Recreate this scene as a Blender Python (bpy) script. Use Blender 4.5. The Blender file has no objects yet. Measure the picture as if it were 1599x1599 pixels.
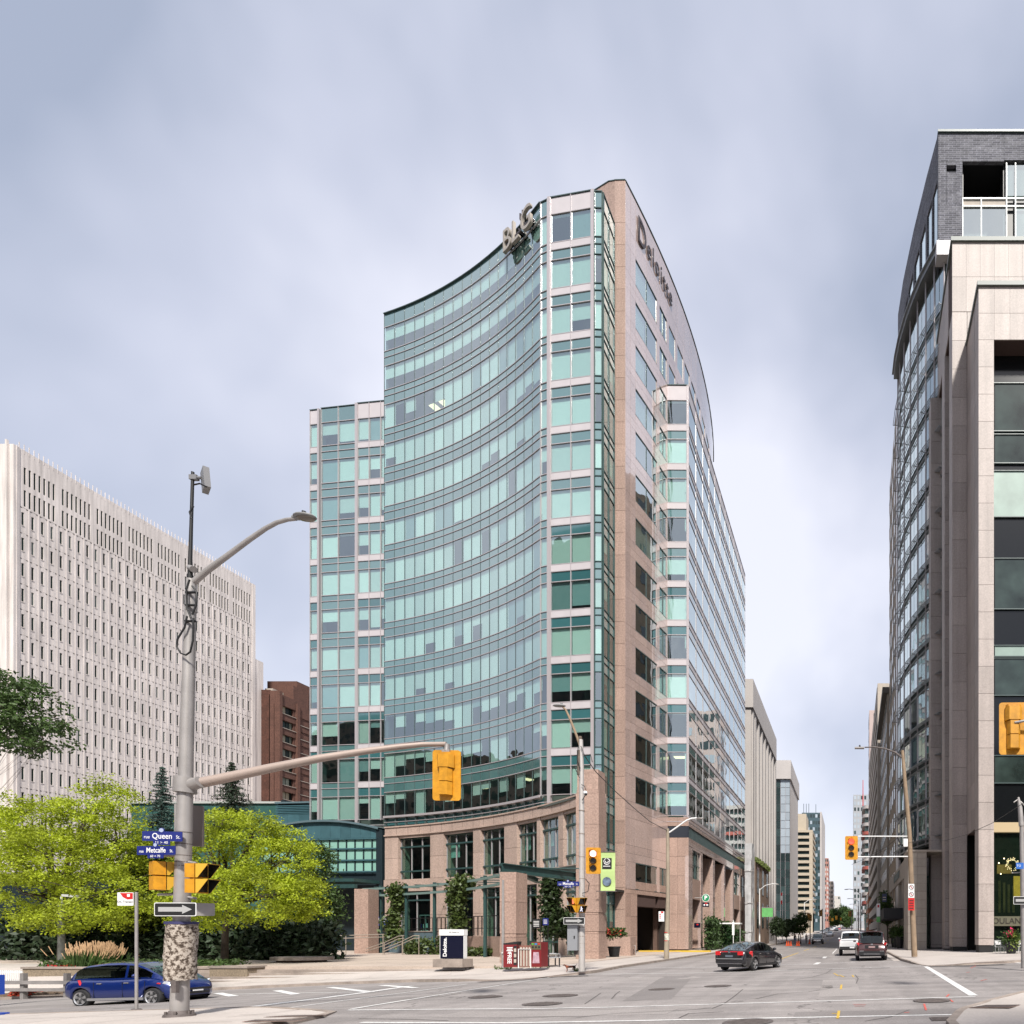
import bpy, bmesh, math, random
import numpy as np
from mathutils import Vector, Matrix
R = math.radians
random.seed(7)
C = bpy.context.scene.collection
scene = bpy.context.scene
# ---------------------------------------------------------------- camera
cam = bpy.data.cameras.new('camera'); cob = bpy.data.objects.new('camera', cam); C.objects.link(cob)
cob.location = (0, 0, 1.75); cob.rotation_euler = (R(90), 0, 0)
cam.sensor_width = 36; cam.lens = 36*980/1599; cam.shift_x = -0.3318; cam.shift_y = 0.4118
cam.clip_start = 0.1; cam.clip_end = 6000
scene.camera = cob
scene.view_settings.view_transform = 'Standard'; scene.view_settings.look = 'None'
scene.view_settings.gamma = 1; scene.view_settings.use_curve_mapping = False
scene.view_settings.exposure = 1.88
# ---------------------------------------------------------------- world
SUN_EL, SUN_AZ = R(48), R(158)      # azimuth clockwise from +Y
w = bpy.data.worlds.new('World'); scene.world = w; w.use_nodes = True
nt = w.node_tree; nt.nodes.clear()
def nd(nt, t, **k):
    n = nt.nodes.new(t)
    for a, b in k.items():
        if a in n.inputs and not hasattr(n, a): n.inputs[a].default_value = b
        elif hasattr(n, a) and a != 'inputs': setattr(n, a, b)
    return n
sky = nt.nodes.new('ShaderNodeTexSky'); sky.sky_type = 'NISHITA'; sky.sun_disc = False
sky.sun_elevation = SUN_EL; sky.sun_rotation = SUN_AZ; sky.air_density = 1.2; sky.dust_density = 2
tc = nt.nodes.new('ShaderNodeTexCoord')
mp = nt.nodes.new('ShaderNodeMapping'); mp.inputs['Scale'].default_value = (1.0, 1.0, 1.0); mp.inputs['Location'].default_value = (-5.314, 7.938, 3.432)
nt.links.new(tc.outputs['Generated'], mp.inputs['Vector'])
n1 = nt.nodes.new('ShaderNodeTexNoise'); n1.inputs['Scale'].default_value = 1.5; n1.inputs['Detail'].default_value = 5; n1.inputs['Roughness'].default_value = 0.47; n1.inputs['Distortion'].default_value = 0.15
nt.links.new(mp.outputs['Vector'], n1.inputs['Vector'])
cr = nt.nodes.new('ShaderNodeValToRGB'); e = cr.color_ramp
e.elements[0].position = 0.40; e.elements[0].color = (1.15, 1.28, 1.62, 1)
e.elements[1].position = 0.60; e.elements[1].color = (2.5, 2.52, 2.8, 1)
m_ = e.elements.new(0.50); m_.color = (1.78, 1.86, 2.2, 1)
nt.links.new(n1.outputs['Fac'], cr.inputs['Fac'])
sp = nt.nodes.new('ShaderNodeSeparateXYZ'); nt.links.new(tc.outputs['Generated'], sp.inputs[0])
mr = nt.nodes.new('ShaderNodeMapRange'); mr.inputs['From Min'].default_value = 0.0; mr.inputs['From Max'].default_value = 0.2
mr.inputs['To Min'].default_value = 0.9; mr.inputs['To Max'].default_value = 0.0
nt.links.new(sp.outputs['Z'], mr.inputs['Value'])
mx = nt.nodes.new('ShaderNodeMixRGB'); mx.inputs['Color2'].default_value = (2.5, 2.56, 2.86, 1)
nt.links.new(mr.outputs['Result'], mx.inputs['Fac']); nt.links.new(cr.outputs['Color'], mx.inputs['Color1'])
mx2 = nt.nodes.new('ShaderNodeMixRGB'); mx2.inputs['Fac'].default_value = 0.93
nt.links.new(sky.outputs[0], mx2.inputs['Color1']); nt.links.new(mx.outputs[0], mx2.inputs['Color2'])
bg = nt.nodes.new('ShaderNodeBackground'); bg.inputs['Strength'].default_value = 0.1
nt.links.new(mx2.outputs[0], bg.inputs['Color'])
wo = nt.nodes.new('ShaderNodeOutputWorld'); nt.links.new(bg.outputs[0], wo.inputs[0])
# ---------------------------------------------------------------- sun
sl = bpy.data.lights.new('sun', 'SUN'); sl.energy = 1.7; sl.angle = R(5); sl.color = (1, 0.955, 0.88)
so = bpy.data.objects.new('sun', sl); C.objects.link(so)
sdir = Vector((math.sin(SUN_AZ)*math.cos(SUN_EL), math.cos(SUN_AZ)*math.cos(SUN_EL), math.sin(SUN_EL)))
so.rotation_euler = sdir.to_track_quat('Z', 'Y').to_euler()
try:
    scene.cycles.max_bounces = 8; scene.cycles.transparent_max_bounces = 12; scene.cycles.glossy_bounces = 4
    scene.cycles.diffuse_bounces = 3; scene.cycles.caustics_reflective = False; scene.cycles.caustics_refractive = False
except Exception: pass
# ---------------------------------------------------------------- survey frame
S = 1.153                       # survey depth unit in metres
def PX(px, d): return (px-1330)/850*d
def PZ(py, d): return 1.75-(py-1458)/850*d
def sm(t): t = max(0, min(1, t)); return t*t*(3-2*t)
def gz(x, y):                   # pavement level
    d = y/S
    s = 0.03+0.015*sm((d-14)/5)
    a = -s*max(0, -12.5-max(x, -75))*(1-sm((d-26)/4))
    b = 0.022*max(0, min(22, x+7))
    c = 0.019*max(0, y-115)
    return a+b+c
CORN = [(-12.6, S*13.1, 2.6), (3.1, S*13.0, 2.4), (-14.4, S*23.4, 3.0), (4.0, S*28.0, 2.6)]
def pv(x, y):                   # pavement with dropped kerbs at the four corners
    return gz(x, y)-max(0.108*sm(1.25*(1-math.hypot(x-a, y-b)/r)) for a, b, r in CORN)
def G(px, py, dz=-0.12):        # point of the ground seen at a survey pixel
    d = 20.0
    for _ in range(60):
        x = PX(px, d); h = 1.75-gz(x, S*d)-dz
        d = 0.5*d+0.5*min(500, max(3, 850*h/max(1.5, py-1458)))
    return PX(px, d), S*d
# ---------------------------------------------------------------- materials
MATS = {}
def mat(name, col, rough=0.6, metal=0.0, var=0.0, vs=1.0, speck=0.0, ss=25.0, streak=0.0, bump=0.0, bs=20.0, rnd=0.0, coat=0.0, spec=0.5, emit=None, es=1.0, trans=0.0, cior=1.5):
    if name in MATS: return MATS[name]
    m = bpy.data.materials.new(name); m.use_nodes = True; t = m.node_tree; b = t.nodes['Principled BSDF']
    b.inputs['Base Color'].default_value = (*col, 1); b.inputs['Roughness'].default_value = rough; b.inputs['Metallic'].default_value = metal
    b.inputs['Specular IOR Level'].default_value = spec
    if coat: b.inputs['Coat Weight'].default_value = coat; b.inputs['Coat IOR'].default_value = cior; b.inputs['Coat Roughness'].default_value = 0.03
    if emit: b.inputs['Emission Color'].default_value = (*emit, 1); b.inputs['Emission Strength'].default_value = es
    src = None
    geo = t.nodes.new('ShaderNodeNewGeometry')
    def mult(prev, fac_out, lo, hi):
        r = t.nodes.new('ShaderNodeMapRange'); r.inputs['To Min'].default_value = lo; r.inputs['To Max'].default_value = hi
        r.inputs['From Min'].default_value = 0.25; r.inputs['From Max'].default_value = 0.75
        t.links.new(fac_out, r.inputs['Value'])
        v = t.nodes.new('ShaderNodeVectorMath'); v.operation = 'SCALE'
        if prev is None: v.inputs[0].default_value = col
        else: t.links.new(prev, v.inputs[0])
        t.links.new(r.outputs['Result'], v.inputs['Scale']); return v.outputs['Vector']
    def noise(scale, detail=4, stretch=None):
        n = t.nodes.new('ShaderNodeTexNoise'); n.inputs['Scale'].default_value = scale; n.inputs['Detail'].default_value = detail
        if stretch:
            p = t.nodes.new('ShaderNodeMapping'); p.inputs['Scale'].default_value = stretch
            t.links.new(geo.outputs['Position'], p.inputs['Vector']); t.links.new(p.outputs[0], n.inputs['Vector'])
        else: t.links.new(geo.outputs['Position'], n.inputs['Vector'])
        return n.outputs['Fac']
    if var: src = mult(src, noise(vs), 1-var, 1+var)
    if speck: src = mult(src, noise(ss, 2), 1-speck, 1+speck)
    if streak: src = mult(src, noise(1.0, 4, (2.2, 2.2, 0.12)), 1-streak, 1+streak*0.5)
    if rnd:
        oi = t.nodes.new('ShaderNodeObjectInfo'); r = t.nodes.new('ShaderNodeMapRange')
        r.inputs['To Min'].default_value = 1-rnd; r.inputs['To Max'].default_value = 1+rnd*0.6; t.links.new(oi.outputs['Random'], r.inputs['Value'])
        v = t.nodes.new('ShaderNodeVectorMath'); v.operation = 'SCALE'
        if src is None: v.inputs[0].default_value = col
        else: t.links.new(src, v.inputs[0])
        t.links.new(r.outputs['Result'], v.inputs['Scale']); src = v.outputs['Vector']
    if src is not None: t.links.new(src, b.inputs['Base Color'])
    if bump:
        bm = t.nodes.new('ShaderNodeBump'); bm.inputs['Strength'].default_value = bump; bm.inputs['Distance'].default_value = 0.02
        t.links.new(noise(bs, 5), bm.inputs['Height']); t.links.new(bm.outputs[0], b.inputs['Normal'])
    if trans:
        out = t.nodes['Material Output']; tr = t.nodes.new('ShaderNodeBsdfTranslucent'); ms = t.nodes.new('ShaderNodeMixShader'); ms.inputs[0].default_value = trans
        if src is not None: t.links.new(src, tr.inputs['Color'])
        else: tr.inputs['Color'].default_value = (*col, 1)
        t.links.new(b.outputs[0], ms.inputs[1]); t.links.new(tr.outputs[0], ms.inputs[2]); t.links.new(ms.outputs[0], out.inputs['Surface'])
    MATS[name] = m; return m
def glassmat(name, tint, refl=0.2, gloss=(0.86, 0.95, 0.95), wav=0.05, ior=1.5):
    m = bpy.data.materials.new(name); m.use_nodes = True; t = m.node_tree; t.nodes.clear()
    o = t.nodes.new('ShaderNodeOutputMaterial'); tr = t.nodes.new('ShaderNodeBsdfTransparent'); tr.inputs[0].default_value = (*tint, 1)
    gl = t.nodes.new('ShaderNodeBsdfGlossy'); gl.inputs['Color'].default_value = (*gloss, 1); gl.inputs['Roughness'].default_value = 0.015
    fr = t.nodes.new('ShaderNodeFresnel'); fr.inputs['IOR'].default_value = ior
    mr = t.nodes.new('ShaderNodeMapRange'); mr.inputs['From Min'].default_value = 0.04; mr.inputs['From Max'].default_value = 0.5
    mr.inputs['To Min'].default_value = refl; mr.inputs['To Max'].default_value = 0.97; t.links.new(fr.outputs[0], mr.inputs['Value'])
    gb = t.nodes.new('ShaderNodeNewGeometry'); iv = t.nodes.new('ShaderNodeMath'); iv.operation = 'SUBTRACT'; iv.inputs[0].default_value = 1.0; t.links.new(gb.outputs['Backfacing'], iv.inputs[1])
    ml = t.nodes.new('ShaderNodeMath'); ml.operation = 'MULTIPLY'; t.links.new(mr.outputs[0], ml.inputs[0]); t.links.new(iv.outputs[0], ml.inputs[1])
    mx = t.nodes.new('ShaderNodeMixShader'); t.links.new(ml.outputs[0], mx.inputs[0]); t.links.new(tr.outputs[0], mx.inputs[1]); t.links.new(gl.outputs[0], mx.inputs[2])
    t.links.new(mx.outputs[0], o.inputs[0])
    if wav:
        geo = t.nodes.new('ShaderNodeNewGeometry'); n = t.nodes.new('ShaderNodeTexNoise'); n.inputs['Scale'].default_value = 0.7; n.inputs['Detail'].default_value = 1
        t.links.new(geo.outputs['Position'], n.inputs['Vector']); b = t.nodes.new('ShaderNodeBump'); b.inputs['Strength'].default_value = wav; b.inputs['Distance'].default_value = 0.3
        t.links.new(n.outputs['Fac'], b.inputs['Height'])
        oi = t.nodes.new('ShaderNodeObjectInfo'); wn = t.nodes.new('ShaderNodeTexWhiteNoise'); wn.noise_dimensions = '1D'; t.links.new(oi.outputs['Random'], wn.inputs['W'])
        va = t.nodes.new('ShaderNodeVectorMath'); va.operation = 'MULTIPLY_ADD'; va.inputs[1].default_value = (0.022, 0.022, 0.022); va.inputs[2].default_value = (-0.011, -0.011, -0.011); t.links.new(wn.outputs['Color'], va.inputs[0])
        vb = t.nodes.new('ShaderNodeVectorMath'); t.links.new(va.outputs[0], vb.inputs[0]); t.links.new(b.outputs[0], vb.inputs[1]); vn = t.nodes.new('ShaderNodeVectorMath'); vn.operation = 'NORMALIZE'; t.links.new(vb.outputs[0], vn.inputs[0]); t.links.new(vn.outputs[0], gl.inputs['Normal'])
    MATS[name] = m; return m
GL = glassmat('teal_glass', (0.87, 0.985, 0.96), 0.36)
GLG = glassmat('street_face_glass', (0.84, 0.95, 0.93), 0.6, wav=0.03)
GLD = glassmat('dark_glass', (0.62, 0.80, 0.76), 0.13)
GLC = glassmat('car_glass', (0.22, 0.26, 0.25), 0.07, wav=0)
GLW = glassmat('clear_glass', (0.6, 0.72, 0.66), 0.08)
SPAN = mat('spandrel_glass', (0.085, 0.185, 0.185), 0.06, spec=1.0, coat=1.0, cior=2.3, rnd=0.12)
SPAN2 = mat('spandrel_dark', (0.04, 0.13, 0.14), 0.08, spec=0.9, coat=1.0, cior=1.9, rnd=0.15)
WHITE = mat('white_panel', (0.50, 0.465, 0.48), 0.35, rnd=0.05, var=0.05)
ALU = mat('aluminium', (0.46, 0.42, 0.43), 0.35, metal=0.3)
MUL = mat('dark_mullion', (0.06, 0.09, 0.09), 0.4)
BLIND = mat('blind', (0.84, 0.88, 0.84), 0.8, rnd=0.22)
BLINDB = mat('blind_grey', (0.30, 0.40, 0.42), 0.8, rnd=0.2)
INT = mat('interior', (0.03, 0.04, 0.035), 0.9, var=0.5, vs=0.8)
CEIL = mat('ceiling', (0.09, 0.10, 0.09), 0.9)
LITE = mat('ceiling_light', (0.9, 0.85, 0.6), 0.5, emit=(1, 0.85, 0.5), es=0.5)
PINK = mat('pink_granite', (0.36, 0.25, 0.205), 0.45, speck=0.28, ss=9, var=0.08, vs=0.4, rnd=0.13, streak=0.12)
PINKP = mat('polished_pink_granite', (0.54, 0.41, 0.37), 0.12, spec=1.0, speck=0.2, ss=9, var=0.07, vs=0.4, rnd=0.11, streak=0.06, coat=1.0, cior=3.0)
PINKL = mat('podium_granite', (0.45, 0.335, 0.28), 0.5, speck=0.24, ss=9, var=0.08, vs=0.4, rnd=0.12, streak=0.10)
JOINT = mat('joint', (0.06, 0.035, 0.03), 0.9)
PLAZA = mat('plaza_concrete', (0.43, 0.355, 0.30), 0.85, var=0.12, vs=0.35, speck=0.12, ss=14, bump=0.2)
WALK = mat('sidewalk_concrete', (0.43, 0.385, 0.355), 0.85, var=0.12, vs=0.5, speck=0.1, ss=18, bump=0.2)
KERB = mat('kerb_stone', (0.27, 0.225, 0.195), 0.85, var=0.3, vs=1.6, speck=0.15)
STONE = mat('grey_granite', (0.38, 0.325, 0.30), 0.55, speck=0.16, ss=12, var=0.06, vs=0.5, streak=0.18, rnd=0.13)
STONEL = mat('limestone', (0.40, 0.35, 0.30), 0.75, speck=0.08, ss=10, var=0.1, rnd=0.1, streak=0.1)
CONC = mat('precast_concrete', (0.66, 0.60, 0.57), 0.85, var=0.06, vs=0.25, streak=0.28, speck=0.06, ss=8)
BLACK = mat('black', (0.012, 0.012, 0.013), 0.5)
GREYM = mat('galvanised', (0.33, 0.31, 0.30), 0.45, metal=0.35, var=0.15, vs=3, rnd=0.1)
WHITEP = mat('white_paint', (0.75, 0.75, 0.75), 0.5)
SIGNBLUE = mat('sign_blue', (0.012, 0.02, 0.16), 0.4)
YEL = mat('signal_yellow', (0.55, 0.25, 0.01), 0.5, var=0.22, vs=7, streak=0.15, speck=0.06)
RED = mat('red_paint', (0.50, 0.02, 0.02), 0.4)
STEELG = mat('green_steel', (0.025, 0.062, 0.06), 0.45, var=0.15, vs=3)
TEALP = mat('teal_slate_panel', (0.05, 0.115, 0.135), 0.4, var=0.15, vs=1.5, rnd=0.12)
WOOD = mat('weathered_wood', (0.25, 0.18, 0.12), 0.85, var=0.2, vs=3, streak=0.3)
BARK = mat('bark', (0.055, 0.04, 0.03), 0.9, var=0.3, vs=5)
BRICK = mat('brown_brick', (0.10, 0.046, 0.033), 0.9, speck=0.35, ss=5, var=0.15, vs=0.8)
# ---------------------------------------------------------------- mesh tools
class MB:
    def __init__(s): s.v = []; s.f = []; s.m = []; s.sm = []
    def face(s, pts, mi=0, smooth=False):
        n = len(s.v); s.v += [tuple(p) for p in pts]; s.f.append(tuple(range(n, n+len(pts)))); s.m.append(mi); s.sm.append(smooth)
    def raw(s, vs, fs, mi=0, smooth=False):
        n = len(s.v); s.v += [tuple(p) for p in vs]
        for f in fs: s.f.append(tuple(i+n for i in f)); s.m.append(mi); s.sm.append(smooth)
    def box(s, x0, x1, y0, y1, z0, z1, mi=0, M=None):
        vs = [Vector((x, y, z)) for z in (z0, z1) for x, y in ((x0, y0), (x1, y0), (x1, y1), (x0, y1))]
        if M: vs = [M @ v for v in vs]
        s.raw(vs, [(0, 3, 2, 1), (4, 5, 6, 7), (0, 1, 5, 4), (1, 2, 6, 5), (2, 3, 7, 6), (3, 0, 4, 7)], mi)
    def prism(s, poly, z0, z1, mi=0, M=None):
        n = len(poly); vs = [Vector((x, y, z0)) for x, y in poly]+[Vector((x, y, z1)) for x, y in poly]
        if M: vs = [M @ v for v in vs]
        s.raw(vs, [tuple(range(n-1, -1, -1)), tuple(range(n, 2*n))]+[(i, (i+1) % n, n+(i+1) % n, n+i) for i in range(n)], mi)
    def tube(s, pts, r, n=8, mi=0, cap=True, smooth=True):
        pts = [Vector(p) for p in pts]; rs = r if isinstance(r, (list, tuple)) else [r]*len(pts); vs = []; fs = []; prev = None
        for i, p in enumerate(pts):
            d = (pts[min(i+1, len(pts)-1)]-pts[max(i-1, 0)]).normalized()
            a = d.orthogonal().normalized() if prev is None else (prev-d*prev.dot(d)).normalized()
            prev = a; b = d.cross(a)
            for k in range(n):
                t = 2*math.pi*k/n; vs.append(p+(a*math.cos(t)+b*math.sin(t))*rs[i])
        for i in range(len(pts)-1):
            for k in range(n): fs.append((i*n+k, i*n+(k+1) % n, (i+1)*n+(k+1) % n, (i+1)*n+k))
        s.raw(vs, fs, mi, smooth)
        if cap: s.raw(vs[:n], [tuple(range(n-1, -1, -1))], mi); s.raw(vs[-n:], [tuple(range(n))], mi)
    def cyl(s, p0, p1, r0, r1=None, n=12, mi=0): s.tube([p0, p1], [r0, r1 if r1 is not None else r0], n, mi)
    def ell(s, c, r, n=10, k=6, mi=0, M=None):
        vs = []; fs = []
        for i in range(k+1):
            ph = math.pi*i/k
            for j in range(n):
                th = 2*math.pi*j/n; v = Vector((c[0]+r[0]*math.sin(ph)*math.cos(th), c[1]+r[1]*math.sin(ph)*math.sin(th), c[2]+r[2]*math.cos(ph)))
                vs.append(M @ v if M else v)
        for i in range(k):
            for j in range(n): fs.append((i*n+j, (i+1)*n+j, (i+1)*n+(j+1) % n, i*n+(j+1) % n))
        s.raw(vs, fs, mi, True)
    def strip(s, pts, n0, n1, z0, z1, mi=0, closed_ends=True):
        """band of rectangular section along a plan polyline; n measured towards the viewer's side"""
        nv = norms(pts); a = [(p[0]+q[0]*n0, p[1]+q[1]*n0) for p, q in zip(pts, nv)]; b = [(p[0]+q[0]*n1, p[1]+q[1]*n1) for p, q in zip(pts, nv)]
        vs = []
        for (ax, ay), (bx, by) in zip(a, b): vs += [(ax, ay, z0), (bx, by, z0), (bx, by, z1), (ax, ay, z1)]
        fs = []
        for i in range(len(pts)-1):
            o = 4*i
            for k in range(4): fs.append((o+k, o+(k+1) % 4, o+4+(k+1) % 4, o+4+k)[::-1])
        L = 4*(len(pts)-1); fs += [(0, 1, 2, 3), (L+3, L+2, L+1, L)]
        s.raw(vs, fs, mi)
    def build(s, name, mats, parent=None, world=True, M=None):
        me = bpy.data.meshes.new(name)
        vs = s.v
        if parent is not None and world:
            l = parent.location; vs = [(x-l.x, y-l.y, z-l.z) for x, y, z in vs]
        me.from_pydata(vs, [], s.f)
        ms = mats if isinstance(mats, (list, tuple)) else [mats]
        for m in ms: me.materials.append(m)
        me.polygons.foreach_set('material_index', s.m); me.polygons.foreach_set('use_smooth', s.sm)
        o = bpy.data.objects.new(name, me); C.objects.link(o)
        if parent is not None: o.parent = parent
        if M is not None: o.matrix_local = M
        return o
def norms(pts):
    out = []
    for i in range(len(pts)):
        a = pts[max(i-1, 0)]; b = pts[min(i+1, len(pts)-1)]
        if 0 < i < len(pts)-1:
            d1 = Vector((pts[i][0]-a[0], pts[i][1]-a[1])).normalized(); d2 = Vector((b[0]-pts[i][0], b[1]-pts[i][1])).normalized()
            n_1 = Vector((d1.y, -d1.x)); n_2 = Vector((d2.y, -d2.x)); m = (n_1+n_2).normalized(); k = 1/max(0.4, m.dot(n_1)); out.append((m.x*k, m.y*k))
        else:
            d = Vector((b[0]-a[0], b[1]-a[1])).normalized(); out.append((d.y, -d.x))
    return out
def thing(name, label, cat, loc=(0, 0, 0), rot=0, group=None):
    o = bpy.data.objects.new(name, None); C.objects.link(o); o.location = loc; o.rotation_euler = (0, 0, rot); o.empty_display_size = 0.3
    o['label'] = label; o['category'] = cat
    if group: o['group'] = group
    return o
def tag(o, label, cat, group=None):
    o['label'] = label; o['category'] = cat
    if group: o['group'] = group
    return o
def struct(o): o['kind'] = 'structure'; return o
def stuff(o): o['kind'] = 'stuff'; return o
def copy_thing(root, loc, rot=None, label=None, scale=None):
    def cp(o, par):
        c = o.copy(); C.objects.link(c); c.parent = par
        for ch in kids.get(o.name, []): cp(ch, c)
        return c
    kids = {}
    for o in list(bpy.data.objects):
        if o.parent: kids.setdefault(o.parent.name, []).append(o)
    r = cp(root, None); r.location = loc
    if rot is not None: r.rotation_euler = (0, 0, rot)
    if scale: r.scale = (scale,)*3
    if label: r['label'] = label
    return r
def F_(p0, p1):
    d = Vector((p1[0]-p0[0], p1[1]-p0[1])); L = d.length; d /= L
    return (p0[0], p0[1], d.x, d.y, L)
BOXES = {}
def boxmesh(du, dn, dz, m, name):
    k = (round(du, 3), round(dn, 3), round(dz, 3), m.name)
    if k not in BOXES:
        me = bpy.data.meshes.new(name); x, y, z = du/2, dn/2, dz/2
        me.from_pydata([(-x, -y, -z), (x, -y, -z), (x, y, -z), (-x, y, -z), (-x, -y, z), (x, -y, z), (x, y, z), (-x, y, z)], [],
                       [(0, 3, 2, 1), (4, 5, 6, 7), (0, 1, 5, 4), (1, 2, 6, 5), (2, 3, 7, 6), (3, 0, 4, 7)])
        me.materials.append(m); BOXES[k] = me
    return BOXES[k]
class Pieces:
    """alike flat pieces of one thing: the 300 that show largest become parts, the rest one joined part"""
    def __init__(s, parent, name, limit=300): s.p = parent; s.n = name; s.L = []; s.lim = limit
    def box(s, F, u0, u1, z0, z1, n0, n1, m):
        x0, y0, ux, uy, L = F; nx, ny = uy, -ux
        uc = (u0+u1)/2; nc = (n0+n1)/2
        c = (x0+ux*uc+nx*nc, y0+uy*uc+ny*nc, (z0+z1)/2)
        vis = abs(nx*c[0]+ny*c[1])/max(1, math.hypot(c[0], c[1]))
        s.L.append(((u1-u0)*(z1-z0)*vis/max(9, c[1])**2, c, math.atan2(uy, ux), (u1-u0, n1-n0, z1-z0), m))
    def flush(s, rest='stuff'):
        s.L.sort(key=lambda t: -t[0]); l = s.p.location
        for a, c, r, (du, dn, dz), m in s.L[:s.lim]:
            o = bpy.data.objects.new(s.n, boxmesh(du, abs(dn), dz, m, s.n)); C.objects.link(o); o.parent = s.p
            o.location = (c[0]-l.x, c[1]-l.y, c[2]-l.z); o.rotation_euler = (0, 0, r)
        R_ = s.L[s.lim:]
        if R_:
            mb = MB(); ms = []
            for a, c, r, (du, dn, dz), m in R_:
                if m not in ms: ms.append(m)
                M = Matrix.Translation(c) @ Matrix.Rotation(r, 4, 'Z'); mb.box(-du/2, du/2, -abs(dn)/2, abs(dn)/2, -dz/2, dz/2, ms.index(m), M)
            stuff(mb.build(s.n+'_group', ms, s.p))
def fbox(mb, F, u0, u1, z0, z1, n0, n1, mi=0):
    x0, y0, ux, uy, L = F
    M = Matrix(((ux, -uy, 0, x0), (uy, ux, 0, y0), (0, 0, 1, 0), (0, 0, 0, 1)))
    a, b = sorted((-n0, -n1)); mb.box(u0, u1, a, b, z0, z1, mi, M)
FONTC = {}
def text(s_, size, ext, m, parent=None, M=None, name='lettering', align='CENTER', sx=1.0, bold=0.0, world=False):
    k = (s_, size, ext, align, bold, sx)
    if k not in FONTC:
        cu = bpy.data.curves.new('t', 'FONT'); cu.body = s_; cu.size = size; cu.extrude = ext; cu.align_x = align; cu.align_y = 'CENTER'; cu.offset = bold; cu.resolution_u = 3
        o = bpy.data.objects.new('t', cu); C.objects.link(o)
        dg = bpy.context.evaluated_depsgraph_get(); dg.update(); me = bpy.data.meshes.new_from_object(o.evaluated_get(dg)); bpy.data.objects.remove(o)
        if sx != 1: me.transform(Matrix.Diagonal((sx, 1, 1, 1)))
        FONTC[k] = me
    me = FONTC[k].copy(); me.materials.clear(); me.materials.append(m); me.name = name
    ob = bpy.data.objects.new(name, me); C.objects.link(ob)
    if parent is not None: ob.parent = parent
    if M is not None: ob.matrix_local = M
    return ob
def upright(x, y, z, ang=0):      # text standing up and facing -Y, turned by ang
    return Matrix.Translation((x, y, z)) @ Matrix.Rotation(ang, 4, 'Z') @ Matrix.Rotation(R(90), 4, 'X')
def circle3(a, b, c):
    ax, ay = a; bx, by = b; cx, cy = c
    d = 2*(ax*(by-cy)+bx*(cy-ay)+cx*(ay-by))
    ux = ((ax*ax+ay*ay)*(by-cy)+(bx*bx+by*by)*(cy-ay)+(cx*cx+cy*cy)*(ay-by))/d
    uy = ((ax*ax+ay*ay)*(cx-bx)+(bx*bx+by*by)*(ax-cx)+(cx*cx+cy*cy)*(bx-ax))/d
    return ux, uy, math.hypot(ax-ux, ay-uy)
def arc(a, b, c, n):
    """n+1 points from a through b to c"""
    ux, uy, r = circle3(a, b, c)
    t0 = math.atan2(a[1]-uy, a[0]-ux); t1 = math.atan2(b[1]-uy, b[0]-ux); t2 = math.atan2(c[1]-uy, c[0]-ux)
    def near(t, ref):
        while t-ref > math.pi: t -= 2*math.pi
        while t-ref < -math.pi: t += 2*math.pi
        return t
    t1 = near(t1, t0); t2 = near(t2, t1)
    return [(ux+r*math.cos(t0+(t2-t0)*i/n), uy+r*math.sin(t0+(t2-t0)*i/n)) for i in range(n+1)]
def px_of(p): return 1330+980*p[0]/p[1]
def resample_px(pts, px):          # point of a plan polyline seen at survey column px
    for a, b in zip(pts, pts[1:]):
        pa, pb = px_of(a), px_of(b)
        if (pa-px)*(pb-px) <= 0 and pa != pb:
            lo, hi = 0.0, 1.0
            for _ in range(30):
                m = (lo+hi)/2; q = px_of((a[0]+(b[0]-a[0])*m, a[1]+(b[1]-a[1])*m))
                if (pa-px)*(q-px) <= 0: hi = m
                else: lo = m
            return (a[0]+(b[0]-a[0])*lo, a[1]+(b[1]-a[1])*lo)
    return pts[-1]
# ================================================================ ground
XC = [-120, -90, -75, -60, -50, -42, -36, -31, -27, -23, -20, -18, -17, -16.2, -15.5, -15, -14.4, -13.8, -13.2, -12.5, -11.8, -9, -7, -3, 1, 1.8, 2.5, 3.2, 4, 5, 6, 7, 10, 15]
YC = [S*d for d in (9, 11, 11.7, 12.3, 12.9, 13.4, 14, 14.6, 15, 16, 17, 18, 19, 22, 23, 23.6, 24.2, 25, 26, 26.7, 27.4, 28, 28.7, 29.4, 30)]+[60, 115, 160, 220, 300, 450]
def sheet(name, poly, dz, m, base=None):
    bm = bmesh.new(); vs = [bm.verts.new((x, y, 0)) for x, y in poly]; f = bm.faces.new(vs)
    for x in XC: bmesh.ops.bisect_plane(bm, geom=bm.verts[:]+bm.edges[:]+bm.faces[:], plane_co=(x, 0, 0), plane_no=(1, 0, 0))
    for y in YC: bmesh.ops.bisect_plane(bm, geom=bm.verts[:]+bm.edges[:]+bm.faces[:], plane_co=(0, y, 0), plane_no=(0, 1, 0))
    for v in bm.verts: v.co.z = (pv if name == 'sidewalk' else gz)(v.co.x, v.co.y)+dz
    bmesh.ops.recalc_face_normals(bm, faces=bm.faces[:])
    if bm.faces[0].normal.z < 0: bmesh.ops.reverse_faces(bm, faces=bm.faces[:])
    me = bpy.data.meshes.new(name); bm.to_mesh(me); bm.free(); me.materials.append(m)
    o = bpy.data.objects.new(name, me); C.objects.link(o); struct(o); return o
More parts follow.
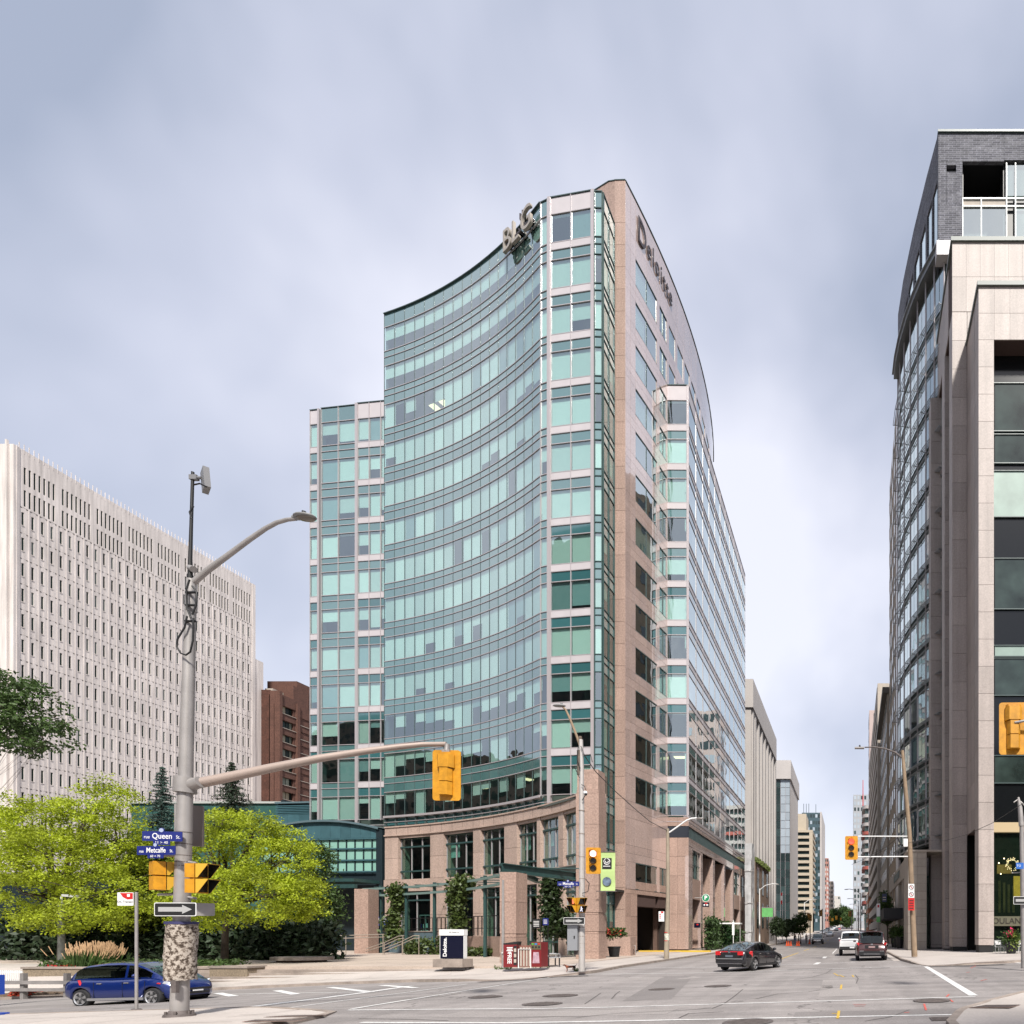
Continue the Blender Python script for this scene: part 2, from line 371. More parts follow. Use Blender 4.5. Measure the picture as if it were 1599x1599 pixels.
# asphalt: aggregate, worn wheel tracks, patches and cracks
ASP = mat('asphalt', (0.262, 0.238, 0.23), 0.9, var=0.14, vs=0.25, speck=0.22, ss=30, bump=0.35, bs=40)
t = ASP.node_tree; b_ = t.nodes['Principled BSDF']; prev = b_.inputs['Base Color'].links[0].from_socket
geo = t.nodes.new('ShaderNodeNewGeometry')
vo = t.nodes.new('ShaderNodeTexVoronoi'); vo.feature = 'DISTANCE_TO_EDGE'; vo.inputs['Scale'].default_value = 0.16
nz = t.nodes.new('ShaderNodeTexNoise'); nz.inputs['Scale'].default_value = 0.9; nz.inputs['Detail'].default_value = 6
va = t.nodes.new('ShaderNodeVectorMath'); va.operation = 'SCALE'; va.inputs['Scale'].default_value = 3.0
t.links.new(geo.outputs['Position'], nz.inputs['Vector']); t.links.new(nz.outputs['Color'], va.inputs[0])
vb = t.nodes.new('ShaderNodeVectorMath'); t.links.new(geo.outputs['Position'], vb.inputs[0]); t.links.new(va.outputs[0], vb.inputs[1]); t.links.new(vb.outputs[0], vo.inputs['Vector'])
mr_ = t.nodes.new('ShaderNodeMapRange'); mr_.inputs['From Max'].default_value = 0.010; mr_.inputs['To Min'].default_value = 0.42; mr_.inputs['To Max'].default_value = 1.0
t.links.new(vo.outputs['Distance'], mr_.inputs['Value'])
nk = t.nodes.new('ShaderNodeTexNoise'); nk.inputs['Scale'].default_value = 0.12; t.links.new(geo.outputs['Position'], nk.inputs['Vector'])
mk = t.nodes.new('ShaderNodeMapRange'); mk.inputs['From Min'].default_value = 0.47; mk.inputs['From Max'].default_value = 0.55; mk.inputs['To Min'].default_value = 1; mk.inputs['To Max'].default_value = 0
t.links.new(nk.outputs['Fac'], mk.inputs['Value'])
mxm = t.nodes.new('ShaderNodeMath'); mxm.operation = 'MAXIMUM'; t.links.new(mr_.outputs[0], mxm.inputs[0]); t.links.new(mk.outputs[0], mxm.inputs[1])
vs_ = t.nodes.new('ShaderNodeVectorMath'); vs_.operation = 'SCALE'; t.links.new(prev, vs_.inputs[0]); t.links.new(mxm.outputs[0], vs_.inputs['Scale']); t.links.new(vs_.outputs[0], b_.inputs['Base Color'])
def _track(sc3, lo, hi):
    p = t.nodes.new('ShaderNodeMapping'); p.inputs['Scale'].default_value = sc3; t.links.new(geo.outputs['Position'], p.inputs['Vector'])
    n = t.nodes.new('ShaderNodeTexNoise'); n.inputs['Scale'].default_value = 1.0; n.inputs['Detail'].default_value = 4; t.links.new(p.outputs[0], n.inputs['Vector'])
    r = t.nodes.new('ShaderNodeMapRange'); r.inputs['From Min'].default_value = 0.38; r.inputs['From Max'].default_value = 0.6; r.inputs['To Min'].default_value = lo; r.inputs['To Max'].default_value = hi; t.links.new(n.outputs['Fac'], r.inputs['Value'])
    global prev2
    v = t.nodes.new('ShaderNodeVectorMath'); v.operation = 'SCALE'; t.links.new(prev2, v.inputs[0]); t.links.new(r.outputs['Result'], v.inputs['Scale']); prev2 = v.outputs[0]
prev2 = vs_.outputs[0]; _track((0.9, 0.05, 1), 0.88, 1.05); _track((0.05, 1.3, 1), 0.86, 1.05); _track((2.5, 2.5, 1), 0.93, 1.03)
t.links.new(prev2, b_.inputs['Base Color'])
PAINT = mat('road_paint', (0.62, 0.61, 0.60), 0.8, var=0.15, vs=2.5, speck=0.2, ss=20)
PAINTY = mat('yellow_road_paint', (0.55, 0.36, 0.05), 0.8, var=0.25, vs=3)
PAINTR = mat('red_spray_paint', (0.50, 0.10, 0.08), 0.9, var=0.4, vs=12)
sheet('road', [(-160, -60), (110, -60), (110, 640), (-160, 640)], -0.12, ASP)
mb = MB(); mb.face([(-3000, -2000, -4), (3000, -2000, -4), (3000, 5000, -4), (-3000, 5000, -4)])
struct(mb.build('ground', mat('far_ground', (0.12, 0.13, 0.09), 0.95, var=0.2, vs=0.02)))
def kerb(pts, w=0.17, side=1):
    q = []
    for (x0, y0), (x1, y1) in zip(pts, pts[1:]):
        n = max(1, int(math.hypot(x1-x0, y1-y0)/0.7)) if math.hypot(x1-x0, y1-y0) < 90 else 30
        q += [(x0+(x1-x0)*i/n, y0+(y1-y0)*i/n) for i in range(n)]
    q.append(pts[-1]); nv = norms(q); mb = MB(); rg = random.Random(3)
    vs = []; fs = []
    for (x, y), (nx, ny) in zip(q, nv):
        z = pv(x, y); j = rg.uniform(-0.006, 0.006); nx *= side; ny *= side
        vs += [(x-nx*0.02, y-ny*0.02, z-0.2), (x, y, z+0.006+j), (x+nx*w, y+ny*w, z+0.008+j), (x+nx*w, y+ny*w, z-0.2)]
    for i in range(len(q)-1):
        for k in range(3): fs.append((4*i+k, 4*i+k+1, 4*i+5+k, 4*i+4+k))
    mb.raw(vs, fs); struct(mb.build('kerb', KERB))
NL = [(-11.4, 2), (-11.5, 11.2), (-11.8, 12.2), (-12.3, 13.0), (-13.2, 13.5), (-14.5, 13.65), (-95, 13.65)]
NR = [(95, 15.6), (60, 15.4), (7, 14.8), (4.7, 14.5), (3.4, 13.5), (2.6, 12.3), (2.1, 11), (1.7, 9.8), (1.4, 2)]
FR = [(3, 430), (3, 39), (3.0, 33), (3.3, 29.5), (3.8, 27.7), (5, 27.3), (6.5, 27.6), (9.6, 29.0), (95, 31)]
FL = [(-95, 25.5), (-24, 25.5), (-20, 24.8), (-17, 23.5), (-15, 23.1), (-13.4, 23.6), (-12.4, 24.6), (-12.2, 26), (-12.6, 30), (-12.8, 52), (-12.8, 430)]
def sc(P): return [(x, S*d) for x, d in P]
sheet('sidewalk', sc(NL)+[(-95, S*2)], 0, WALK); kerb(sc(NL), side=-1)
sheet('sidewalk', sc(NR)+[(95, S*2)], 0, WALK); kerb(sc(NR), side=-1)
sheet('sidewalk', sc(FR)+[(95, S*430)], 0, WALK); kerb(sc(FR), side=-1)
sheet('sidewalk', sc(FL)+[(-95, S*430)], 0, WALK); kerb(sc(FL), side=-1)
# paving joints of the near walks and the far corner: shallow saw cuts as thin dark strips
def ribbon(name, pts, wd, dz, m, n=None, wy=None):
    q = []
    for (x0, y0), (x1, y1) in zip(pts, pts[1:]):
        k = n or max(1, int(math.hypot(x1-x0, y1-y0)/1.5)); q += [(x0+(x1-x0)*i/k, y0+(y1-y0)*i/k) for i in range(k)]
    q.append(pts[-1]); nv = norms(q); mb = MB()
    for i in range(len(q)-1):
        P = []
        for j, sgn in ((i, -1), (i+1, -1), (i+1, 1), (i, 1)):
            x = q[j][0]+nv[j][0]*wd/2*sgn; y = q[j][1]+nv[j][1]*wd/2*sgn; P.append((x, y, (pv if name == 'paving_joint' else gz)(x, y)+dz))
        if (Vector(P[1])-Vector(P[0])).cross(Vector(P[2])-Vector(P[0])).z < 0: P.reverse()
        mb.face(P)
    return struct(mb.build(name, m))
CUT = mat('paving_joint', (0.16, 0.135, 0.12), 0.95)
for d in (15.2-4.4, 12.4): ribbon('paving_joint', [(-60, S*d), (-12.3, S*d)], 0.02, 0.005, CUT)
for x in range(-60, -12, 2): ribbon('paving_joint', [(x+0.4, S*9), (x+0.4, S*13.4)], 0.02, 0.006, CUT)
ribbon('paving_joint', [(-40, S*27.1), (-14, S*26.6), (-14, S*60)], 0.025, 0.005, CUT)
for x in range(-40, -14, 2): ribbon('paving_joint', [(x, S*25.8), (x, S*27.2)], 0.02, 0.006, CUT)
for d in range(28, 90, 2): ribbon('paving_joint', [(-16, S*d), (-12.95, S*d)], 0.02, 0.007, CUT)
for d in range(30, 60, 2): ribbon('paving_joint', [(3.2, S*d), (8, S*d)], 0.02, 0.007, CUT)
def line(p, q, wd=0.11, m=PAINT, dz=-0.113, name='road_marking'): return ribbon(name, [G(*p), G(*q)], wd, dz, m)
line((543, 1577.5), (1523, 1556.5)); line((564, 1597), (1498, 1584.5), 0.13, dz=-0.112)
line((375, 1575), (640, 1540), 0.34, dz=-0.110); line((437, 1576), (729, 1537), 0.11, dz=-0.111); line((549, 1576), (862, 1526), 0.11, dz=-0.109)
line((916, 1521.5), (1438, 1508.5), 0.13); line((960, 1512.5), (1395, 1501), 0.12, dz=-0.112)
line((1446, 1509.5), (1520, 1555), 0.24, dz=-0.110); line((1576, 1502.5), (1640, 1508), 0.25)
line((340, 1553), (585, 1549), 0.12, dz=-0.112)
for a, b in (((340, 1551), (365, 1556)), ((432, 1547), (462, 1553)), ((515, 1542), (575, 1549)), ((596, 1539), (650, 1543))): line(a, b, 0.28, dz=-0.108)
line((1273, 1506), (1279, 1503), 0.28); line((1286, 1496.5), (1289, 1494), 0.28); line((1300, 1489), (1307, 1481.5), 0.12)
ribbon('centre_line', [(-5.1, S*38), (-5.1, S*52)], 0.12, -0.112, PAINTY)
for d in range(58, 200, 14): ribbon('centre_line', [(-5.1, S*d), (-5.1, S*(d+7))], 0.12, -0.112, PAINTY)
for d in range(45, 180, 9): ribbon('lane_line', [(-0.9, S*d), (-0.9, S*(d+3))], 0.12, -0.112, PAINT)
ribbon('gutter', [(2.75, S*33), (2.85, S*120)], 0.4, -0.112, WALK)
for a, b in (((1302, 1520), (1309, 1524)), ((1311, 1523), (1318, 1526)), ((1331, 1523), (1333, 1526)), ((1314, 1538), (1313, 1545)), ((1310, 1579), (1308, 1591)), ((1299, 1583), (1308, 1583.5))):
    line(a, b, 0.06, PAINTY, -0.110, 'utility_mark')
for a, b in (((1332, 1569), (1352, 1569)), ((1334, 1571.5), (1350, 1571.5)), ((1443, 1568), (1446, 1578)), ((1412, 1582), (1420, 1581)), ((1483, 1561), (1488, 1565)), ((1478, 1557), (1482, 1553)), ((1509, 1519), (1515, 1518)), ((1531, 1532), (1541, 1529.5)), ((1524, 1508), (1516, 1512))):
    line(a, b, 0.045, PAINTR, -0.110, 'utility_mark')
# dark sealed patch lines
PATCH = mat('asphalt_patch', (0.185, 0.168, 0.163), 0.9, var=0.12, vs=0.5, speck=0.25, ss=30, bump=0.35, bs=40)
PATCHL = mat('worn_asphalt_patch', (0.275, 0.25, 0.24), 0.9, var=0.12, vs=0.4, speck=0.25, ss=30, bump=0.35, bs=40)
for P, w_, m in (([(1240, 1585), (1560, 1577)], 0.9, PATCH), ([(700, 1584), (1050, 1579)], 1.1, PATCHL), ([(1010, 1562), (1060, 1524)], 1.3, PATCH), ([(1310, 1530), (1312, 1556)], 1.2, PATCHL), ([(960, 1530), (1090, 1526)], 1.6, PATCHL), ([(1230, 1514), (1390, 1511)], 1.2, PATCH), ([(1140, 1545), (1300, 1541)], 1.0, PATCHL)):
    ribbon('asphalt_patch', [G(*p) for p in P], w_, -0.1165, m)
TAR = mat('crack_seal', (0.09, 0.08, 0.078), 0.9)
for P in ([(1180, 1560), (1215, 1552), (1262, 1549), (1300, 1543), (1330, 1541)], [(1060, 1590), (1075, 1583), (1130, 1580)], [(640, 1560), (690, 1556), (720, 1551)], [(1240, 1530), (1268, 1526), (1290, 1520), (1300, 1513)], [(1350, 1595), (1392, 1588), (1420, 1577)], [(913, 1568), (925, 1560), (938, 1551)], [(1112, 1575), (1130, 1568), (1148, 1555), (1160, 1545)], [(900, 1589), (960, 1583), (1080, 1577), (1110, 1574)], [(955, 1560), (962, 1552), (968, 1548)], [(1335, 1522), (1340, 1528), (1337, 1536)], [(560, 1591), (640, 1592), (700, 1594)]):
    ribbon('sealed_crack', [G(*p) for p in P], 0.035, -0.114, TAR)
IRON = mat('cast_iron', (0.13, 0.11, 0.105), 0.7, var=0.3, vs=8, metal=0.3)
IRONR = mat('rusty_iron', (0.23, 0.155, 0.13), 0.75, var=0.3, vs=6)
def manhole(px, py, r, txt, z=-0.12, m=IRON):
    x, y = G(px, py); z0 = gz(x, y)+z; o = thing('manhole_cover', txt, 'manhole', (x, y, z0))
    sl_ = Matrix.Rotation(-(gz(x+0.5, y)-gz(x-0.5, y)), 4, 'Y')
    mb = MB(); mb.prism([(r*math.cos(a), r*math.sin(a)) for a in [k*math.pi/12 for k in range(24)]], 0.0, 0.012, M=sl_); mb.build('cover', m, o, world=False)
    mb = MB()
    for k in range(24):
        a0, a1 = k*math.pi/12, (k+1)*math.pi/12
        mb.face([sl_ @ Vector((q*math.cos(a), q*math.sin(a), 0.016)) for q, a in ((r*1.0, a0), (r*1.12, a0), (r*1.12, a1), (r, a1))])
    mb.build('frame', m, o, world=False)
    mb = MB(); n = 6
    for i in range(-n, n+1):
        yy = i*r/(n+1); hw = math.sqrt(max(0.001, (r*0.9)**2-yy*yy)); mb.box(-hw, hw, yy-0.012, yy+0.012, 0.012, 0.02, M=sl_)
    mb.build('rib', m, o, world=False)
for a in ((1121, 1540, 0.42, 'dark round manhole cover in the asphalt just left of and nearer than the black sedan'), (1033, 1545, 0.38, 'faint grey manhole cover in the road between the signal pole and the sedan'),
          (875, 1555, 0.44, 'grey manhole cover below the kerb corner with the small dog'), (847, 1568, 0.44, 'round manhole cover touching the near crosswalk line below the newspaper boxes'),
          (758, 1557, 0.4, 'flat manhole cover in the road below the black monument sign'), (1168, 1596.5, 0.45, 'manhole cover cut by the bottom edge of the picture'), (1455, 1563, 0.42, 'manhole cover with red spray marks near the right hand kerb corner')):
    manhole(*a)
def plate(name, label, cat, px, py, w_, dd, ribs, rot=0, z=0.0, m=IRONR, curve=0):
    x, y = G(px, py, z); o = thing(name, label, cat, (x, y, (pv if z == 0 else gz)(x, y)+z+0.006), rot)
    gxx = (pv(x+0.3, y)-pv(x-0.3, y))/0.6; gyy = (pv(x, y+0.3)-pv(x, y-0.3))/0.6; c_, s_ = math.cos(rot), math.sin(rot)
    a, b = gxx*c_+gyy*s_, -gxx*s_+gyy*c_; SH = Matrix(((1, 0, 0, 0), (0, 1, 0, 0), (a, b, 1, 0), (0, 0, 0, 1)))
    mb = MB(); mb.box(-w_/2, w_/2, -dd/2, dd/2, 0.004, 0.010, M=SH); mb.build('plate', m, o, world=False)
    for i in range(ribs):
        mb = MB(); yy = -dd/2+dd*(i+0.5)/ribs; mb.box(-w_/2+0.03, w_/2-0.03, yy-dd/ribs*0.16, yy+dd/ribs*0.16, 0.010, 0.016, M=SH)
        mb.build('rib', IRON, o, world=False)
plate('tactile_plate', 'ribbed brown tactile plate on the near left kerb corner', 'tactile paving', 462, 1583, 0.95, 0.5, 7)
plate('tactile_plate', 'long rusty tactile plate on the near left corner beside the big pole', 'tactile paving', 430, 1594.5, 1.0, 0.3, 4, 0.1)
plate('tactile_plate', 'ribbed tactile plate on the near right kerb corner', 'tactile paving', 1556, 1568, 0.85, 1.4, 14, -0.45)
plate('tactile_plate', 'rusty tactile plate on the kerb at the far right corner', 'tactile paving', 1487, 1505, 2.4, 0.5, 4, 0.03)
plate('tactile_plate', 'brown tactile plate on the kerb at the foot of the stone piers', 'tactile paving', 1547, 1503.5, 1.6, 0.6, 4, 0.15)
plate('tactile_plate', 'curved brown tactile plate on the plaza corner beside the small dog', 'tactile paving', 868, 1521.5, 2.6, 0.45, 4, 0.36)
plate('tactile_plate', 'brown tactile plate with red spray paint below the newspaper boxes', 'tactile paving', 793, 1527, 2.2, 0.5, 4, 0.18)
plate('storm_drain', 'slotted storm drain grate against the near right kerb', 'drain', 1483, 1591.5, 0.75, 0.45, 5, 0, -0.12, IRON)
# plaza slab and steps
PL = [(-34.5, S*28.7), (-16.2, S*28.7), (-16.2, S*60), (-70, S*66), (-70, S*32), (-34.5, S*32)]
mb = MB(); mb.prism(PL, -1.2, 0.03); struct(mb.build('plaza', PLAZA))
for i, x in enumerate(range(-34, -16, 3)):
    mb = MB(); mb.box(x-0.012, x+0.012, S*28.72, S*56, 0.028, 0.034); struct(mb.build('paving_joint', CUT))
for d in (32, 36, 40, 45):
    mb = MB(); mb.box(-34.4, -16.3, S*d-0.012, S*d+0.012, 0.028, 0.035); struct(mb.build('paving_joint', CUT))
st = thing('stone_steps', 'three broad concrete steps rising from the sidewalk to the plaza', 'steps', (-27, S*28, -0.5))
for i in range(4):
    mb = MB(); mb.box(-35+0.0*i, -19.5+i*0.6, S*28.7-0.42*(i+1), S*28.7-0.42*i-0.003, -1.2, 0.03-0.16*(i+1)); mb.build('step', KERB, st)
# ================================================================ office tower
TW = thing('office_tower', 'tall teal glass office tower with a concave curved front and pink granite street wall', 'building', (-30, S*50, 0))
ZR, ZW, P_ = 63.75, 62.4, 3.877
HW, HN, HS = P_*0.62, P_*0.155, P_*0.225       # window, narrow band, wide band
TC = arc((-46.8, S*54.5), (-33.6, S*50.05), (-26.4, S*46.2), 17)
panes = Pieces(TW, 'pane'); blinds = Pieces(TW, 'blind'); spans = Pieces(TW, 'spandrel_panel'); wp = Pieces(TW, 'white_panel'); gran = Pieces(TW, 'granite_panel'); granp = Pieces(TW, 'polished_granite_panel')
rg = random.Random(11)
lamps = MB()
def blindfor(F, u0, u1, zb, zt, level, bias=0.0):
    r = rg.random(); h = zt-zb
    if r < 0.76+bias: f = 1.0
    elif r < 0.80: f = 0.0
    else: f = rg.choice((0.08, 0.35, 0.5, 0.55, 0.7, 0.85))
    if level >= 10: f = rg.choice((0.05, 0.3, 0.45, 0.5, 0.55, 0.6, 0.95, 1.0, 0))
    if f > 0: blinds.box(F, u0+0.012, u1-0.012, zt-h*f, zt-0.01, -0.14, -0.12, BLIND if rg.random() < 0.85 else BLINDB)
    elif rg.random() < 0.35: fbox(lamps, F, u0+0.3, u1-0.3, zt-0.12, zt-0.06, -1.9, -1.2)
mull = MB(); tr_ = []
for i in range(17):
    F = F_(TC[i], TC[i+1]); L = F[4]
    for k in range(13):
        zt = ZW-P_*k; zb = zt-HW
        panes.box(F, 0.015, L-0.015, zb+0.01, zt-0.01, -0.03, 0.0, GL)
        lev = k
        if i < 9 and k in (3, 4): blinds.box(F, 0.012, L-0.012, zb+0.02+(0 if rg.random() < .8 else HW*0.4), zt-0.01, -0.14, -0.12, BLIND)
        elif k < 2: blinds.box(F, 0.012, L-0.012, zt-HW*0.5, zt-0.01, -0.14, -0.12, BLIND)
        else: blindfor(F, 0, L, zb, zt, lev)
        if k < 12:
            spans.box(F, 0.015, L-0.015, zb-HN+0.03, zb-0.03, -0.05, 0.005, SPAN)
            spans.box(F, 0.015, L-0.015, zb-HN-HS+0.03, zb-HN-0.03, -0.05, 0.004, SPAN)
    spans.box(F, 0.015, L-0.015, ZW+0.03, ZR-0.05, -0.05, 0.004, SPAN)
for i in range(18):
    x, y = TC[i]; q = norms(TC)[i]; mb = MB(); mb.box(-0.022, 0.022, -0.025, 0.035, 13.3, ZR-0.02, M=Matrix.Translation((x, y, 0)) @ Matrix.Rotation(math.atan2(q[0], -q[1]), 4, 'Z'))
    mb.build('mullion', MUL, TW)
for k in range(13):
    zt = ZW-P_*k; zb = zt-HW
    for z in ((zt, 0.03), (zb, 0.03), (zb-HN, 0.025)):
        mb = MB(); mb.strip(TC, 0.0, 0.05, z[0]-z[1], z[0]+z[1]); mb.build('transom', ALU, TW)
mb = MB(); mb.strip(TC, -0.3, 0.14, ZR-0.03, ZR+0.04); mb.build('coping', MUL, TW)
# floors behind the glass
mb = MB(); mi_ = MB()
ARC_ALL = TC+[(-25.66, S*46.0+0.05), (-21.5, S*45.5+0.05), (-20.85, S*45.5+0.1)]
for k in range(14):
    zt = ZW-P_*k; mb.strip(ARC_ALL, -5.0, -0.32 if k else -0.12, zt, min(zt+HN+HS, ZR-0.1))
mb.build('floor_slab', CEIL, TW)
mi_.strip(ARC_ALL, -5.4, -5.0, 12.0, ZR-0.1); mi_.build('core_wall', INT, TW)
# corner bay
def flatbay(p0, p1, n, zroof, kmin, kmax, style, edge=0.0, dark=False, glass=None, bias=0.0, fm=None):
    F = F_(p0, p1); L = F[4]; w_ = L/n; g = glass or GL
    for i in range(n):
        a, b = i*w_+0.03, (i+1)*w_-0.03
        for k in range(kmin, kmax):
            zt = ZW-P_*k; zb = zt-HW
            panes.box(F, a, b, zb+0.03, zt-0.03, -0.03, 0.0, g)
            blindfor(F, a, b, zb, zt, k, bias)
            if k < kmax-1:
                if style == 'W':
                    wp.box(F, a-0.03, b+0.025, zb-HN+0.02, zb, -0.05, 0.05, WHITE); spans.box(F, a, b, zb-HN-HS+0.03, zb-HN-0.02, -0.05, 0.0, SPAN2 if k > 5 else SPAN)
                else:
                    spans.box(F, a, b, zb-HN+0.03, zb-0.03, -0.05, 0.0, SPAN); spans.box(F, a, b, zb-HN-HS+0.03, zb-HN-0.03, -0.05, 0.0, SPAN)
        zt0 = ZW-P_*kmin
        (wp if style == 'W' else spans).box(F, a, b, zt0+0.04, zroof-0.06, -0.05, 0.02, WHITE if style == 'W' else SPAN)
    for k in range(kmin, kmax):
        zt = ZW-P_*k; zb = zt-HW
        mb = MB()
        for z in (zt, zb, zb-HN): fbox(mb, F, 0, L, z-0.03, z+0.03, 0.0, 0.06 if style != 'W' else 0.065)
        mb.build('transom', fm or ALU, TW)
    for i in range(n+1):
        mb = MB(); hw = 0.03 if 0 < i < n else 0.05; fbox(mb, F, max(0, i*w_-hw), min(L, i*w_+hw), ZW-P_*(kmax-1)-HW-0.1, zroof, -0.06, 0.085); mb.build('mullion', fm or ALU, TW)
    mb = MB(); fbox(mb, F, -0.02, L+0.02, zroof-0.03, zroof+0.04, -0.3, 0.09); mb.build('coping', MUL, TW)
e0 = TC[-1]
flatbay(e0, (-25.66, S*45.98), 1, ZR, 0, 13, 'S')
mb = MB(); F = F_((-25.66, S*45.98), (-25.4, S*45.95)); fbox(mb, F, 0, F[4], 11, ZR+0.1, -0.2, 0.14); mb.build('corner_post', ALU, TW)
flatbay((-25.4, S*45.95), (-21.75, S*45.5), 2, ZR+0.1, 0, 13, 'W')
mb = MB(); F = F_((-21.75, S*45.5), (-21.5, S*45.48)); fbox(mb, F, 0, F[4], 11, ZR+0.1, -0.2, 0.14); mb.build('corner_post', ALU, TW)
flatbay((-21.5, S*45.48), (-20.85, S*45.5), 1, ZR, 0, 16, 'S', fm=STEELG)
flatbay((-20.83, S*45.55), (-20.75, S*47.5), 2, ZR, 0, 16, 'S', glass=GLD, fm=STEELG, bias=-2)
mb = MB(); mb.box(-23, -21.3, S*46.7, S*52, 0, ZR-0.3); mb.build('core', INT, TW)
# pink granite street wall
PA = arc((-19.8, S*47.6), (-17.5, S*63.0), (-19.3, S*76), 60)
ZP = 67.65
def span_px(a, b): return resample_px(PA, a), resample_px(PA, b)
cols = [976, 984.5, 992.5, 1009.5, 1025.5, 1030, 1041, 1044.5, 1054.5, 1057.8, 1066.8, 1069, 1076.8, 1079.5, 1086, 1088, 1093.5, 1096, 1101, 1103, 1107.5, 1109, 1112, 1113.4]
win = {2, 3, 5, 7, 9, 11, 13, 15, 17, 19, 21}
pts = [resample_px(PA, c) for c in cols]
pts[0] = PA[0]
zl = []                                       # bands
for i in range(len(cols)-1):
    F = F_(pts[i], pts[i+1]); L = F[4]
    if L < 0.05: continue
    low = 15 if cols[i] < 1044 else 2
    granp.box(F, 0.01, L-0.01, ZW+1.55+0.01, ZP-0.08, -0.12, 0.0, PINKP); granp.box(F, 0.01, L-0.01, ZW+0.01, ZW+1.54, -0.12, 0.0, PINKP)
    for k in range(low):
        zt = ZW-P_*k; zb = zt-HW
        if i in win and not (k == 13):
            if k == 14 and i > 5: continue
            panes.box(F, 0.02, L-0.02, zb+0.02, zt-0.02, -0.10, -0.06, GLG if k < 9 else GL)
            if rg.random() < 0.5 and k < 9: blinds.box(F, 0.03, L-0.03, zb+0.03, zt-0.03, -0.25, -0.22, BLIND)
        elif k not in (14,) or i not in win: granp.box(F, 0.01, L-0.01, zb+0.01, zt-0.01, -0.12, 0.0, PINKP)
        if k < 14: granp.box(F, 0.01, L-0.01, zb-(HN+HS)/2+0.01, zb-0.01, -0.12, 0.0, PINKP); granp.box(F, 0.01, L-0.01, zb-HN-HS+0.01, zb-(HN+HS)/2-0.01, -0.12, 0.0, PINKP)
for k in range(15):
    for a, b in ((992.5, 1025.5), (1030, 1041)):
        if k == 13: continue
        p, q = span_px(a, b); F = F_(p, q); mb = MB(); zt = ZW-P_*k
        fbox(mb, F, F[4]*0.5-0.04, F[4]*0.5+0.04, zt-HW, zt, -0.08, 0.0); fbox(mb, F, 0, F[4], zt-0.07, zt+0.0, -0.08, 0.01); fbox(mb, F, 0, F[4], zt-HW, zt-HW+0.06, -0.08, 0.01); mb.build('window_frame', MUL, TW)
mb = MB()
# backing: dark behind the joints, deeper where windows are
mb.strip(PA, -1.6, -1.2, 5.6, ZP-0.1)
for i in range(len(cols)-1):
    F = F_(pts[i], pts[i+1]); L = F[4]
    if L < 0.05: continue
    if i not in win: fbox(mb, F, 0, L, 5.6, ZP-0.1, -1.2, -0.13)
    else:
        fbox(mb, F, 0, L, ZW, ZP-0.1, -1.2, -0.13)
        for k in range(15): fbox(mb, F, 0.0, L, ZW-P_*k-HW-HN-HS, ZW-P_*k-HW, -1.2, -0.13)
mb.build('backing_wall', JOINT, TW)
mb = MB(); mb.strip(PA, -0.5, 0.06, ZP-0.05, ZP+0.03); mb.build('coping', MUL, TW)
# granite corner pier (front) and its return behind the bay
for (p0, p1, zb0) in (((-20.75, S*47.62), (-19.8, S*47.6), 0.2), ((-22.9, S*48.3), (-21.3, S*47.7), 58), ((-21.3, S*47.7), (-20.75, S*47.64), 58)):
    F = F_(p0, p1); z = ZP; k = 0
    while z > zb0+0.1:
        z2 = max(zb0, z-P_/2 if k else 63.94+0.02); gran.box(F, 0.006, F[4]-0.006, z2+0.012, z-0.012, -0.12, 0.0, PINK); z = z2; k += 1
    mb = MB(); fbox(mb, F, 0, F[4], zb0, ZP-0.05, -0.5, -0.121); mb.build('backing_wall', JOINT, TW)
    mb = MB(); fbox(mb, F, 0, F[4], ZP, ZP+0.06, -0.5, 0.05); mb.build('coping', MUL, TW)
# lower part of pink wall with driveway opening
lowc = [976, 985, 995, 1008, 1021, 1034, 1046]
pl_ = [PA[0]]+[resample_px(PA, c) for c in lowc[1:]]
for i in range(len(lowc)-1):
    F = F_(pl_[i], pl_[i+1]); L = F[4]
    for a, b in ((5.3, 5.68), (5.7, 6.45), (0.25, 1.6), (1.6, 3.3), (3.3, 5.3)):
        if i >= 2 and b < 5.5: continue
        gran.box(F, 0.01, L-0.01, a+0.01, b-0.01, -0.12, 0.0, PINK)
zk14 = ZW-P_*13
for i in range(len(lowc)-1):
    F = F_(pl_[i], pl_[i+1]); L = F[4]
    pass
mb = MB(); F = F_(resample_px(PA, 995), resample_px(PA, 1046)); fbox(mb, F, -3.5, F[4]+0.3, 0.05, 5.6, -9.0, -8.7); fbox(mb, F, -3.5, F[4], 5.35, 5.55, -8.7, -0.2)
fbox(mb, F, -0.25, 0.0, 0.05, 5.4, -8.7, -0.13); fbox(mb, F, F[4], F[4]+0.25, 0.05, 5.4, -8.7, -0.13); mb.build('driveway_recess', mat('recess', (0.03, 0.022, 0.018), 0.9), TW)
mb = MB(); fbox(mb, F_(pl_[0], pl_[2]), 0, F_(pl_[0], pl_[2])[4], 0.1, 5.6, -0.6, -0.121); mb.build('backing_wall', JOINT, TW)
